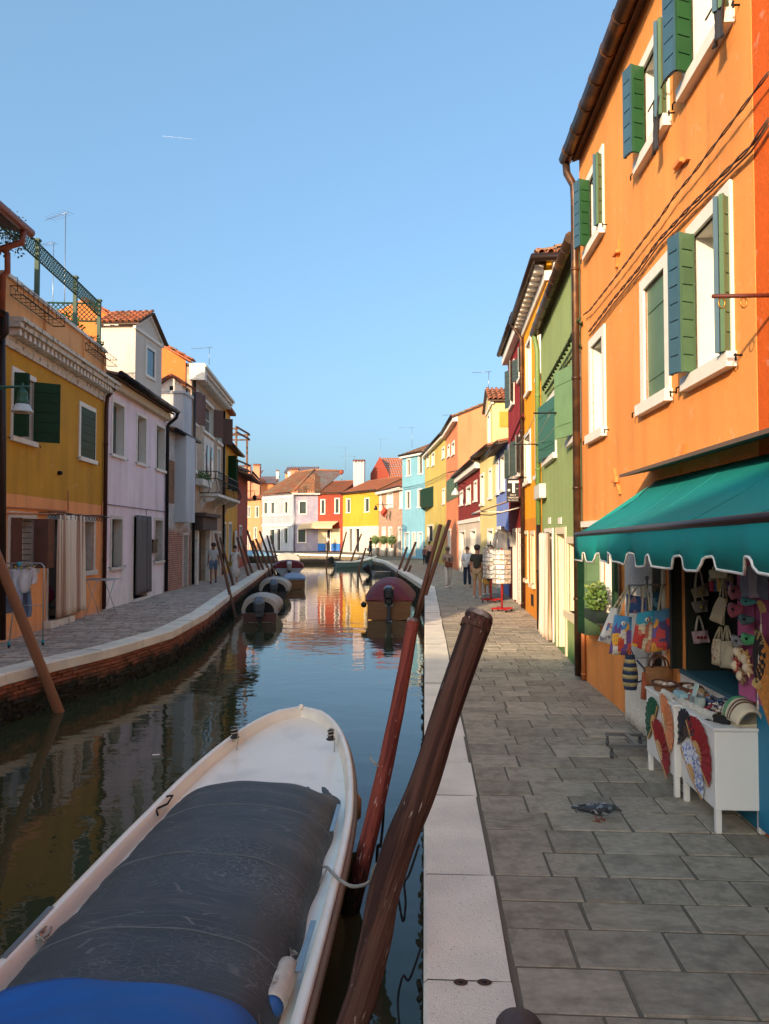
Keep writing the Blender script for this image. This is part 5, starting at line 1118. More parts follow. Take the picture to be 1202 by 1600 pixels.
def fan(label, px, py, X, r, a0, a1, m, sm=STK, k0=.38):
    """open folding fan lying on the plane x=X; angles as seen by the viewer"""
    R_ = V(ray(px,py)); k = X/R_.x; c = V((X, R_.y*k, H+R_.z*k))
    t = thing('folding_fan', label, 'fan', c, 0, 'folding fans on the cabinets'); n = 22; vs = []
    def pt(rr, a, off): return c + V((-off, -math.cos(R(a))*rr, math.sin(R(a))*rr))
    for i in range(n+1):
        a = a0+(a1-a0)*i/n; o = .004 + .009*(i%2)
        vs += [pt(r*k0,a,o), pt(r*.7,a,o+.001), pt(r*(1+.015*ru(-1,1)),a,o)]
    mb = MB(); mb.add(vs, [(3*i+q,3*i+3+q,3*i+4+q,3*i+1+q) for i in range(n) for q in (0,1)]); mb.build('leaf', m, t, solid=.003)
    mb = MB(); vs = [pt(.012,0,.004)]
    for i in range(n+1):
        a = a0+(a1-a0)*i/n; vs.append(pt(r*k0*1.02*(1 if i%2 else .93),a,.003+.004*(i%2)))
    mb.add(vs, [(0,i,i+1) for i in range(1,n+1)]); mb.build('sticks', sm, t, solid=.003)
    for a in (a0,a1): mb = MB(); d = pt(r,a,.012)-c; q = V((0,d.z,-d.y)).normalized()*.009; mb.prism([c+q*.5-V((.01,0,0)), c-q*.5-V((.01,0,0)), c+d-q, c+d+q], (-.004,0,0)); mb.build('guard', sm, t)
def sequin(name, c): return mat(name, c, .55, .35, 90, .8, 120)
fan('green feathery fan on the farther white cabinet',1022.8,1131.5,1.95,.225,54,227,sequin('fan_green','#1d5a3c'))
fan('orange fan on the farther white cabinet',1038,1132,1.95,.245,-45,105,sequin('fan_orange','#e08a5a'))
fan('red fan low on the farther white cabinet',1030.5,1175,1.945,.265,-33,134,sequin('fan_red','#9a1c22'))
fan('dark navy fan on the nearer white cabinet',1073,1150,1.995,.205,18,212,sequin('fan_navy','#23232f'),mat('fan_dark_wood','#4a3a34',.5))
fan('bright red fan on the nearer white cabinet',1089.5,1180,1.995,.28,-33,132,sequin('fan_red2','#a31a20'))
fan('white and blue patterned fan on the nearer white cabinet',1081,1213.5,1.99,.25,-20,140,mat('fan_white_blue','#d5d8e2',.6,.1,6,col2='#6a78b0',c2s=40,c2lo=.5,c2hi=.56))
# --- souvenirs on the cabinets
WICK = mat('wicker','#8a5c34',.7,.25,30,.5,60,stretch=(1,1,4)); WICKD = mat('wicker_dark','#5a3420',.7,.2,30,.4,60)
def basket(label, c, rx, ry, h, fill):
    t = thing('wicker_basket', label, 'basket', c, 0, 'baskets on the cabinet'); mb = MB(); n = 26; vs = []
    rows = 7
    for j in range(rows+1):
        f = .78+.22*j/rows
        for i in range(n):
            a = 2*PI*i/n; w_ = 1+.03*((i+j)%2); vs.append((c[0]+rx*f*w_*math.cos(a), c[1]+ry*f*w_*math.sin(a), c[2]+h*j/rows))
    mb.add(vs, [(j*n+i,j*n+(i+1)%n,(j+1)*n+(i+1)%n,(j+1)*n+i) for j in range(rows) for i in range(n)] + [tuple(range(n))[::-1]]); mb.build('weave', WICK, t, solid=.006)
    mb = MB(); mb.tube([(c[0]+rx*1.03*math.cos(2*PI*i/n),c[1]+ry*1.03*math.sin(2*PI*i/n),c[2]+h) for i in range(n)], .011, 6, close=True); mb.build('rim', WICKD, t)
    for k in range(14):
        a = ru(0,2*PI); q = ru(0,.7); mb = MB(); mb.ball((c[0]+rx*q*math.cos(a), c[1]+ry*q*math.sin(a), c[2]+h*.9), ru(.018,.03), 7, sz=.6); mb.build('trinket', fill[k%len(fill)], t)
    return t
SHELL = mat('shell_cream','#d8cdbd',.5,.15,20); SHELL2 = mat('shell_brown','#a98a72',.5,.2,20); LACE = mat('lace_white','#d9d6cd',.9,.15,50,.8,90)
basket('wicker basket of shells at the front corner of the farther cabinet', (2.06,6.50,.726), .10,.14,.06, [SHELL,SHELL2]); basket('second wicker basket of shells behind the first one', (2.2,6.28,.726), .08,.15,.075, [SHELL,SHELL2,LACE])
BEAD = [mat('bead_%d'%i, c, .25, .1, 5, coat=.5) for i,c in enumerate(('#a8431f','#7c2a4a','#2f4a7a','#4a3a34','#c07a2a','#6a6f78','#b0a3a8','#34506a','#8f2430','#c7bfb4'))]
def heap(name, label, c, rx, ry, h, n, sz, mats, cat, base=None):
    t = thing(name, label, cat, c, 0); rg = random.Random(hash(label) % 1000)
    mb = MB(); mb.cbox(c[0]-rx,c[1]-ry,c[2],c[0]+rx,c[1]+ry,c[2]+.015,.004); mb.build('tray', base or mat('tray_dark','#3a3634',.6), t)
    for k in range(n):
        p = V((c[0]+rg.uniform(-.85,.85)*rx, c[1]+rg.uniform(-.85,.85)*ry, c[2]+.02+rg.random()*h)); mb = MB(); s_ = sz*rg.uniform(.7,1.3)
        if k % 3 == 0: mb.tube([p+V((math.cos(a)*s_*1.6,math.sin(a)*s_*1.6,.3*s_*math.sin(a*2))) for a in [2*PI*i/10 for i in range(10)]], s_*.35, 5, close=True)
        else: mb.ball(p, s_, 6)
        mb.build('bead' if k%3 else 'bracelet', mats[k%len(mats)], t)
    return t
random.seed(11)
heap('bead_tray', 'tray of red and amber glass beads in the middle of the farther cabinet', (2.16,6.05,.726), .09,.12,.05, 46, .013, [BEAD[0],BEAD[4],BEAD[1],BEAD[9]], 'jewellery')
heap('bead_tray', 'tray of dark blue and grey beads at the back of the nearer cabinet', (2.24,5.84,.726), .08,.08,.07, 30, .014, [BEAD[2],BEAD[5],BEAD[7],BEAD[3]], 'jewellery')
heap('bead_tray', 'tray of purple and silver necklaces beside the bust', (2.16,5.62,.726), .09,.09,.06, 44, .012, [BEAD[6],BEAD[1],BEAD[9],BEAD[8]], 'jewellery')
def pack(label, a, b, z, r=.022):
    t = thing('bracelet_roll', label, 'bracelets', (V(a)+V(b))/2, 0, 'rolls of white bracelets'); a, b = V(a), V(b); n = 12
    for i in range(n):
        c = a.lerp(b, i/(n-1)); mb = MB(); d = (b-a).normalized(); e1 = V((-d.y,d.x,0)); mb.tube([c + e1*math.cos(g)*r + V((0,0,r+math.sin(g)*r)) for g in [2*PI*k/9 for k in range(9)]], .007, 5, close=True); mb.build('bracelet', LACE, t)
pack('roll of white bracelets on the farther cabinet beside the light blue box', (1.995,6.33,.726),(2.0,6.08,.726),.72)
pack('roll of white bracelets at the joint of the two cabinets', (2.02,5.98,.726),(2.06,5.72,.726),.72); pack('roll of white bracelets next to the black card stand', (2.05,5.68,.726),(2.09,5.5,.726),.72)
mb = MB(); mb.cbox(2.06,6.12,.726,2.13,6.28,.775,.004); tag(mb.build('light_blue_box', mat('box_light_blue','#a8cfd6',.5)), 'small light blue box behind the white bracelets', 'box')
mb = MB(); mb.prism([(2.05,5.415,.726),(2.13,5.34,.726),(2.13,5.34,.775),(2.05,5.415,.775)], (.03,.035,0)); tag(mb.build('card_stand', mat('stand_black','#151515',.5)), 'black card stand lying on the nearer cabinet', 'card stand')
mb = MB(); mb.prism([(2.1,5.9,.80),(2.1,5.98,.80),(2.13,5.98,.9),(2.13,5.9,.9)], (.006,0,0)); t = thing('card_holder','clear plastic card holder standing among the beads','card holder',(2.1,5.94,.726)); mb.build('panel', mat('clear_plastic','#b9cfc8',.15,.05,3), t); mb = MB(); mb.box(2.08,5.9,.726,2.16,5.98,.80); mb.build('base', mat('holder_grey','#8c9a97',.3), t)
for i in range(3):
    mb = MB(); mb.ob((2.03+.03*i,5.45-.05*i,.727),(.03,.01,0),(-.012,.045,0),(0,0,.002)); tag(mb.build('paper_tag', mat('stand_black','#151515',.5)), ['small dark card left of the black stand','small dark card in front of the black stand','small dark card right of the black stand'][i], 'card')
mb = MB(); mb.cbox(2.085,5.44,.726,2.19,5.56,.75,.004); tag(mb.build('ochre_tray', mat('ochre_tray','#b88a3a',.6)), 'flat ochre tray under the purple necklaces', 'tray')
# necklace bust
bu = thing('necklace_bust', 'cream curved display bust draped with green and brown necklaces', 'display bust', (2.22,5.36,.726)); CR = mat('bust_cream','#d8cbae',.7,.06,10)
def bust(u, v):
    a = R(20+150*v); w_ = .075*(1-.35*abs(2*u-1)**2); return V((2.23+(.085+.02*math.sin(PI*u))*math.cos(a), 5.36+.17*(1-2*u)*(.75+.25*math.sin(a)), .735+(.15+.02*math.sin(PI*u))*math.sin(a)*(.8+.2*math.sin(PI*u))))
mb = MB(); mb.grid(bust, 16, 14); mb.build('bust', CR, bu, solid=.018)
mb = MB(); mb.cbox(2.15,5.29,.7265,2.31,5.47,.742,.004); mb.build('base', CR, bu)
for q,c,nm in ((.3,'#2f8a5a','necklace'),(.42,'#2f8a5a','necklace'),(.62,'#5a3a2a','necklace'),(.72,'#5a3a2a','necklace')):
    mb = MB(); mb.tube([bust(q+.05*math.sin(k*.35),k/14)+V((-.006,0,.012)) for k in range(15)], .006, 5); mb.build(nm, mat('neck_'+c,c,.4), bu)
# --- garment rack with tote bags
YR = 7.25
rk = thing('bag_rack', 'metal rack on casters holding the printed tote bags', 'rack', (1.98,YR,0))
def rkp(px,py,y=YR): return D(px,py,y)
mb = MB(); b0 = rkp(981,914.5); b1 = rkp(1047,913.7); mb.tube([b0,b1], .009, 6); mb.build('top_bar', STEEL, rk)
pc = rkp(1012,1000); mb = MB(); mb.tube([(pc.x,YR,.1),(pc.x,YR,b0.z+.06)], .012, 8); mb.ball((pc.x,YR,b0.z+.07), .022); mb.build('post', STEEL, rk)
mb = MB(); c1 = rkp(979,1028); c2 = rkp(1040,1028); mb.tube([c1,c2], .007, 6); mb.build('lower_bar', STEEL, rk)
fy = [(1.72,6.98),(2.06,6.98),(1.78,7.38),(2.1,7.4)]
mb = MB(); mb.box(1.70,6.96,.10,2.08,7.0,.13); mb.build('foot_bar', STEEL, rk); mb = MB(); mb.box(1.76,7.36,.10,2.12,7.40,.13); mb.build('foot_bar', STEEL, rk); mb = MB(); mb.box(1.94,7.0,.10,1.98,7.36,.13); mb.build('foot_bar', STEEL, rk)
for (x,y) in fy:
    mb = MB(); mb.lathe((x-.012,y,.03), [(.03,0),(.03,.024)], 12, ax=V((1,0,0))); mb.lathe((x,y,.055), [(.012,0),(.012,.05)], 6); mb.build('caster', mat('caster_grey','#4a4a4c',.5), rk)
def print_mat(name, seed, pal, sky):
    """a printed picture of gabled houses: blocks of flat colour with windows"""
    m = bpy.data.materials.new(name); m.use_nodes = True; t = m.node_tree; N = t.nodes; Lk = t.links; b = N['Principled BSDF']; b.inputs['Roughness'].default_value = .85
    uv = N.new('ShaderNodeTexCoord'); mp = N.new('ShaderNodeMapping'); Lk.new(uv.outputs['UV'], mp.inputs[0]); mp.inputs['Location'].default_value = (seed*3.7,seed*1.3,0); mp.inputs['Rotation'].default_value = (0,0,.15*math.sin(seed*5))
    br = N.new('ShaderNodeTexBrick'); br.inputs['Scale'].default_value = 1; br.inputs['Brick Width'].default_value = .27; br.inputs['Row Height'].default_value = .45; br.inputs['Mortar Size'].default_value = .012; br.offset = .4
    br.inputs[1].default_value = (0,0,0,1); br.inputs[2].default_value = (1,1,1,1); br.inputs[3].default_value = (.5,.5,.5,1); Lk.new(mp.outputs[0], br.inputs[0])
    vo = N.new('ShaderNodeTexVoronoi'); vo.inputs['Scale'].default_value = 3.1; vo.inputs['Randomness'].default_value = .8; vo.distance = 'CHEBYCHEV'; Lk.new(mp.outputs[0], vo.inputs['Vector'])
    sp = N.new('ShaderNodeSeparateColor'); Lk.new(vo.outputs['Color'], sp.inputs[0])
    cr = N.new('ShaderNodeValToRGB'); cr.color_ramp.interpolation = 'CONSTANT'
    while len(cr.color_ramp.elements) < len(pal): cr.color_ramp.elements.new(.5)
    for i, c in enumerate(pal): e = cr.color_ramp.elements[i]; e.position = i/len(pal); e.color = (*hx(c),1)
    Lk.new(sp.outputs[0], cr.inputs[0])
    w2 = N.new('ShaderNodeTexBrick'); w2.inputs['Scale'].default_value = 1; w2.inputs['Brick Width'].default_value = .09; w2.inputs['Row Height'].default_value = .12; w2.inputs['Mortar Size'].default_value = .03; Lk.new(mp.outputs[0], w2.inputs[0]); w2.offset = 0
    su = N.new('ShaderNodeSeparateXYZ'); Lk.new(uv.outputs['UV'], su.inputs[0])
    ns = N.new('ShaderNodeTexNoise'); ns.inputs['Scale'].default_value = 4; Lk.new(mp.outputs[0], ns.inputs['Vector'])
    ad = N.new('ShaderNodeMath'); ad.operation = 'MULTIPLY_ADD'; ad.inputs[1].default_value = .7; Lk.new(ns.outputs['Fac'], ad.inputs[0]); Lk.new(su.outputs[1], ad.inputs[2])
    gt = N.new('ShaderNodeMath'); gt.operation = 'GREATER_THAN'; gt.inputs[1].default_value = 1.08; Lk.new(ad.outputs[0], gt.inputs[0])
    mw = N.new('ShaderNodeMix'); mw.data_type = 'RGBA'; ff = N.new('ShaderNodeMath'); ff.operation = 'MULTIPLY'; ff.inputs[1].default_value = .45; iv = N.new('ShaderNodeMath'); iv.operation = 'SUBTRACT'; iv.inputs[0].default_value = 1; Lk.new(w2.outputs['Fac'], iv.inputs[1]); Lk.new(iv.outputs[0], ff.inputs[0]); Lk.new(ff.outputs[0], mw.inputs[0]); Lk.new(cr.outputs[0], mw.inputs[6]); mw.inputs[7].default_value = (*hx('#4a4a58'),1)
    mx = N.new('ShaderNodeMix'); mx.data_type = 'RGBA'; Lk.new(gt.outputs[0], mx.inputs[0]); Lk.new(mw.outputs[2], mx.inputs[6]); mx.inputs[7].default_value = (*hx(sky),1); Lk.new(mx.outputs[2], b.inputs['Base Color']); return m
CAN = mat('canvas_natural','#cbbf9f',.9,.08,30,.4,90)
def bag(label, q, y, m, strap, strap_to, th=.035, sm=None, name='tote_bag', group='bags hanging at the shop', grad=0., y2=None, plane=None):
    """soft bag between four pixels TL,TR,BR,BL hanging at distance y; straps go up to strap_to"""
    T = [ (plane(*p) if plane else D(*p, y)) for p in q]; nrm = (T[1]-T[0]).cross(T[3]-T[0]).normalized(); nrm = nrm if nrm.y < 0 or plane else -nrm
    if plane and nrm.x > 0: nrm = -nrm
    c = sum(T, V())/4; t = thing(name, label, 'bag', c-UPV*(c.z-min(p.z for p in T)), 0, group)
    mb = MB(); n = 6; vs = []; uvs = []
    for s_ in (1,-1):
        for j in range(n+1):
            for i in range(n+1):
                u, v = i/n, j/n; p = T[0].lerp(T[1],u).lerp(T[3].lerp(T[2],u),v); bul = th*.5*(.25+.75*math.sin(PI*u)**.6*math.sin(PI*min(1,v*.85+.1))**.6) + .006*math.sin(9*u+5*v+y)
                vs.append(p+nrm*bul*s_); uvs.append((u,1-v))
    k = n+1; o2 = k*k; fs = [(j*k+i,j*k+i+1,(j+1)*k+i+1,(j+1)*k+i) for j in range(n) for i in range(n)]; fs += [tuple(x+o2 for x in f[::-1]) for f in fs]
    for i in range(n): fs += [(n*k+i,n*k+i+1,o2+n*k+i+1,o2+n*k+i),(i*k,(i+1)*k,o2+(i+1)*k,o2+i*k),(i*k+n,(i+1)*k+n,o2+(i+1)*k+n,o2+i*k+n)]
    mb.add(vs, fs, 0, True); b = mb.build('body', m, t); me = b.data; ul = me.uv_layers.new(name='UVMap')
    for lp in me.loops: ul.data[lp.index].uv = uvs[lp.vertex_index]
    if strap:
        for d in (.012,-.012):
            mb = MB(); a0 = T[0].lerp(T[1],.25)+nrm*d; a1 = T[0].lerp(T[1],.75)+nrm*d; tp = plane(*strap_to) if plane else D(*strap_to, y); tp = tp+nrm*d*.5
            pts = [a0, a0.lerp(tp,.5)+(a0-a1)*.08, tp+(a0-a1)*.06, tp+(a1-a0)*.06, a1.lerp(tp,.5)+(a1-a0)*.08, a1]; mb.tube(pts, .007, 5); mb.build('strap', sm or CAN, t)
    return t
pal1 = ['#c9452f','#e0a63a','#d8d3c4','#6a4a8a','#3a78b8','#d86a2a']; pal2 = ['#d8c9a8','#c23a34','#e0b23a','#7a9a4a','#c9785a','#3aa0b8']; pal3 = ['#b83a7a','#e0a040','#6a5a9a','#c94a4a','#4a4a7a','#e06a8a']
WT = mat('tote_white','#d8d6d2',.9,.06,20,.3,80)
t1 = bag('white tote bag with a small print at the far side of the rack', ((956,949),(968,951),(957,1007),(934,1001.5)), 7.42, WT, True, (982,915))
p_ = D(945.5,996,7.39); text_obj('lettering','Bura',.055,p_,(PI/2,R(-14),0),mat('print_navy','#2a2f55',.8),t1,.001)
mb = MB(); mb.grid(lambda u,v: D(950+9*u-5*v, 973+18*v+2*u, 7.385), 1, 1); o = mb.build('print', print_mat('print_small',4,pal1,'#d8d6d2'), t1); o.data.uv_layers.new(name='UVMap')
bag('tote bag printed with orange and purple houses, second from the far end', ((961,961),(987.5,964),(986,1024),(951.5,1022.5)), 7.30, print_mat('print_a',1,pal1,'#4f93c8'), True, (983,915))
bag('tote bag printed with yellow and white canal houses in the middle of the rack', ((996.5,958),(1022.7,953.5),(1014.5,1021),(987.5,1007.5)), 7.16, print_mat('print_b',2,pal2,'#3aa3c4'), True, (1009,914))
bag('tote bag printed with pink houses at the near end of the rack', ((1023.5,955),(1045,949.7),(1067.7,1009.7),(1016,1020)), 7.10, print_mat('print_c',3,pal3,'#4a7fa8'), True, (1036,913))
bag('purple tote bag hanging behind the pink printed one', ((1050,958),(1064.7,958),(1065,993),(1050,993)), 7.32, mat('bag_purple','#6a6488',.85,.2,9,col2='#4a5f8a',c2s=6), True, (1047,912), sm=mat('strap_lilac','#9a8fa8',.9))
pb1 = mat('pouch_blue','#3a5f9a',.7,.3,14,col2='#b08a9a',c2s=16,c2lo=.52,c2hi=.58); pb2 = mat('pouch_teal','#2a6a8a',.6,.3,14,col2='#7ab0c8',c2s=14,c2lo=.52,c2hi=.58)
bag('small blue patterned pouch hanging above the printed totes', ((979,928),(1010,934),(1009,960),(979,957)), 7.40, pb1, True, (1000,914)); bag('small teal shiny pouch hanging next to the blue pouch', ((1015,926),(1041,925),(1042,953),(1014,955)), 7.38, pb2, True, (1028,913))
bag('grey tote bag showing below the pink printed one', ((1018,1000),(1050,1000),(1066,1019),(1015,1024)), 7.36, mat('bag_grey','#8a8a90',.9,.1,9), False, None)
for (px,py,y_) in ((974.5,974,7.268),(1011.5,968.5,7.125)):
    c = D(px,py,y_); t = thing('bag_badge', 'round white badge printed on the %s tote bag' % ('orange and purple' if px < 1000 else 'yellow and white'), 'badge', c); mb = MB(); mb.lathe(c, [(.022,0),(.021,.003)], 14, ax=V((0,-1,0))); mb.build('disc', FRAME, t); mb = MB(); mb.prism([c+V((-.006,-.004,-.012)), c+V((.004,-.004,-.012)), c+V((.008,-.004,.01)), c+V((.001,-.004,.013))], (0,-.001,0)); mb.build('mark', DARK, t)
# striped woven backpack, wicker handbag, knitted scarf
bpk = thing('striped_backpack', 'blue and straw striped woven backpack hanging under the rack', 'backpack', D(985,1078,7.2)); c = D(985,1077,7.2)
for k in range(9):
    z0 = c.z+.325*k/9; f0 = .85+.25*math.sin(PI*min(1,k/7)); f1 = .85+.25*math.sin(PI*min(1,(k+1)/7)); mb = MB(); mb.lathe((c.x,c.y,z0), [(.066*f0*(1 if k<8 else .8),0),(.066*f1*(1 if k<7 else .8),.325/9)], 16); mb.build('band', [mat('weave_navy','#22324f',.8,.3,60,.6,90), mat('weave_straw','#a89a6a',.8,.25,60,.6,90)][k%2], bpk)
mb = MB(); mb.tube([c+V((.06,-.01,.28)), c+V((.13,-.01,.2)), c+V((.14,-.01,.1)), c+V((.07,-.01,.07))], .009, 6); mb.build('strap', mat('weave_navy','#22324f',.8), bpk); mb = MB(); mb.tube([c+V((-.04,0,.31)), c+V((0,0,.40)), c+V((.04,0,.31))], .007, 5); mb.build('strap', mat('weave_navy','#22324f',.8), bpk)
hb_ = thing('wicker_handbag', 'brown wicker handbag with round handles behind the farther cabinet', 'handbag', D(1028,1064,6.95)); c = D(1030,1068,6.95)
mb = MB(); mb.lathe((c.x,c.y,c.z-.05), [(.10,0),(.125,.08),(.13,.2)], 18, sy=.5); mb.build('weave', WICK, hb_)
for dy in (-.05,.05): mb = MB(); mb.tube([c+V((math.cos(g)*.075,dy,.15+math.sin(g)*.11)) for g in [PI*k/10 for k in range(11)]], .009, 6); mb.build('handle', WICKD, hb_)
sc = bag('rust knitted shawl hanging beside the wicker handbag', ((1004,1050),(1014,1052),(1013,1094),(1001,1092)), 6.95, mat('knit_rust','#a8583a',.9,.25,60,.9,120), False, None, name='knitted_shawl')
# curtains at the shop door
def curtain(label, P, w_, z0, z1, folds, amp, m, name='door_curtain', flare=0., seed=1):
    """hanging cloth: P(s, n, z) gives the place s metres along, n out"""
    rg = random.Random(seed); ph = [rg.uniform(0,6) for _ in range(4)]
    c = P(w_/2,0,z0); t = thing(name, label, 'curtain', c)
    def f(u, v):
        z = z1+(z0-z1)*v + .015*math.sin(u*folds*3+ph[2]); s_ = u*w_*(1+flare*v); n_ = amp*(.5+.5*v)*(math.sin(u*folds*2*PI+ph[0]+.5*math.sin(v*3+ph[1])) + .35*math.sin(u*folds*4.3*PI+ph[3])); return P(s_, n_, z)
    mb = MB(); mb.grid(f, int(folds*10), 14); mb.build('cloth', m, t, solid=.004); mb = MB(); mb.tube([P(-.05,0,z1+.01), P(w_+.05,0,z1+.01)], .01, 6); mb.build('rod', IRON, t); return t
curtain('white lace curtain at the shop door behind the bags', lambda s_,n,z: oh.P(yu(7.35)+s_, .10+n, z), .95, .05, 2.05, 11, .022, LACE, seed=2)
PINKC = mat('curtain_pink','#e6d0bd',.85,.06,4,col2='#c09078',c2s=1.,stretch=(6,6,.02),c2lo=.54,c2hi=.6)
curtain('pinkish striped curtain at the green house door', lambda s_,n,z: gh.P(d1[0]-.05+s_, .10+n, z), d1[1]-d1[0]+.15, .06, dt-.1, 7, .05, PINKC, seed=3)
# plant and its box at the shop window
plb = thing('window_plant', 'small leafy plant in a box on the orange house sill', 'plant', oh.P(yu(9.3),.1,1.0)); c = oh.P(yu(9.45),.14,1.28); foliage('foliage', c, .13,.2,.2, 330, LEAF, plb, .055, 31)
mb = MB(); oh.b(mb, yu(9.05), yu(9.7), .085, .24, 1.0, 1.12); mb.build('box', mat('box_dark_green','#26362c',.6), plb)
# --- goods hung in and beside the shop window
def onw(n): return lambda px,py: oh.P(*(lambda q:(q[0],n,q[1]))(oh.px(px,py,n)))
W2, W1, W0 = onw(-.25), onw(-.02), onw(.1)
FELT = mat('felt_grey','#8d867c',.95,.1,30,.5,90)
for (q,to,m_,lab) in ((((1080,921),(1105,911),(1107,931),(1084,935)),(1091,886),mat('felt_tan','#a59a80',.95,.1,30),'tan felt purse on a cord, top one in the shop window'),(((1080,941),(1106,937),(1105,956),(1086,958)),(1088,920),FELT,'grey felt purse with yellow flower, middle one in the window'),(((1081,987),(1106,985),(1109,1004),(1084,1006)),(1092,962),mat('felt_pink','#b59aa0',.95,.1,30),'pinkish felt purse with red flowers, lowest one in the window')):
    t = bag(lab, q, 6.66, m_, True, to, .03, mat('cord_white','#b5aa98',.9), 'felt_purse', 'felt purses in the shop window')
    cc = sum((D(*p,6.66) for p in q), V())/4+V((0,-.022,0))
    for k in range(3 if 'pink' in lab else 1): mb = MB(); mb.lathe(cc+V((.03*(k-1)*(1 if 'pink' in lab else 0),0,0)), [(.014,0),(.012,.008)], 8, ax=V((0,-1,0))); mb.build('flower', mat('flower_red','#9a2a30',.8) if 'pink' in lab else mat('flower_yellow','#c8b04a',.8), t)
for (q,to,lab) in ((((1124,932),(1136,936),(1130,977),(1108,967)),(1131,905),'natural canvas tote hanging tilted in the shop window'),(((1115,998),(1129,999),(1127,1042),(1112,1036)),(1126,980),'canvas tote with red print in front of the window ledge'),(((1128,1002),(1145,1002),(1147,1045),(1126,1043)),(1136,978),'plain canvas tote nearest the pink board'),(((1109,890),(1136,893),(1137,903),(1110,904)),(1122,878),'folded canvas bag under the awning edge')):
    bag(lab, q, 6, CAN if 'red' not in lab else mat('canvas_print','#cbbf9f',.9,.1,20,col2='#a85a4a',c2s=22,c2lo=.55,c2hi=.6), True, to, .04, CAN, plane=W1)
u0 = oh.px(1150,1000)[0]; 
bdz0, bdz1 = oh.px(1165,1085)[1], 2.02
mb = MB(); nh.b(mb, nh.L-.42, nh.L-.02, .035, .05, bdz0, bdz1); tag(mb.build('pink_board', mat('board_pink','#b85a8a',.85,.08,9)), 'pink display board beside the shop window hung with masks', 'display board')
mb = MB(); oh.b(mb, .01, .26, .035, .05, bdz0, bdz1); tag(mb.build('pink_cloth', mat('cloth_pink','#c0628f',.9,.1,9)), 'pink cloth panel next to the window opening behind the masks', 'display board')
mb = MB(); nh.b(mb, nh.L-1.4, nh.L-.44, .035, .05, bdz0+.2, bdz1); tag(mb.build('crimson_board', mat('board_crimson','#8a1c40',.85,.1,9)), 'crimson display board cut by the right edge under the awning', 'display board')
mb = MB(); nh.b(mb, nh.L-1.6, nh.L, .03, .045, .05, .95); tag(mb.build('blue_panel', mat('dado_blue','#1f7fa3',.6,.12,3)), 'blue lower wall panel behind the near cabinet', 'panel')
def mask(label, px0,py0,px1,py1, m):
    c = W0((px0+px1)/2,(py0+py1)/2); a = W0(px0,(py0+py1)/2); hh = abs(W0(px0,py0).z-W0(px0,py1).z)/2; w_ = min(.11,(c-a).length); t = thing('carnival_mask', label, 'mask', c-UPV*hh, 0, 'carnival masks')
    def f(u, v):
        s_ = 2*u-1; tt = 2*v-1; edge = (1-.55*abs(s_)**1.5); return c + oh.t*s_*w_ + UPV*(-tt*hh*edge + hh*.35*s_*s_) + oh.n*(.05*(1-s_*s_)*(1-.4*tt*tt))
    mb = MB(); mb.grid(f, 12, 8); mb.build('face', m, t, solid=.006)
    for sx in (-1,1):
        mb = MB(); e = f(.5+.22*sx,.42)+oh.n*.006; mb.add([e+oh.t*math.cos(g)*w_*.2+UPV*math.sin(g)*hh*.22 for g in [2*PI*k/10 for k in range(10)]], [tuple(range(10))]); mb.build('eye_hole', DARK, t, solid=.004)
for a in ((1141,913,1161,937,'#9a4a5a','dusty rose mask at the top of the pink board'),(1160,934,1182,946,'#4a9a98','teal glitter mask near the top of the pink board'),(1138,942,1163,965,'#a84a5e','red glitter mask beside the window opening'),(1155,960,1181,976,'#4a6a68','dark teal feathered mask in the middle of the pink board'),(1142,993,1170,1010,'#8a8a8c','silver grey mask under the middle masks'),(1159,989,1185,1008,'#4aa86a','green mask with white rim beside the silver one')): mask(a[5], *a[:4], mat('mask_'+a[4], a[4], .4, .3, 40, .4, 90))
for i,(px,py,c,lab) in enumerate(((1152,1018,'#d8c49a','cream jester doll face at the left of the cluster'),(1164,1030,'#c89a5a','golden jester doll face in the middle of the cluster'),(1149,1040,'#b8483a','red jester doll face at the lower left of the cluster'),(1167,1043,'#d8b88a','pale jester doll face with red collar at the lower right'),(1157,1056,'#8a6a4a','brown doll face lowest in the cluster'))):
    p = W0(px,py); t = thing('jester_doll', lab, 'doll', p-UPV*.05, 0, 'jester dolls'); mb = MB(); mb.ball(p, .03, 10, sz=1.25); mb.build('face', mat('doll_skin','#dcc9ac',.5), t); mb = MB()
    for k in range(7):
        g = 2*PI*k/7; mb.lathe(p+oh.n*-.01, [(.022,0),(.012,.05),(.003,.075)], 6, ax=(oh.t*math.cos(g)+UPV*math.sin(g))); 
    mb.build('ruffle', mat('doll_'+c,c,.7,.2,20), t)
def wfan(label, px, py, r, a0, a1, m, tas=False):
    c = W0(px,py); t = thing('hanging_fan', label, 'fan', c, 0, 'fans on the wall boards'); n = 16; mb = MB(); vs = [c]
    for i in range(n+1): a = R(a0+(a1-a0)*i/n); vs.append(c - oh.t*math.cos(a)*r*(1 if i%2 else .97) + UPV*math.sin(a)*r + oh.n*(.006*(i%2)))
    mb.add(vs, [(0,i,i+1) for i in range(1,n+1)]); mb.build('leaf', m, t, solid=.004)
    if tas: mb = MB(); mb.tube([c, c-UPV*.07], .003, 4); mb.lathe(c-UPV*.13, [(.009,0),(.006,.06)], 6); mb.build('tassel', SHELL, t)
FW = mat('fan_pale_wood','#c8a868',.6,.15,20); W0 = onw(.13)
for a in ((1189,958,.085,10,130,True,'pale wooden fan with tassel at the upper right of the boards'),(1194,914,.09,40,150,False,'pale wooden fan highest on the crimson board'),(1186,1006,.09,0,130,True,'pale wooden fan with tassel beside the green mask'),(1184,1078,.08,20,170,True,'pale wooden fan with tassel lowest on the boards')): wfan(a[6],a[0],a[1],a[2],a[3],a[4],FW,a[5])
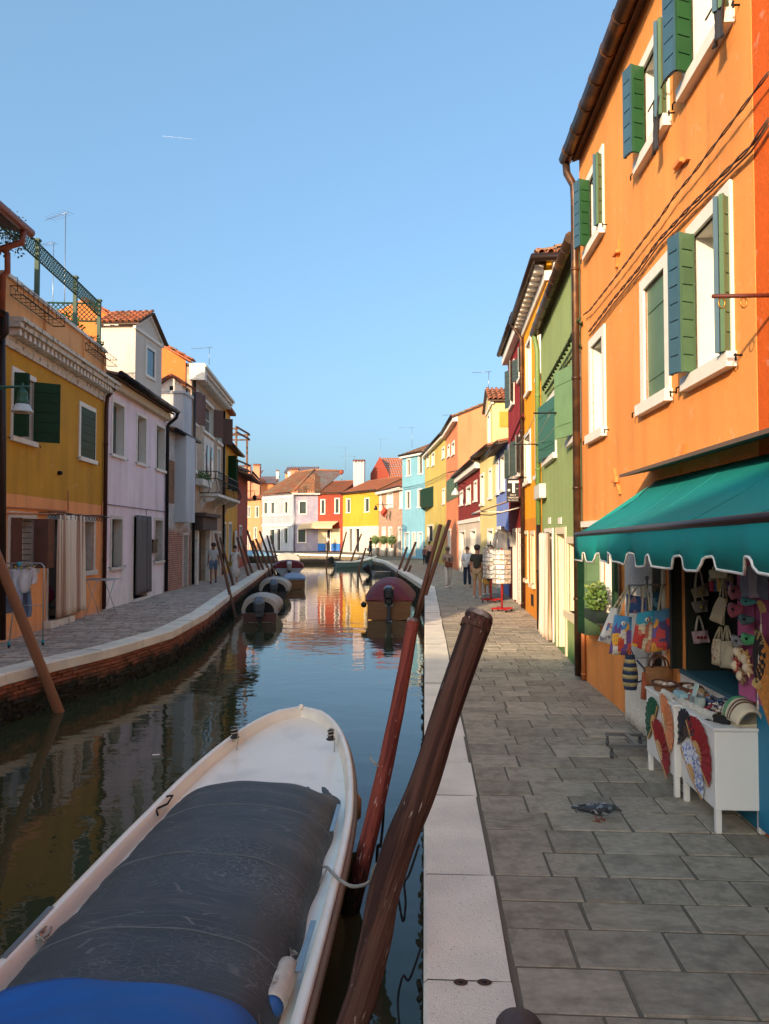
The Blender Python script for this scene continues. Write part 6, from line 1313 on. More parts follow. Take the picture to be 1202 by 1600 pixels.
wfan('large orange lace fan leaning at the right edge of the boards', 1178,1062,.34,-50,60, mat('fan_orange_lace','#d88a3a',.7,.3,30,.4,60)); wfan('black lace fan behind the orange one', 1176,1020,.2,-80,70, mat('fan_black','#1c1a1c',.7,.2,30))
# more goods: shawls at the near end, pouches and bead strings in the opening, boxes on the tables
random.seed(23)
for i,(px,c_,lab) in enumerate(((1166,'#7d86a0','grey-blue shawl hanging highest beside the window'),(1178,'#a8a0ac','pale mauve shawl hanging highest in the middle'),(1192,'#6a7488','slate shawl hanging highest near the right edge'))):
    bag(lab, ((px-8,884),(px+8,884),(px+9,930+4*i),(px-7,934)), 5, mat('shawl_'+c_,c_,.9,.15,9,.3,60), False, None, .03, name='hanging_shawl', group='shawls at the shop', plane=onw(.16))
for i in range(6):
    px = 1112+6*i; c_ = ['#a83a4a','#3a6a9a','#c9a04a','#5a8a5a','#8a5a9a','#c9c0b0'][i]
    bag('%s pouch in the row at the top of the shop opening' % ['crimson','blue','ochre','green','violet','cream'][i], ((px-2.6,908),(px+2.6,908),(px+3,924),(px-3,924)), 6, mat('pouch_'+c_,c_,.8,.2,20), True, (px,899), .02, name='small_pouch', group='pouches in the shop opening', plane=onw(-.05-.02*(i%2)))
for i in range(5):
    px = 1097+9*i; z_ = .865; c_ = BEAD[(2*i+1)%10]; p0 = onw(-.02)(px,1052); t = thing('bead_string', '%s string of beads hanging over the white ledge' % ['first','second','third','fourth','fifth'][i] + ' from the door', 'beads', p0-UPV*.09, 0, 'bead strings over the ledge')
    for k in range(7):
        mb = MB(); mb.ball(V((p0.x-.04,p0.y+.004*math.sin(k),.85-.022*k)), .012, 7); mb.build('bead', c_, t)
for i,(x_,y_,c_) in enumerate(((2.24,6.5,'#c9c4b8'),(2.1,6.42,'#8a9aa8'),(2.22,6.14,'#b89a6a'),(2.04,5.93,'#d8d4cc'),(2.26,5.68,'#7a5a6a'),(2.1,5.80,'#a8b8b0'))):
    mb = MB(); mb.cbox(x_-.03,y_-.035,.726,x_+.03,y_+.035,.726+.03+.03*(i%3),.004); tag(mb.build('gift_box', mat('gift_'+c_,c_,.6,.15,20)), '%s little gift box on the %s cabinet' % (['cream','grey-blue','tan','white','plum','pale green'][i], 'farther' if y_ > 5.94 else 'nearer'), 'box', 'gift boxes on the cabinets')
# --- souvenir racks further along
def postcard_rack(label, x, y, z1, w_, group='souvenir racks'):
    t = thing('postcard_rack', label, 'postcard rack', (x,y,0), 0, group); RD = mat('rack_red','#a81c1c',.4,.1,6)
    mb = MB(); mb.lathe((x,y,.09), [(.025,0),(.025,z1-.09)], 8); mb.build('post', RD, t)
    for g in (0,PI/2): mb = MB(); d = V((math.cos(g+.3),math.sin(g+.3),0))*.3; mb.ob(V((x,y,.07))-d-V((-d.y,d.x,0))*.12, d*2, V((-d.y,d.x,0))*.24, UPV*.045); mb.build('foot', RD, t)
    for k in range(4):
        g = .3+PI/2*k; mb = MB(); mb.lathe((x+.28*math.cos(g),y+.28*math.sin(g)-.01,.035), [(.03,0),(.03,.02)], 8, ax=V((0,1,0))); mb.build('caster', IRON, t)
    FR = mat('rack_wire','#b9b6b2',.4,.05,5,metal=.6); rg = random.Random(int(x*100))
    for s_ in range(6):
        g = PI/3*s_+.25; n = V((math.cos(g),math.sin(g),0)); tt = V((-n.y,n.x,0)); fr = MB(); c = V((x,y,0))+n*w_*.87
        for e in (-.48,.48): fr.tube([c+tt*w_*e+UPV*(z1-.95), c+tt*w_*e+UPV*z1], .006, 4)
        for k in range(8): fr.tube([c-tt*w_*.48+UPV*(z1-.95+k*.13), c+tt*w_*.48+UPV*(z1-.95+k*.13)], .005, 4)
        fr.build('wire_frame', FR, t)
        for k in range(7):
            for cc in (0,1):
                pm = MB(); z0 = z1-.94+k*.13; pm.ob(c+tt*w_*(-.45+.46*cc)+UPV*z0, tt*w_*.42, n*.01, UPV*.105); ci = rg.randrange(8)
                pm.build('postcard', mat('postcard_%d'%ci, ['#d3d6d8','#b98a6a','#8aa3b8','#ddd6ca','#b8a878','#8a6a5a','#dedcd8','#8a9aa0'][ci], .4, .4, 24, col2='#e0dad0', c2s=22, c2lo=.45, c2hi=.5), t)
    return t
g = G(787,957); postcard_rack('nearer wire postcard rack on a red wheeled base', g.x-.02, g.y+.2, 1.72, .25)
g = G(772,943); postcard_rack('farther souvenir rack on a red wheeled base behind the first', g.x-.05, g.y+.4, 1.7, .25)
g = G(764,940); 
hp_ = thing('hanging_tshirt_stand', 'stand hung with patterned black bags and caps beside the postcard racks', 'stand', (g.x,24.3,0)); x = D(767,900,24.3).x
mb = MB(); mb.lathe((x,24.3,0), [(.2,0),(.2,.03),(.02,.05),(.02,1.9)], 10); mb.build('post', IRON, hp_)
for k,(px,py,r_,c) in enumerate(((765,862,.2,'#6a5a4a'),(768,872,.17,'#2a2a2c'),(766,884,.16,'#a89a8a'),(769,890,.13,'#2a3a5a'),(773,905,.17,'#c9b08a'),(765,900,.14,'#3a3a3c'))):
    p = D(px,py,24.2-.03*k); mb = MB(); mb.ball(p, r_, 10, sy=.35, sz=1.2); mb.build('merchandise_bag', mat('merch_'+c,c,.8,.3,8,col2='#d8cfc0',c2s=9,c2lo=.55,c2hi=.6), hp_)
mq = thing('shirt_mannequin', 'white shirt displayed on a mannequin above the racks', 'mannequin', (2.2,24.0,0)); c = D(786,842,24.0); WS = mat('shirt_white','#dcd8d2',.85,.05,5)
mb = MB(); mb.lathe((c.x,c.y,c.z-.35), [(.17,0),(.15,.25),(.22,.5),(.19,.6),(.06,.66),(.055,.75)], 14, sy=.6); mb.build('torso', WS, mq)
for sx in (-1,1): mb = MB(); mb.tube([c+V((sx*.18,0,.2)), c+V((sx*.26,0,-.02)), c+V((sx*.27,0,-.25))], [.07,.06,.05], 8); mb.build('sleeve', WS, mq)
mb = MB(); mb.tube([c+V((.0,0,-.35)), (c.x,c.y,0)], .025, 8); mb.build('stand', STEEL, mq)
# ================================================================ BOATS
def tarp_mat(name, col, crack=None):
    m = mat(name, col, .62, .16, 2.2, .12, 14)
    if crack:
        t = m.node_tree; N = t.nodes; Lk = t.links; b = N['Principled BSDF']; src = b.inputs['Base Color'].links[0].from_socket
        tc = N.new('ShaderNodeTexCoord'); nz = N.new('ShaderNodeTexNoise'); nz.inputs['Scale'].default_value = 5; Lk.new(tc.outputs['Object'], nz.inputs['Vector'])
        def lines(sc, st, w_, mlo, mhi, msc):
            ad = N.new('ShaderNodeMix'); ad.data_type = 'VECTOR'; ad.inputs[0].default_value = .1; Lk.new(tc.outputs['Object'], ad.inputs[4]); Lk.new(nz.outputs['Color'], ad.inputs[5])
            mp = N.new('ShaderNodeMapping'); mp.inputs['Scale'].default_value = st; Lk.new(ad.outputs[1], mp.inputs[0])
            v = N.new('ShaderNodeTexVoronoi'); v.feature = 'DISTANCE_TO_EDGE'; v.inputs['Scale'].default_value = sc; Lk.new(mp.outputs[0], v.inputs['Vector'])
            r = N.new('ShaderNodeMapRange'); r.inputs[1].default_value = w_*.3; r.inputs[2].default_value = w_; r.inputs[3].default_value = 1; r.inputs[4].default_value = 0; Lk.new(v.outputs['Distance'], r.inputs[0])
            n2 = N.new('ShaderNodeTexNoise'); n2.inputs['Scale'].default_value = msc; n2.inputs['Detail'].default_value = 5; Lk.new(tc.outputs['Object'], n2.inputs['Vector'])
            r2 = N.new('ShaderNodeMapRange'); r2.inputs[1].default_value = mlo; r2.inputs[2].default_value = mhi; Lk.new(n2.outputs['Fac'], r2.inputs[0])
            mu = N.new('ShaderNodeMath'); mu.operation = 'MULTIPLY'; Lk.new(r.outputs[0], mu.inputs[0]); Lk.new(r2.outputs[0], mu.inputs[1]); return mu.outputs[0]
        a = lines(4, (.5,4.5,.5), .022, .42, .6, 1.6); b_ = lines(26, (.7,2.2,.7), .06, .42, .66, 1.9)
        mxm = N.new('ShaderNodeMath'); mxm.operation = 'MAXIMUM'; Lk.new(a, mxm.inputs[0]); Lk.new(b_, mxm.inputs[1])
        sc = N.new('ShaderNodeMath'); sc.operation = 'MULTIPLY'; sc.inputs[1].default_value = .32; Lk.new(mxm.outputs[0], sc.inputs[0])
        mx = N.new('ShaderNodeMix'); mx.data_type = 'RGBA'; Lk.new(sc.outputs[0], mx.inputs[0]); Lk.new(src, mx.inputs[6]); mx.inputs[7].default_value = (*hx(crack),1); Lk.new(mx.outputs[2], b.inputs['Base Color'])
    return m
GELW = mat('gelcoat_white','#efe8d8',.35,.05,1.5,.03,10,col2='#d8d0c0',c2s=2.2,c2lo=.55,c2hi=.8,coat=.2)
HULLB = mat('hull_dark_brown','#3d2f2a',.4,.15,3)
TAN = mat('rubbing_strake_tan','#8a7360',.6,.12,4)
def hull(t, L, hb, zk, zg, mout, min_, deckdrop=.1, rim=.05, n=28, rail=None, y0=0., xc=None, flare=.82, transom=True):
    """open hull: hb(s) half beam, zg(s) gunwale height, zk(s) keel depth for s 0..1 stern to bow (local frame, y forward)"""
    st = [i/n for i in range(n+1)]; xc = xc or (lambda s: 0.); out = MB(); K = 5; vs = []
    for s in st:
        b, g, k = hb(s), zg(s), zk(s); y = y0+L*s
        for sd_ in (-1,1):
            for j in range(K+1):
                f = j/K; vs.append((xc(s)+sd_*b*(flare*(f**.45)+(1-flare)*f), y, k+(g-k)*f**1.25))
    R2 = 2*(K+1); fs = []
    for i in range(n):
        for h_ in (0,1):
            for j in range(K):
                a = i*R2+h_*(K+1)+j; fs.append((a,a+1,a+R2+1,a+R2))
    out.add(vs, fs, 0, True)
    if transom: out.add([vs[j] for j in range(K+1)]+[vs[K+1+j] for j in range(K+1)][::-1], [tuple(range(2*K+2))])
    out.build('hull', mout, t, False)
    rm = MB(); prof = []
    for s in st:
        b, g = hb(s), zg(s); y = y0+L*s
        bi = max(.0, b-rim); yi = y-(rim if s > .97 else 0)
        prof.append([[(xc(s)+q*b,y,g-.03),(xc(s)+q*(b+.008),y+(.004 if s==1 else 0),g),(xc(s)+q*(b-.01),y,g+.012),(xc(s)+q*bi,yi,g+.008),(xc(s)+q*max(0,bi-.02),yi-.01,g-deckdrop)] for q in (-1,1)])
    for h_ in (0,1):
        vs = [p for pr in prof for p in pr[h_]]; rm.add(vs, [(i*5+j,i*5+j+1,(i+1)*5+j+1,(i+1)*5+j) for i in range(n) for j in range(4)], 0, True)
    rm.build('gunwale', min_, t, False)
    dk = MB(); vs = []
    for s in st:
        b = max(0, hb(s)-rim-.015); vs += [(xc(s)-b,y0+L*s-(rim if s>.97 else 0),zg(s)-deckdrop+.004),(xc(s)+b,y0+L*s-(rim if s>.97 else 0),zg(s)-deckdrop+.004)]
    dk.add(vs, [(2*i,2*i+1,2*i+3,2*i+2) for i in range(n)]); dk.build('deck', min_, t, False)
    if rail:
        for q in (-1,1):
            rb = MB(); rb.tube([(xc(s)+q*(hb(s)+.006),y0+L*s,zg(s)-.06) for s in st], .034, 6); rb.build('rubbing_strake', rail, t, False)
# ---- the near boat
BY0, BL = 1.2, 7.85                                  # stern y, length
nb = thing('covered_motorboat', 'white boat under a cracked dark grey tarpaulin in the foreground', 'boat', (-1.43,0,WZ))
def hbn(s):
    y = BY0+BL*s
    if y < 5: return .86-.05*((5-y)/3.8)**2
    t = min(1, (y-5)/4.05); return .86*math.sqrt(max(0,1-t**2.25))
zgn = lambda s: .52+.19*max(0,(s-.35)/.65)**1.8
hull(nb, BL, hbn, lambda s: -.25+.45*max(0,(s-.72)/.28)**2, zgn, HULLB, GELW, .11, .055, 44, TAN, BY0, lambda s: -.08*max(0,(BY0+BL*s-6)/3))
TARP = tarp_mat('tarp_dark_grey','#3c4549','#a9aaa6'); TBLUE = tarp_mat('tarp_blue','#0f5ca6')
def tarp_fn(ya, yb, hw, zc, lift=0., base=.40, front=True):
    def f(u, v):
        y = ya+(yb-ya)*v; a = PI*u; fr = min(1, max(0,(yb-y)/.55)); fr = fr**.6 if front else 1.
        cr = zc(y)*(.35+.65*fr); x = -math.cos(a)*hw(y); z = base + (cr-base)*(math.sin(a)**.8)*1. + lift
        z += .005*math.sin(y*17+u*5)+.004*math.sin(u*31+y*4)*math.sin(a) - .035*abs(math.sin((y-.2)*PI/.95))**.8*math.sin(a)**2 + .006*math.sin(u*19+3*math.sin(y*1.7))*(1-math.sin(a)) + .004*math.sin(y*41+4*math.sin(u*7))
        if v > .97 and front: z -= .01
        return V((x+.012*math.sin(y*9)*(1-math.sin(a)), y+.10*math.sin(a)*v*v*.6 + (.03*math.sin(u*9) if v > .95 else 0), z))
    return f
hwt = lambda y: min(.70, hbn((y-BY0)/BL)-.10) if y < 6.2 else .70-(y-6.2)*.02
zct = lambda y: .77-.05*(y-4)**2*.15
mb = MB(); mb.grid(tarp_fn(1.4, 6.82, hwt, zct), 40, 90); mb.build('tarpaulin', TARP, nb, False, solid=.006)
mb = MB(); mb.grid(tarp_fn(2.9, 3.36, lambda y: hwt(y)+.012, lambda y: zct(y)+.0, .016, front=False), 40, 14); mb.build('blue_tarpaulin', TBLUE, nb, False, solid=.006)
mb = MB(); mb.grid(tarp_fn(1.4, 2.93, lambda y: hwt(y)+.02, zct, .03, front=False), 40, 24); mb.build('tarpaulin', TARP, nb, False, solid=.006)
fs_ = tarp_fn(1.4, 6.82, hwt, zct)
for yy in (3.85,4.75,5.68,6.5):
    vv = (yy-1.4)/5.42; mb = MB(); mb.tube([fs_(.03+.94*i/40,vv)+V((0,0,.004)) for i in range(41)], .006, 5); mb.build('seam', mat('tarp_seam','#5c6466',.7,.2,20), nb, False)
# loose front corners of the tarp
for q in (-1,1):
    mb = MB(); a = V((q*.28,6.86,.52)); 
    mb.grid(lambda u,v: V((q*(.34+.40*u), 6.45+.42*v*(1-.25*u)+.02*math.sin(u*7), .43+.10*(1-u)*(1-.4*v)+.018*math.sin(u*9+v*4))), 10, 8); mb.build('tarpaulin_corner', TARP, nb, False, solid=.006)
BLKR = mat('black_rubber','#1c1d1f',.6,.1,9); ROPE = mat('rope_grey','#a9a498',.9,.2,60,.6,140); ROPEB = mat('rope_black','#17171a',.8,.2,60,.5,120)
for (px,py) in ((367,1153),(517,1156)):
    p = G(px,py,WZ+.64)-V(nb.location); b = MB(); b.lathe(p, [(.045,0),(.05,.012),(.03,.02),(.028,.075),(.034,.085),(.0345,.10),(.03,.105)], 14); b.build('mooring_cleat', BLKR, nb, False)
    b = MB(); b.tube([p+V((math.cos(g)*.036,math.sin(g)*.036,.03+.004*k)) for k,g in enumerate([2*PI*i/9 for i in range(22)])], .006, 5); b.tube([p+V((.03,0,.03)), p+V((.05,-.06,-.02)), p+V((.05,-.1,-.10))], .006, 5); b.build('rope', ROPE, nb, False)
b = MB(); p = V((-.08,BY0+BL-.07,zgn(1)+.01)); b.ball(p, .035, 8); b.build('bow_fitting', GELW, nb, False)
def localpx(px,py,z): return G(px,py,WZ+z)-V(nb.location)
for pts in (((530,1258),(518,1300)),((490,1440),(466,1520)),((80,1418),(5,1498))):
    a, c = localpx(*pts[0],.535), localpx(*pts[1],.53); b = MB(); d = (c-a); nn = V((-d.y,d.x,0)).normalized()*.016; b.ob(a-nn, d, nn*2, V((0,0,.008))); b.build('rub_plate', STEEL, nb, False)
def ropeloop(pix, z, r, m, sag=0): 
    b = MB(); b.tube([localpx(px,py,z+dz) for (px,py,dz) in pix], r, 6); b.build('rope', m, nb, False)
ropeloop(((245,1258,.02),(262,1244,.04),(270,1243,.05),(262,1256,.02),(244,1264,.02),(247,1274,.0)), .53, .009, ROPEB); ropeloop(((523,1252,.02),(516,1262,.02),(513,1278,.0),(518,1286,0),(525,1276,0),(527,1262,.01),(522,1254,.03)), .45, .009, ROPEB)
ropeloop(((70,1455,.03),(55,1452,.03),(48,1462,.02),(62,1468,.03),(75,1460,.02),(80,1450,.0),(72,1447,.03),(58,1460,.05),(68,1470,.02),(78,1465,0)), .47, .010, ROPE)
ropeloop(((500,1372,.02),(488,1360,.02),(494,1352,.03),(512,1355,.03),(505,1370,.02),(496,1384,.0)), .44, .009, ROPE); ropeloop(((455,1478,.04),(447,1482,.02),(450,1492,.02),(461,1490,.02),(452,1480,.05),(458,1498,0)), .47, .007, ROPE)
# fender lying on the side deck
fd = thing('boat_fender', 'scuffed white fender with blue end lying on the side deck of the covered boat', 'fender', G(438,1530,WZ+.47)); a = G(452,1506,WZ+.50); c = G(424,1577,WZ+.50); d = c-a
b = MB(); b.lathe(a, [(.015,-.03),(.03,-.01),(.058,.03),(.066,.08),(.066,d.length-.05),(.06,d.length-.02)], 16, ax=d.normalized()); b.build('body', mat('fender_white','#c9bfae',.6,.2,14,.2,40,col2='#8a7d6c',c2s=12,c2lo=.56,c2hi=.66), fd)
b = MB(); b.lathe(a+d.normalized()*(d.length-.02), [(.058,0),(.04,.03),(.015,.045)], 16, ax=d.normalized()); b.build('end_cap', mat('fender_blue','#2a5f9a',.5,.2,12), fd)
b = MB(); b.tube([a, a-d.normalized()*.05+V((0,0,.02)), a-d.normalized()*.09+V((.03,0,.0)), G(458,1485,WZ+.52)], .006, 5); b.build('cord', ROPE, fd)
tf = thing('side_fender', 'tan fender squeezed between the covered boat and the red post', 'fender', (-.5,6.1,WZ+.2)); c = G(556,1248,WZ+.35); b = MB(); b.lathe(c-UPV*.2, [(.02,0),(.05,.03),(.055,.2),(.02,.25)], 12); b.build('body', mat('fender_tan','#b08a68',.6), tf); b = MB(); b.tube([c, c+V((0,0,.2))], .006, 5); b.build('cord', ROPEB, tf)
# paper scrap on the water
b = MB(); p = G(244,1180,WZ); b.ob(p+V((-.04,-.03,.004)), (.085,.02,0), (-.012,.05,0), (0,0,.002)); tag(b.build('paper_scrap', FRAME), 'white scrap of paper floating on the dark water', 'litter')
# ---- outboard motor and covered boats down the canal
def outboard(t, x, y, z, s_=1., mcol=None, tilt=25, cov=None):
    """tilted outboard on the transom, local frame"""
    m = mcol or mat('outboard_dark','#3a4048',.4,.2,6); M = Matrix.Translation(V((x,y,z))) @ Matrix.Rotation(R(tilt),4,'X') @ Matrix.Scale(s_,4)
    def put(b, nm, mm): b.v = [M @ p for p in b.v]; b.build(nm, mm, t, False)
    b = MB(); b.cbox(-.15,-.36,.16,.15,.10,.52,.07); b.cbox(-.12,-.30,-.02,.12,.04,.2,.05); put(b,'cowling', cov or m)
    b = MB(); b.box(-.05,-.2,-.42,.05,-.04,.22); b.box(-.07,-.24,-.46,.07,-.02,-.42); put(b,'leg', m)
    b = MB(); b.lathe((0,-.34,-.52), [(.02,0),(.055,.05),(.055,.22),(.02,.3)], 10, ax=V((0,1,0))); put(b,'gearcase', m)
    b = MB()
    for k in range(3): g = 2*PI*k/3; b.prism([V((0,-.36,-.52)), V((math.cos(g)*.12,-.37,-.52+math.sin(g)*.12)), V((math.cos(g+.6)*.12,-.34,-.52+math.sin(g+.6)*.12))], (0,.012,0))
    put(b,'propeller', m); b = MB(); b.box(-.12,-.04,-.12,.12,.04,.14); put(b,'bracket', STEEL); b = MB(); b.tube([(0,.0,.2),(.05,.3,.22),(.06,.45,.2)], .02, 6); put(b,'tiller', m)
def small_boat(label, stern, rz, L, beam, free, mh, mi, cover=None, cz=.5, motor=True, mcov=None, rail=None, sheer=.15, tr=None, c0=.0, c1=.85, name='moored_boat', mt=25, mx=0., tent=False):
    t = thing(name, label, 'boat', (stern[0],stern[1],WZ), rz, 'boats moored along the canal')
    hb = lambda s: beam/2*(.86+.14*min(1,s*3)) * (1 if s < .45 else math.sqrt(max(0,1-((s-.45)/.55)**2.1))); zg = lambda s: free+sheer*max(0,(s-.3)/.7)**2
    hull(t, L, hb, lambda s: -.18+.35*max(0,(s-.7)/.3)**2, zg, mh, mi, .12, .05, 24, rail)
    if tr:
        b = MB(); b.box(-beam*.40,-.035,.02,beam*.40,-.002,free-.03); b.build('transom', tr, t, False)
    if cover:
        def f(u, v):
            s = c0+(c1-c0)*v; y = L*s; a = PI*u; h_ = (cz-free)*((math.sin(PI*min(1,.36+.58*v))**.8) if not tent else (.18+.82*math.sin(PI*min(1,.0+.95*v**.62)))); w_ = hb(s)+.015
            return V((-math.cos(a)*w_, y, zg(s)+.015 + h_*(math.sin(a)**.85 if not tent else (1-abs(math.cos(a))**2.3)) - (.22*max(0,1-v*9)*(1-abs(math.cos(a)))**1.2 if tent else 0) + .012*math.sin(y*6+u*8)*math.sin(a)))
        b = MB(); b.grid(f, 20, 26); b.build('canopy', cover, t, False, solid=.01)
        if not tent: b = MB(); vs = [f(i/20,0) for i in range(21)]; b.add(vs, [tuple(range(21))]); b.build('canopy_end', cover, t, False, solid=.01)
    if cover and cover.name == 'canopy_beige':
        b = MB(); e_ = [f(i/20,0) for i in range(21)]; cc = V((0,e_[0].y,e_[0].z)); b.add([cc+(p-cc)*.80+V((0,-.02,-.03)) for p in e_], [tuple(range(21))]); b.build('opening', DARK, t, False, solid=.005)  # dark sheet on the closed end, standing for the shaded inside
    if motor: outboard(t, mx, -.10, free-.02, 1.1, tilt=mt*.8, cov=mcov)
    return t
BEI = tarp_mat('canopy_beige','#a89d8f'); MAR = tarp_mat('canopy_maroon','#6e1f28'); GRYB = mat('boat_grey_white','#a9aeb2',.4,.1,3); WD_ = mat('boat_wood','#7a4e28',.5,.25,3,.15,20,stretch=(.4,6,6)); DKH = mat('hull_dark','#2b2a2c',.5,.2,3); BRS = mat('stern_rusty','#5a3c34',.7,.4,12,.5,30)
MOTC = mat('motor_cover_grey','#59616b',.6,.2,6)
hd = math.atan2(.16,1)
s1 = G(406,973,WZ); small_boat('small boat with beige arched canopy and grey outboard nearest on the left quay', (s1.x,s1.y), .16, 4.8, 1.32, .34, GRYB, GRYB, BEI, .86, True, MOTC, None, .1, BRS, 0, .8)
s2 = G(432,938,WZ); small_boat('second beige-canopied boat with dark hull behind the nearest one', (s2.x-.1,s2.y), .17, 5.0, 1.45, .4, DKH, GRYB, BEI, .95, True, MOTC, None, .1, None, 0, .8)
s3 = G(462,921,WZ); small_boat('wooden boat with flat pale blue cover outside the second canopy boat', (s3.x,s3.y), .2, 5.2, 1.2, .5, WD_, GRYB, tarp_mat('cover_pale_blue','#7d93b0'), .62, False, None, None, .1, WD_, 0, .95)
s4 = G(452,899,WZ); small_boat('boat under a dark red cover with white outboard on the left', (s4.x,s4.y), .2, 6, 2.3, .5, GRYB, GRYB, MAR, 1.05, True, mat('motor_white','#c8c6c2',.4), None, .15, None, 0, .9)
s5 = G(452,886,WZ); small_boat('boat with pale folded canvas farthest along the left quay', (s5.x,s5.y), .25, 6, 2.2, .55, GRYB, GRYB, tarp_mat('canvas_pale','#b9b3a6'), 1.25, False, None, None, .2, None, .2, .7)
s6 = G(400,874,WZ); small_boat('long dark barge with a light blue cover beyond the end of the left quay', (-22,76), -1.35, 9, 2.2, .7, DKH, DKH, tarp_mat('cover_sky','#6f95ad'), 1.3, False, None, None, .2, None, .25, .7)
small_boat('low dark boat moored against the far quay', (-14.5,75.2), -1.45, 8, 1.8, .45, DKH, DKH, None, 0, False)
s7 = G(608,969,WZ); small_boat('wooden boat under a maroon tarpaulin by the right quay', (s7.x,s7.y), .02, 6.2, 1.8, .62, WD_, WD_, MAR, 1.3, True, mat('motor_black','#26282c',.35), None, .2, WD_, 0, .85, mt=10, tent=True)
fb_ = thing('round_fender', 'dark round fender hanging at the stern corner of the maroon boat', 'fender', (s7.x-.95,s7.y-.05,WZ+.5)); b = MB(); b.ball((s7.x-.84,s7.y-.06,WZ+.52), .1, 12); b.build('ball', BLKR, fb_); b = MB(); b.tube([(s7.x-.84,s7.y-.06,WZ+.60),(s7.x-.8,s7.y+.05,WZ+.66)], .01, 5); b.build('cord', ROPE, fb_)
GRN = mat('hull_green_white','#7d9a9a',.4,.1,3)
s8 = G(522,888,WZ); small_boat('pale green open boat with raised bow in mid canal', (s8.x,s8.y+1), -1.25, 3.8, 1.4, .55, GRN, GELW, None, 0, True, mat('motor_black','#26282c',.35), FRAME, .5, mt=35)
s9 = G(585,903,WZ); small_boat('small low white rowing boat beside the bend of the right quay', (s9.x-.4,s9.y+3), -1.0, 3.6, 1.3, .35, GRYB, DKH, None, 0, True, mat('motor_black','#26282c',.35), FRAME, .15, mt=40)
# ================================================================ MOORING POLES
def axial(o, d):
    """turn an object's own z axis along d, so that the wood grain runs with the post"""
    M = V(d).to_track_quat('Z','Y').to_matrix().to_4x4(); o.data.transform(M.inverted()); o.matrix_basis = o.matrix_basis @ M; return o
def pole(label, a, b, r0, r1, m=None, name='mooring_pole', group='slim mooring poles', bend=.0, deep=1.2):
    a, b = V(a), V(b); d = (b-a).normalized(); t = thing(name, label, 'pole', a, 0, group); n = 10; pts = [a-d*deep] + [a.lerp(b,i/n)+V((math.sin(PI*i/n)*bend,0,0)) for i in range(n+1)]
    mb = MB(); mb.tube(pts, [r0*1.03]+[r0+(r1-r0)*i/n for i in range(n+1)], 10); axial(mb.build('shaft', m or WOOD, t), d); return t
def pw(bx,by,tx,ty,dy,lab,w_=.055, y=None):
    a = G(bx,by,WZ) if y is None else D(bx,by,y); a.z = WZ if y is None else a.z; b = D(tx,ty,a.y+dy); pole(lab, a, b, w_, w_*.8)
WOODL = mat('pole_light_wood','#8a5c40',.6,.18,4,.2,24,stretch=(4,4,.4))
a = G(92,1112,WZ); pole('reddish brown pole leaning out of the water in front of the laundry', a, D(-14,845,a.y-.8), .085, .075, WOODL)
pw(368,964,337,834,.6,'nearer pole of the first leaning pair by the beige canopy boat',.06); pw(373,944,344,840,.8,'farther pole of the first leaning pair by the beige canopy boat',.06)
pw(395,923,371,840,.8,'nearer pole of the second leaning pair on the left quay',.075); pw(401,917,376.5,838,.8,'farther pole of the second leaning pair on the left quay',.075)
for (bx,by,tx,ty,y,lab) in ((409,901,386.5,829,44,'long pole leaning left in the third cluster'),(415,899,395,845,44.5,'short grey pole in the third cluster'),(423,897,400,842,47,'thick pole in the middle of the third cluster'),(428,892,406,830,50,'tallest pole at the right of the third cluster'),(431,884,417.5,837,55,'left pole of the last pair on the left quay'),(434,880,423,837,57,'right pole of the last pair on the left quay')):
    a = D(bx,by,y); b = D(tx,ty,y+1.0); a2 = a+(a-b)*((a.z-WZ)/(b.z-a.z)); pole(lab, a2, b, .085, .07)
pw(510,888,513,845,.2,'single upright pole in mid canal',.07)
for (bx,by,tx,ty,y,lab) in ((532,868,541.5,831,68,'left of the three poles by the far quay'),(551,871,565,834,66,'middle of the three poles by the far quay'),(562,887,572,856,58,'short right one of the three poles by the far quay'),(619,902,636.5,855,45,'left dark pole of the cluster at the quay bend'),(627,905,650,847,43,'tall grey pole of the cluster at the quay bend'),(632,908,642,884,42,'short grey stump of the cluster at the quay bend')):
    a = D(bx,by,y); b = D(tx,ty,y+.6); a2 = a+(a-b)*((a.z-WZ)/(b.z-a.z)); pole(lab, a2, b, .09, .07)
WOODR = mat('pole_rust_brown','#6a3f26',.65,.2,4,.2,24,stretch=(4,4,.4))
a = D(651,962,25.6); a.z = WZ; a.x -= 0; b = D(688.5,820,26.2); pole('left of the two tall rusty poles by the maroon boat', (-.33,25.4,WZ), b, .085, .07, WOODR); b = D(702.5,813,26.3); pole('right of the two tall rusty poles by the maroon boat', (-.25,25.5,WZ), b, .085, .07, WOODR)
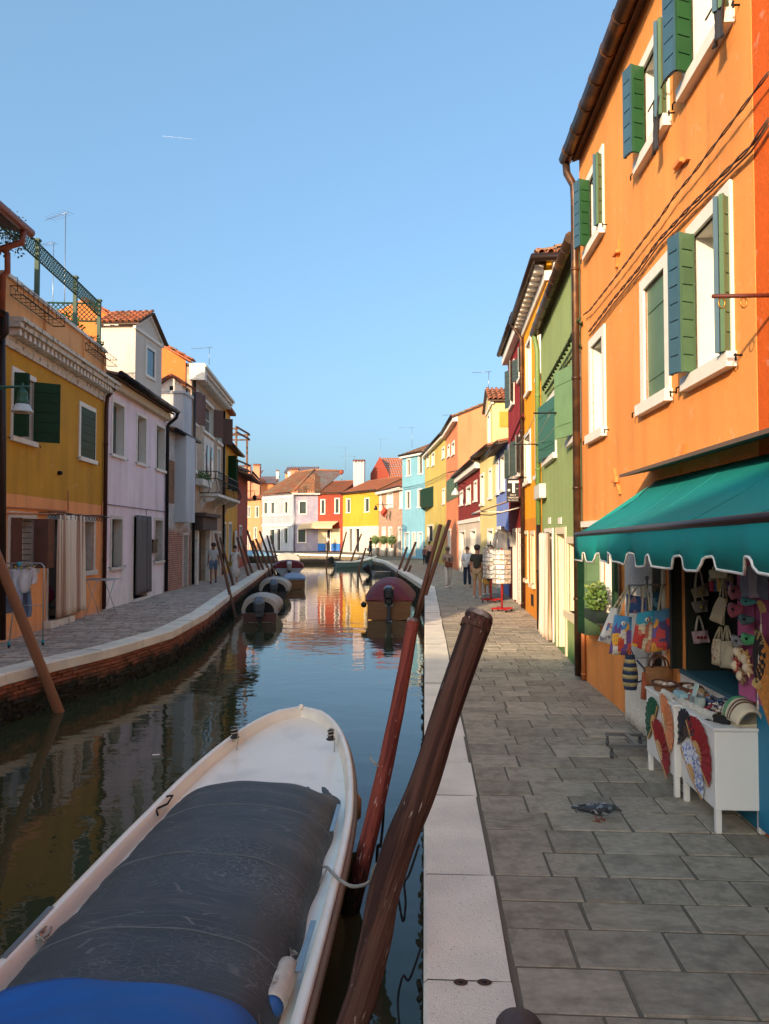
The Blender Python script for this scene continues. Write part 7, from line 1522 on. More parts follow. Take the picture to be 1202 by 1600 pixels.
def paint_peel(name, col, chip, c2, dark_below=None):
    m = mat(name, col, .85, .32, 16, 1., 42, spec=.25, stretch=(1,1,.06), col2=c2, c2s=16, c2lo=.50, c2hi=.60)
    t = m.node_tree; N = t.nodes; Lk = t.links; b = N['Principled BSDF']; src = b.inputs['Base Color'].links[0].from_socket; tc = N.new('ShaderNodeTexCoord')
    mp = N.new('ShaderNodeMapping'); mp.inputs['Scale'].default_value = (1,1,.16); Lk.new(tc.outputs['Object'], mp.inputs[0]); n = N.new('ShaderNodeTexNoise'); n.inputs['Scale'].default_value = 60; n.inputs['Detail'].default_value = 6; Lk.new(mp.outputs[0], n.inputs['Vector'])
    n2 = N.new('ShaderNodeTexNoise'); n2.inputs['Scale'].default_value = 4; Lk.new(mp.outputs[0], n2.inputs['Vector']); ad = N.new('ShaderNodeMath'); ad.operation = 'MULTIPLY_ADD'; ad.inputs[1].default_value = .35; Lk.new(n2.outputs['Fac'], ad.inputs[0]); Lk.new(n.outputs['Fac'], ad.inputs[2])
    r = N.new('ShaderNodeMapRange'); r.inputs[1].default_value = .845; r.inputs[2].default_value = .87; Lk.new(ad.outputs[0], r.inputs[0]); mx = N.new('ShaderNodeMix'); mx.data_type = 'RGBA'; Lk.new(r.outputs[0], mx.inputs[0]); Lk.new(src, mx.inputs[6]); mx.inputs[7].default_value = (*hx(chip),1); cur = mx.outputs[2]
    if dark_below is not None:
        g = N.new('ShaderNodeNewGeometry'); sp = N.new('ShaderNodeSeparateXYZ'); Lk.new(g.outputs['Position'], sp.inputs[0]); a2 = N.new('ShaderNodeMath'); a2.operation = 'MULTIPLY_ADD'; a2.inputs[1].default_value = 1.3; Lk.new(n.outputs['Fac'], a2.inputs[0]); Lk.new(sp.outputs[2], a2.inputs[2])
        r = N.new('ShaderNodeMapRange'); r.inputs[1].default_value = dark_below+.45; r.inputs[2].default_value = dark_below+.8; r.inputs[3].default_value = 1; r.inputs[4].default_value = 0; Lk.new(a2.outputs[0], r.inputs[0]); mx = N.new('ShaderNodeMix'); mx.data_type = 'RGBA'; Lk.new(r.outputs[0], mx.inputs[0]); Lk.new(cur, mx.inputs[6]); mx.inputs[7].default_value = (.012,.011,.009,1); cur = mx.outputs[2]
    Lk.new(cur, b.inputs['Base Color']); return m
def bigpost(label, P, rs, m, mtop, collar=True):
    t = thing('mooring_post', label, 'mooring post', P[0], 0, 'thick mooring posts'); fine = []; fr = []
    for i in range(len(P)-1):
        for k in range(6): fine.append(P[i].lerp(P[i+1],k/6)); fr.append(rs[i]+(rs[i+1]-rs[i])*k/6)
    fine.append(P[-1]); fr.append(rs[-1])
    for _ in range(4):
        fine = [fine[0]]+[(fine[i-1]+fine[i]*2+fine[i+1])/4 for i in range(1,len(fine)-1)]+[fine[-1]]
    n = 22; mb = MB(); mb.tube(fine, fr, n, cap=True)
    rg = random.Random(5); ph = [rg.uniform(0,6) for _ in range(6)]
    for i in range(len(fine)):
        for k in range(n):
            p = mb.v[i*n+k]; c = fine[i]; a = 2*PI*k/n; f = 1+.035*math.sin(3*a+ph[0])+.02*math.sin(5*a+ph[1]+.04*i)+.015*math.sin(i*.9+ph[2]+a); mb.v[i*n+k] = c+(p-c)*f
    axial(mb.build('shaft', m, t), P[-1]-P[1]); d = (P[-1]-P[-2]).normalized()
    mb = MB(); mb.lathe(P[-1]-d*.004, [(rs[-1]*1.02,0),(rs[-1]*1.0,.018),(rs[-1]*.86,.034),(rs[-1]*.3,.04)], 22, ax=d); mb.build('cap', mtop, t)
    if collar: mb = MB(); mb.lathe(P[-1]-d*.075, [(rs[-1]*1.06,0),(rs[-1]*1.075,.004),(rs[-1]*1.075,.04),(rs[-1]*1.05,.044)], 22, ax=d); mb.build('collar', m, t)
    return t
PB = paint_peel('post_brown_paint','#5c4034','#a8988a','#36241e'); PRD = paint_peel('post_red_paint','#8a4438','#c0a89a','#5c2a24', -.45); PTOP = mat('post_weathered_top','#5c4a44',.9,.3,14,.8,40,col2='#9a8f86',c2s=10)
P = [D(551,1596,3.48)]+[D(*q) for q in ((565,1558,3.52),(585,1474,3.6),(599,1390,3.68),(627,1307,3.77),(664,1223,3.87),(688,1139,3.97),(748,965,4.2))]
d0 = (P[0]-P[1]).normalized(); base = P[0]+d0*((P[0].z-WZ)/-d0.z); P = [base+d0*.4, base]+P
bigpost('thick dark brown post leaning across the foreground', P, [.074,.074,.072,.074,.078,.079,.080,.077,.074,.080], PB, PTOP)
a = G(547,1425,WZ); b = D(645,972,6.25); P2 = [a+(a-b).normalized()*.5, a]+[a.lerp(b,k/6)+V((.03*math.sin(PI*k/6),0,0)) for k in range(1,7)]
bigpost('slimmer red painted post behind the dark brown one', P2, [.068,.068,.067,.065,.062,.059,.055,.052], PRD, PTOP)
# ropes
def rope(label, pts, r, m, name='mooring_rope'): 
    b = MB(); P_ = [V(p) for p in pts]; fine = []
    for i in range(len(P_)-1):
        p0,p1,p2,p3 = P_[max(0,i-1)],P_[i],P_[i+1],P_[min(len(P_)-1,i+2)]
        for k in range(6):
            t_ = k/6; fine.append(.5*((2*p1)+(p2-p0)*t_+(2*p0-5*p1+4*p2-p3)*t_**2+(3*p1-p0-3*p2+p3)*t_**3))
    fine.append(P_[-1]); b.tube(fine, r, 6); return tag(b.build(name, m), label, 'rope', 'ropes at the posts')
rope('grey rope slung from the covered boat to the dark brown post', [G(512,1356,WZ+.54), D(530,1374,4.75), D(552,1385,4.5), D(578,1378,4.2), D(586,1355,4.0), D(600,1345,3.78)], .011, ROPE)
rope('pale rope tied round the red post', [D(578,1183,6.0), D(585,1192,5.85), D(600,1200,5.9), D(601,1185,6.05)], .009, ROPE)
rope('black knotted rope hanging between the two posts', [D(598,1205,5.9), D(600,1260,5.9), D(595,1320,5.9), D(590,1325,5.9), D(588,1400,5.85), G(585,1430,WZ)], .012, ROPEB)
rope('weedy frayed rope hanging by the quay wall', [D(655,1320,4.6), D(640,1365,4.6), D(632,1380,4.6), D(634,1410,4.6), D(630,1440,4.6), D(622,1400,4.6)], .008, ROPEB); rope('thin dark line dipping into the water by the quay', [D(658,1480,3.8), D(640,1530,3.8), D(630,1525,3.8), D(622,1560,3.75), D(624,1600,3.6)], .006, ROPEB)
# low bollard at the bottom edge
bo = thing('quay_bollard', 'dark rounded bollard top at the bottom edge of the picture', 'bollard', (.36,2.93,0)); b = MB(); b.lathe((.36,2.93,0), [(.075,0),(.07,.05),(.07,.11),(.088,.14),(.09,.165),(.075,.185),(.03,.195)], 20); b.build('post', mat('bollard_brown','#4b3f3c',.6,.2,9,.4,30), bo); b = MB(); b.lathe((.36,2.93,-.002), [(.11,0),(.11,.02),(.08,.03)], 20); b.build('base_plate', IRON, bo)
# ================================================================ PEOPLE
def skin_mesh(name, J, E, rad, root, sub=1):
    """Skin-modifier surface over joints J (name->pos), edges E, radii rad; returns plain mesh"""
    names = list(J); ix = {n:i for i,n in enumerate(names)}; me = bpy.data.meshes.new(name); me.from_pydata([tuple(J[n]) for n in names], [(ix[a],ix[b]) for a,b in E], [])
    o = bpy.data.objects.new(name, me); COL.objects.link(o); o.modifiers.new('s','SKIN'); sv = me.skin_vertices[0].data
    for n in names:
        r = rad[n]; r = r if isinstance(r, tuple) else (r, r); sv[ix[n]].radius = r; sv[ix[n]].use_root = (n == root)
    if sub: md = o.modifiers.new('d','SUBSURF'); md.levels = md.render_levels = sub
    dg = bpy.context.evaluated_depsgraph_get(); dg.update(); out = bpy.data.meshes.new_from_object(o.evaluated_get(dg)); bpy.data.objects.remove(o); bpy.data.meshes.remove(me)
    out.polygons.foreach_set('use_smooth', [True]*len(out.polygons)); return out
def person(label, loc, rz, h, pose=None, top='#888888', bottom='#333333', bot='long', sleeve=.45, hair='#3a2a20', hat=None, shoes='#d8d4cc', skin='#b98a6c', longhair=False, dress=None, bags=(), topless_len=0, group='people on the quays'):
    k = h/1.75; t = thing('person', label, 'person', loc, rz, group); pose = pose or {}
    J = {'pelvis':(0,0,.95),'spine':(0,.0,1.12),'chest':(0,0,1.32),'neck':(0,-.005,1.47),'jaw':(0,.02,1.54),'skull':(0,.005,1.64),'crown':(0,.0,1.71)}
    for s,q in (('l',-1),('r',1)):
        J.update({'hip'+s:(q*.09,0,.9),'knee'+s:(q*.095,.015,.5),'ank'+s:(q*.10,-.015,.09),'toe'+s:(q*.11,.13,.035),'sho'+s:(q*.165,0,1.40),'elb'+s:(q*.215,-.02,1.13),'wri'+s:(q*.225,.05,.89),'han'+s:(q*.23,.065,.81)})
    J.update(pose)
    for s,q in (('l',-1),('r',1)):
        w_, hn = V(J['wri'+s]), V(J['han'+s]); d = (hn-w_).normalized(); sd_ = d.cross(V((q,0,0))).normalized()
        for f in range(4): b = hn+sd_*(.026-.017*f); J['f%d'%f+s] = tuple(b+d*.035); J['g%d'%f+s] = tuple(b+d*(.085-.008*abs(f-1.3))+V((-q*.012,0,0)))
        J['th'+s] = tuple(w_+d*.03+sd_*.035); J['tt'+s] = tuple(w_+d*.075+sd_*.055)
    E = [('pelvis','spine'),('spine','chest'),('chest','neck'),('neck','jaw'),('jaw','skull'),('skull','crown')]; rad = {'pelvis':.115,'spine':.105,'chest':.12,'neck':.05,'jaw':.062,'skull':.088,'crown':.055}
    for s in 'lr':
        E += [('pelvis','hip'+s),('hip'+s,'knee'+s),('knee'+s,'ank'+s),('ank'+s,'toe'+s),('chest','sho'+s),('sho'+s,'elb'+s),('elb'+s,'wri'+s),('wri'+s,'han'+s),('wri'+s,'th'+s),('th'+s,'tt'+s)]
        rad.update({'hip'+s:.085,'knee'+s:.054,'ank'+s:.038,'toe'+s:.034,'sho'+s:.058,'elb'+s:.04,'wri'+s:.026,'han'+s:.03,'th'+s:.011,'tt'+s:.009})
        for f in range(4): E += [('han'+s,'f%d'%f+s),('f%d'%f+s,'g%d'%f+s)]; rad['f%d'%f+s] = .0095; rad['g%d'%f+s] = .008
    sc = lambda d: {n:tuple(V(p)*k) for n,p in d.items()}; JS = sc(J); rs = {n:r*k for n,r in rad.items()}
    def add(nm, me, m): me.materials.clear(); me.materials.append(m); o = bpy.data.objects.new(nm, me); COL.objects.link(o); o.parent = t; return o
    SK = mat('skin_'+skin, skin, .55, .06, 8); add('body', skin_mesh('body', JS, E, rs, 'pelvis'), SK)
    def garment(nm, chain, E2, R2, root, m): add(nm, skin_mesh(nm, sc(chain), E2, {n:r*k for n,r in R2.items()}, root), m)
    CT = mat('cloth_'+top, top, .9, .1, 7, .15, 30); CB = mat('cloth_'+bottom, bottom, .9, .1, 7, .15, 30)
    c = {n:J[n] for n in ('spine','chest','shol','shor')}; c['nk'] = (0,-.005,1.44); c['hem'] = tuple(V(J['pelvis'])-V((0,0,.03+topless_len))); E2 = [('hem','spine'),('spine','chest'),('chest','nk'),('chest','shol'),('chest','shor')]; R2 = {'hem':.15,'spine':.135,'chest':.145,'nk':.07,'shol':.082,'shor':.082}
    for s in 'lr':
        a, b = V(J['sho'+s]), V(J['elb'+s]); w_ = V(J['wri'+s]); e = a.lerp(b, min(1,sleeve*1.6)); c['sl'+s] = tuple(e); E2.append(('sho'+s,'sl'+s)); R2['sl'+s] = .062
        if sleeve > .65: c['sm'+s] = tuple(b.lerp(w_, (sleeve-.6)*2)); E2.append(('sl'+s,'sm'+s)); R2['sm'+s] = .045
    garment('shirt', c, E2, R2, 'chest', CT)
    if dress:
        mb = MB(); mb.lathe((0,0,0), [(.24*k,dress*k),(.2*k,.75*k),(.165*k,.98*k),(.13*k,1.1*k)], 16, sy=.8); mb.build('skirt', CB, t, False)
    else:
        c = {'pelvis':(J['pelvis'][0],J['pelvis'][1],J['pelvis'][2]+.02)}; E2 = []; R2 = {'pelvis':.135}
        for s in 'lr':
            hp, kn, an = V(J['hip'+s]), V(J['knee'+s]), V(J['ank'+s]); c['hip'+s] = tuple(hp); R2['hip'+s] = .105; E2.append(('pelvis','hip'+s))
            if bot == 'long': c['kn'+s] = tuple(kn); c['an'+s] = tuple(an+V((0,0,.02))); E2 += [('hip'+s,'kn'+s),('kn'+s,'an'+s)]; R2['kn'+s] = .08; R2['an'+s] = .065
            else: c['kn'+s] = tuple(hp.lerp(kn,.82)); E2.append(('hip'+s,'kn'+s)); R2['kn'+s] = .088
        garment('trousers' if bot == 'long' else 'shorts', c, E2, R2, 'pelvis', CB)
    for s in 'lr':
        a, b = V(J['ank'+s])*k, V(J['toe'+s])*k; mb = MB(); mid = a.lerp(b,.45); mb.ball((mid.x,mid.y,max(.045*k,mid.z-.012)), .065*k, 10, sx=.72, sy=2.0, sz=.75); mb.build('shoe', mat('shoe_'+shoes, shoes, .7, .1, 9), t, False)
    hd = V(J['skull'])*k; HR = mat('hair_'+hair, hair, .6, .25, 20, .5, 60); mb = MB(); mb.ball(hd+V((0,-.022,.03))*k, .103*k, 12, sx=.95, sy=1.02, sz=.95)
    if longhair: mb.ball(hd+V((0,-.07,-.13))*k, .1*k, 10, sx=.95, sy=.55, sz=1.9)
    mb.build('hair', HR, t, False)
    if hat:
        HT = mat('hat_'+hat, hat, .85, .1, 9); mb = MB(); mb.ball(hd+V((0,-.01,.045))*k, .112*k, 12, sz=.82); mb.prism([V((-.08,.07,.05))*k+hd, V((.08,.07,.05))*k+hd, V((.06,.19,.035))*k+hd, V((-.06,.19,.035))*k+hd], (0,0,.012)); mb.build('cap', HT, t, False)
    mb = MB(); mb.ball(V(J['jaw'])*k+V((0,.088,.055))*k, .016*k, 6, sz=1.5); mb.build('nose', SK, t, False)
    for q in (-1,1): mb = MB(); mb.ball(V(J['jaw'])*k+V((q*.032,.079,.09))*k, .011*k, 6); mb.build('eye', DARK, t, False); mb = MB(); mb.ball(hd+V((q*.09,-.005,-.03))*k, .022*k, 6, sx=.5, sz=1.5); mb.build('ear', SK, t, False)
    return t, k
def carried(name, label, t, k, p, sx, sy, sz, col, strap=None, cat='bag'):
    """a bag held by or hung on a person (a thing of its own)"""
    W = wm(t); c = W @ (V(p)*k); b = thing(name, label, cat, c-UPV*sz, t.rotation_euler.z, 'bags people carry'); m = mat('carry_'+col, col, .75, .15, 9)
    mb = MB(); mb.cbox(-sx,-sy,0,sx,sy,sz*2,min(sx,sy,sz)*.35); mb.build('body', m, b, False)
    if strap: mb = MB(); I = wm(b).inverted(); mb.tube([I @ (W @ (V(q)*k)) for q in strap], .014, 5); mb.build('strap', m, b, False)
    return b
walk = {'kneer':(.095,.14,.52),'ankr':(.10,.16,.10),'toer':(.11,.30,.05),'kneel':(-.095,-.02,.5),'ankl':(-.10,-.22,.12),'toel':(-.11,-.09,.05)}
hold = {'elbl':(-.22,-.02,1.13),'wril':(-.08,.22,1.17),'hanl':(-.01,.27,1.2),'elbr':(.22,-.02,1.13),'wrir':(.08,.22,1.15),'hanr':(.01,.27,1.18)}
p = G(746,935); m1,k1 = person('man in dark T-shirt, khaki shorts and cap seen from behind', (p.x,p.y,0), R(-18), 1.76, {'wrir':(.24,.02,.9),'hanr':(.245,.03,.82)}, '#34332c', '#a58a68', 'short', .5, '#2c2622', '#3a3630', '#d8d0c4', '#b07a5a')
carried('shopping_bag', 'ochre paper shopping bag in the hand of the man in dark T-shirt', m1, k1, (.30,.06,.60), .11,.06,.15,'#a87a34', [(.30,.06,.72),(.27,.05,.79),(.245,.04,.80),(.34,.06,.72)])
p = G(763,932); person('dark-haired woman half hidden behind the man in dark T-shirt', (p.x,p.y+.35,0), R(20), 1.62, None, '#3a2f34', '#4a3a3a', 'short', .4, '#17120f', None, '#d8cfc4', '#b07a5a', longhair=True)
p = G(730.5,918); w1_,k2 = person('woman in white blouse and navy trousers facing the viewer', (p.x,p.y,0), R(172), 1.64, {'elbl':(-.24,.0,1.13)}, '#d5d6d8', '#1f2940', 'long', .7, '#4a382c', None, '#d0c8bc', '#b5856a')
carried('shoulder_bag', 'white shoulder bag across the woman in white blouse', w1_, k2, (.10,.16,.98), .12,.05,.10,'#c9c4bc', [(.1,.16,1.08),(.0,.15,1.25),(-.12,.06,1.47)])
p = G(700,919); w2_,k3 = person('woman in beige top and white trousers looking at her phone', (p.x,p.y,0), R(190), 1.62, {**hold, **walk}, '#9c8474', '#c9c0b2', 'long', .55, '#5a4636', '#6a5a50', '#d8d0c8', '#a8785e')
carried('brown_bag', 'brown leather bag in front of the woman with the phone', w2_, k3, (.0,.2,1.0), .14,.06,.09,'#7a3f26', [(.1,.2,1.08),(.15,.1,1.3),(.1,.0,1.48)]); W = wm(w2_) @ V((0,.30*k3,1.23*k3)); mb = MB(); mb.box(W.x-.04,W.y-.01,W.z-.07,W.x+.04,W.y+.005,W.z+.07); tag(mb.build('mobile_phone', mat('phone_black','#111114',.3)), 'black phone held by the woman in beige', 'phone')
p = G(671,884); pb_,kb = person('woman with pale pink top and long black skirt farther down the right quay', (p.x,p.y,0), R(30), 1.7, None, '#c9a79c', '#17171a', 'long', .5, '#2a2018', None, '#222222', '#b5856a', dress=.15)
p = G(664,883); person('person in brown jacket beside the woman in the long black skirt', (p.x,p.y+.3,0), R(160), 1.35, None, '#6a4a44', '#2a2a30', 'long', .8, '#3a2a20', None, '#333333', '#b5856a')
p = D(579,871,71); pk_,kk = person('person all in black carrying two bags along the far quay', (p.x,71,gz(71)), R(70), 1.8, walk, '#121214', '#101012', 'long', 1.0, '#16110e', None, '#111111', '#9a6a50')
for q in (-1,1): carried('carrier_bag', ['grey carrier bag in the left hand of the person in black','grey carrier bag in the right hand of the person in black'][q>0], pk_, kk, (q*.26,.08,.62), .05,.14,.16,'#6a6a6e', [(q*.26,.08,.76),(q*.235,.07,.82)])
p = D(512.5,861,86); person('shop assistant in pale top standing at the far red shop', (p.x,86,Z3), R(180), 1.8, None, '#d0c0b4', '#2c3040', 'long', .5, '#4a3428', None, '#444444', '#b5856a')
p = G(333.5,912); person('man in pale checked shirt, denim shorts and cap on the left quay', (p.x,p.y,0), R(195), 1.76, walk, '#b9b7b4', '#5f7288', 'short', .45, '#241c18', '#2c2a2c', '#3a3a3c', '#8a5f4a')
p = G(357,915); lw_,kl = person('woman in white dress with dark hair beside the man on the left quay', (p.x+.1,p.y+.6,0), R(170), 1.66, None, '#d0ccc6', '#cfcac4', 'long', .2, '#1c1512', None, '#c9b8a0', '#a8775c', dress=.35)
carried('yellow_bag', 'mustard shoulder bag on the woman in white dress', lw_, kl, (.16,.14,.95), .1,.05,.09,'#8a7428', [(.16,.14,1.02),(.1,.12,1.3),(-.1,.05,1.47)])
# ================================================================ PIGEON
pg = thing('pigeon', 'dark speckled pigeon walking on the paving near the white cabinets', 'pigeon', G(935,1283), R(-8)); PGM = mat('pigeon_slate','#3e4248',.6,.25,26,.3,80,col2='#7d8188',c2s=22,c2lo=.54,c2hi=.62); PGW = mat('pigeon_wing','#2c2e33',.6,.3,30,.3,80,col2='#a9abad',c2s=26,c2lo=.54,c2hi=.60); PGN = mat('pigeon_neck','#3a4a46',.35,.3,20,coat=.4)
def loft(st, n=14):
    """ellipse sections (x, z, ry, rz)"""
    mb = MB(); vs = []
    for (x,z,ry,rz_) in st: vs += [(x, math.cos(2*PI*k/n)*ry, z+math.sin(2*PI*k/n)*rz_) for k in range(n)]
    mb.add(vs, [(i*n+k,i*n+(k+1)%n,(i+1)*n+(k+1)%n,(i+1)*n+k) for i in range(len(st)-1) for k in range(n)] + [tuple(range(n))[::-1], tuple((len(st)-1)*n+k for k in range(n))], 0, True); return mb
loft([(-.125,.088,.006,.004),(-.10,.086,.02,.012),(-.06,.082,.038,.03),(-.01,.08,.05,.043),(.04,.083,.047,.042),(.075,.092,.036,.034),(.098,.1,.024,.024),(.115,.102,.0185,.019),(.13,.098,.02,.019),(.145,.094,.017,.016),(.153,.091,.008,.008)]).build('body', PGM, pg, False, sub=1)
for q in (-1,1):
    mb = MB(); mb.grid(lambda u,v: V((.06-.21*u, q*(.050*(1-.75*u**1.5)+.004+.006*math.sin(PI*v)), .118-.055*v*(1-.6*u)-.022*u + (.0))), 10, 5); mb.build('wing', PGW, pg, False, solid=.004)
mb = MB(); mb.prism([V((-.10,-.018,.088)), V((-.10,.018,.088)), V((-.185,.026,.082)), V((-.19,0,.081)), V((-.185,-.026,.082))], (0,0,.008)); mb.build('tail', PGW, pg, False)
mb = MB(); mb.lathe((.15,0,.091), [(.006,0),(.004,.012),(.001,.022)], 6, ax=V((1,0,-.45))); mb.build('beak', mat('beak_grey','#3a3534',.5), pg, False)
for q in (-1,1):
    mb = MB(); mb.ball((.136,q*.017,.101), .004, 6); mb.build('eye', mat('pigeon_eye','#b8501c',.3), pg, False)
    mb = MB(); lx = .005+.02*q; mb.tube([(lx-.004,q*.02,.05),(lx,q*.02,.008)], .004, 5)
    for a in (-.6,0,.6,PI): mb.tube([(lx,q*.02,.006),(lx+math.cos(a)*.03,q*.02+math.sin(a)*.03,.003)], .003, 4)
    mb.build('leg', mat('pigeon_leg','#9a4a42',.6), pg, False)
loft([(.078,.094,.037,.034),(.098,.1005,.026,.026),(.116,.1025,.0195,.0195)]).build('neck_feathers', PGN, pg, False)
# ================================================================ THINGS ON THE LEFT QUAY
c = D(35,630,11.6); sl = thing('street_lamp', 'green bracket street lamp with white shade in front of the mustard house', 'street lamp', (-8.0,11.6,c.z)); LG = mat('lamp_green','#2f5a48',.5,.15,8,metal=.2)
mb = MB(); z = c.z+.27; mb.tube([(-8.05,11.6,z),(c.x+.12,11.6,z)], .022, 8); mb.build('arm', LG, sl)
mb = MB()
for k in range(5): x = c.x-.95+.16*k; r_ = .13-.02*k; mb.tube([(x+math.cos(g)*r_*.5,11.6,z-.02-r_*.5+math.sin(g)*r_*.5) for g in [2*PI*i/10 for i in range(10)]], .009, 5, close=True)
mb.tube([(c.x-1.05,11.6,z-.22),(c.x-.5,11.6,z-.06),(c.x-.2,11.6,z)], .012, 6); mb.build('scrollwork', LG, sl)
mb = MB(); mb.lathe((c.x,11.6,c.z-.02), [(.10,0),(.10,.05),(.085,.09),(.075,.16),(.085,.18),(.06,.22),(.025,.27),(.02,.33),(.008,.36)], 16); mb.build('lamp_cap', LG, sl)
mb = MB(); mb.lathe((c.x,11.6,c.z-.15), [(.165,0),(.168,.015),(.15,.05),(.115,.11),(.10,.135)], 18); mb.build('lamp_shade', mat('shade_white','#c3c8c6',.35), sl)
mb = MB(); mb.lathe((c.x,11.6,c.z-.155), [(.08,0),(.1,.006)], 14); mb.build('bulb_glass', mat('bulb_glass','#8d8f8a',.2), sl)
# laundry rack
lr = thing('drying_rack', 'tall wheeled drying rack with clothes in front of the mustard house', 'drying rack', (-7.7,13.5,0)); AL = mat('rack_white_metal','#a9abad',.4,.05,6,metal=.4); RT = mat('rack_turquoise','#3f9aa8',.5)
x0,x1,yr,zt_ = -8.05,-7.18,13.55,D(58,880,13.55).z
mb = MB(); mb.tube([(x0,yr,.08),(x0,yr,zt_-.06),(x0+.06,yr,zt_),(x1-.06,yr,zt_),(x1,yr,zt_-.06),(x1,yr,.08)], .012, 6); mb.build('frame', AL, lr)
mb = MB(); xm = D(30,900,13.5).x; mb.tube([(xm,yr-.35,.08),(xm,yr-.05,zt_),(xm,yr+.3,.08)], .012, 6); mb.tube([(x0,yr,.75),(x1,yr,.75)], .008, 5); mb.build('cross_frame', AL, lr)
for (x,y) in ((x0,yr),(x1,yr),(xm,yr-.35),(xm,yr+.3)): mb = MB(); mb.lathe((x-.012,y,.03), [(.03,0),(.03,.024)], 10, ax=V((1,0,0))); mb.build('caster', BLKR, lr); mb = MB(); mb.lathe((x,y,.05), [(.03,0),(.025,.06)], 8); mb.build('foot_joint', RT, lr)
mb = MB(); mb.lathe((xm,yr-.05,zt_-.06), [(.04,0),(.045,.05),(.03,.09)], 8); mb.build('hub', RT, lr)
for i,(px,py0,py1,w_,c_,dy,lab) in enumerate(((4,896,935,.42,'#8fa3bd',-.1,'light blue shirt at the far left of the drying rack'),(12,912,957,.34,'#7f93ad',.1,'blue-grey shirt hanging lowest on the drying rack'),(20,890,925,.24,'#c9ccd2',-.15,'white top next to the yellow pegs'),(29,888,945,.2,'#aeb9c8',-.12,'pale blue cloth in the middle of the drying rack'),(39,890,925,.24,'#d0cfd0',-.14,'white top with ties on the drying rack'),(41,918,965,.2,'#6f829c',.05,'jeans-blue trousers hanging on the drying rack'),(49,887,913,.18,'#cdc7cb',-.1,'small white garment at the right end of the drying rack'))):
    a = D(px,py0,yr+dy); b = D(px,py1,yr+dy); t = thing('laundry', lab, 'clothes', b, 0, 'laundry on the drying rack'); rg = random.Random(i); ph = rg.uniform(0,6)
    def lf(u, v): s_ = (u-.5)*w_*(1+.25*math.sin(PI*v)*(.6)); return V((a.x+s_, yr+dy+.03*math.sin(u*9+ph)*(.3+v)+.02*math.sin(v*5+ph), a.z+(b.z-a.z)*v+.03*math.cos(u*6.28)*(v-.3)))
    mb = MB(); mb.grid(lf, 12, 10); mb.build('cloth', mat('wash_'+c_,c_,.9,.1,6), t, solid=.006); mb = MB()
    for q in (-.3,.3): mb.box(a.x+q*w_-.008,yr+dy-.01,a.z-.01,a.x+q*w_+.008,yr+dy+.01,a.z+.05)
    mb.build('pegs', mat('peg_yellow','#b8a040',.6), t); mb = MB(); mb.tube([(a.x-w_*.45,yr+dy,a.z+.02),(a.x+w_*.45,yr+dy,a.z+.02),(a.x+w_*.3,yr,zt_)], .005, 4); mb.build('wire', AL, t)
# folding airer
fa_ = thing('folding_airer', 'empty folding clothes airer standing by the drainpipe of the mustard house', 'drying rack', (-8.2,18.4,0)); z_ = D(150,905,18.4).z; xa = D(131,905,18.2).x; xb = D(187,905,18.6).x
mb = MB()
for k in range(7): y = 17.95+.13*k; mb.tube([(xa,y,z_),(xb,y,z_)], .006, 4)
mb.tube([(xa,17.95,z_),(xa,18.73,z_)], .009, 5); mb.tube([(xb,17.95,z_),(xb,18.73,z_)], .009, 5); mb.build('rails', AL, fa_)
for x in (xa+.15,xb-.15): mb = MB(); mb.tube([(x,17.95,.01),(x,18.68,z_)], .009, 5); mb.tube([(x+.03,18.73,.01),(x+.03,18.0,z_)], .009, 5); mb.build('leg', AL, fa_)
STR = mat('curtain_striped','#e2d5c2',.9,.06,3,col2='#a98670',c2s=1.1,stretch=(5,5,.02),c2lo=.50,c2hi=.55)
ua = mh.px(89,880,.2)[0]; ub_ = mh.px(131,880,.2)[0]
curtain('beige and brown striped curtain at the mustard house door', lambda s_,n,z: mh.P(ua+s_, .22+n, z), ub_-ua, .22, mzc-.03, 7, .05, STR, seed=6, flare=.06)
GCU = mat('curtain_grey','#6f6b69',.85,.08,3,col2='#57534f',c2s=1.0,stretch=(5,5,.03))
curtain('grey curtain hanging in the lilac house doorway', lambda s_,n,z: lh.P(ld[0]+s_, .10+n, z), ld[1]-ld[0], .2, ld[3]-.05, 5, .05, GCU, seed=8)
cg = curtain('white cloth hanging at the ochre house door', lambda s_,n,z: yz.P(4.6+s_, .15+n, z), .9, .4, 2.4, 4, .05, LACE, seed=9)
# box of odds in the mustard doorway
sd2 = thing('folding_stool', 'crimson bag on a small stool inside the mustard house doorway', 'stool', mh.P(dq[0]+.35,-.1,.16)); p = mh.P(dq[0]+.4,-.12,.5); mb = MB(); mb.ball(p+UPV*.22, .16, 10, sz=1.2); mb.build('bag', mat('bag_crimson','#7d2440',.7,.15,8), sd2); mb = MB(); mb.box(p.x-.15,p.y-.15,.42,p.x+.15,p.y+.15,.46); mb.tube([p+V((.14,.14,-.05)), p+V((-.14,-.14,-.34))], .01, 5); mb.tube([p+V((-.14,.14,-.05)), p+V((.14,-.14,-.34))], .01, 5); mb.build('stool', STEEL, sd2)
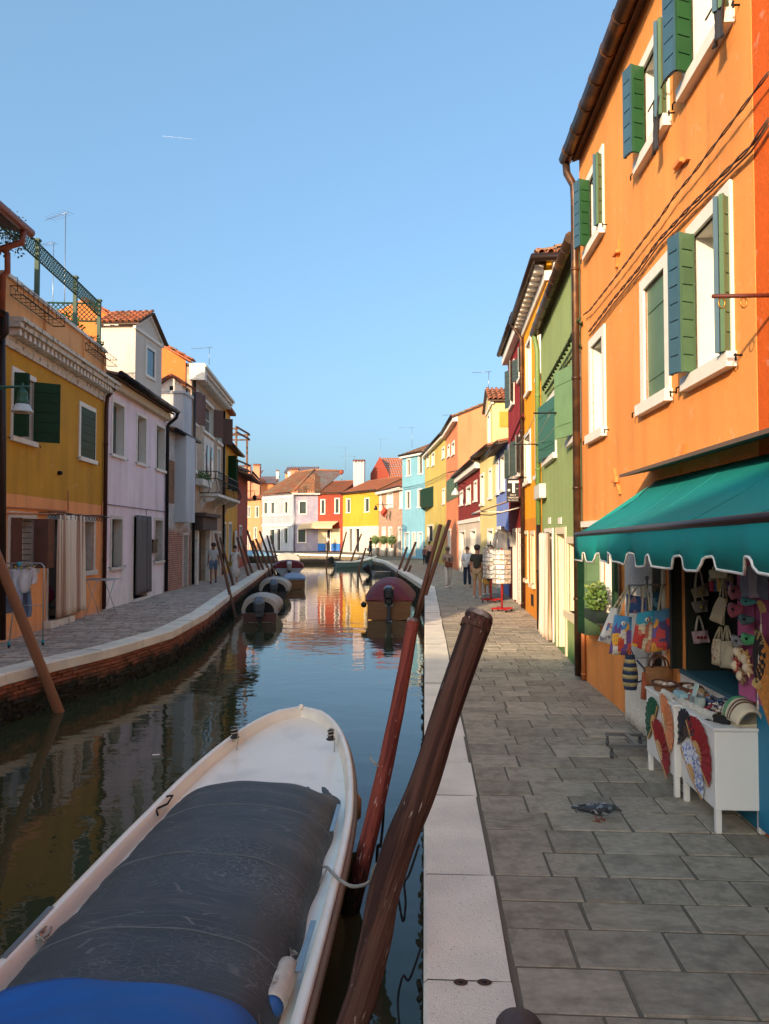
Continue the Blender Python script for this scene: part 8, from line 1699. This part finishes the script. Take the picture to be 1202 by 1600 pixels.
# far end wires and contrails
wr = thing('overhead_wire', 'thin wires strung across the far light blue and lemon fronts', 'wire', (0,60,6)); mb = MB(); mb.tube([D(560,772,84), D(632,762,69), D(664,755,65.5), D(700,738,50), D(716,735,44)], .018, 4); mb.tube([D(632,765,69), D(664,759,65.5), D(700,743,50)], .014, 4); mb.build('wire', IRON, wr)
for (a,b_,lab,r_) in (((255,212.5),(312,218.5),'faint white contrail in the upper left sky',.45),):
    mb = MB(); A_, B_ = D(*a,6000), D(*b_,6000); mb.tube([A_, A_.lerp(B_,.3), A_.lerp(B_,.7), B_], [r_,r_*1.3,r_*1.1,.2], 6); tag(mb.build('contrail', mat('contrail_white','#ffffff',1.,.05,2)), lab, 'contrail')
# bracket lamp and small signs on the right row
bl = thing('wall_bracket_lamp', 'white bell lamp on an iron scroll bracket over the right quay', 'lamp', D(712,768,42)); q = D(712,768,40); zz = D(756,755,40).z
mb = MB(); mb.tube([(2.3,40.,D(750,756,40).z),(q.x,40.,D(715,754,40).z),(q.x,40.,q.z+.2)], .02, 5); mb.tube([(2.3,40.,D(750,756,40).z-.5),(2.0,40.,D(740,756,40).z-.2),(1.6,40.,D(740,756,40).z)], .016, 5); mb.build('arm', IRON, bl); mb = MB(); mb.lathe((q.x,40.,q.z-.2), [(.26,0),(.2,.15),(.08,.3),(.04,.4)], 12); mb.build('lamp_shade', mat('shade_white','#c3c8c6',.35), bl)
# iron pins let into the edge stone, with rust round them
RU = mat('rust_stain_iron','#4a3326',.9,.3,30,.6,60)
for i,(px,py,lab) in enumerate(((720,1533,'left one of two rusty pin stubs in the edge stone'),(757,1533,'right one of two rusty pin stubs in the edge stone'))):
    p = G(px,py,.012); t = thing('iron_pin', lab, 'pin', p, 0, 'iron pins in the edge stone'); mb = MB(); mb.lathe(p-UPV*.01, [(.012,0),(.011,.008),(.004,.011)], 8); mb.build('stub', IRON, t); mb = MB(); mb.lathe(p-UPV*.004, [(.026,0),(.02,.0012)], 11, sx=1.3); mb.build('rust_ring', RU, t)
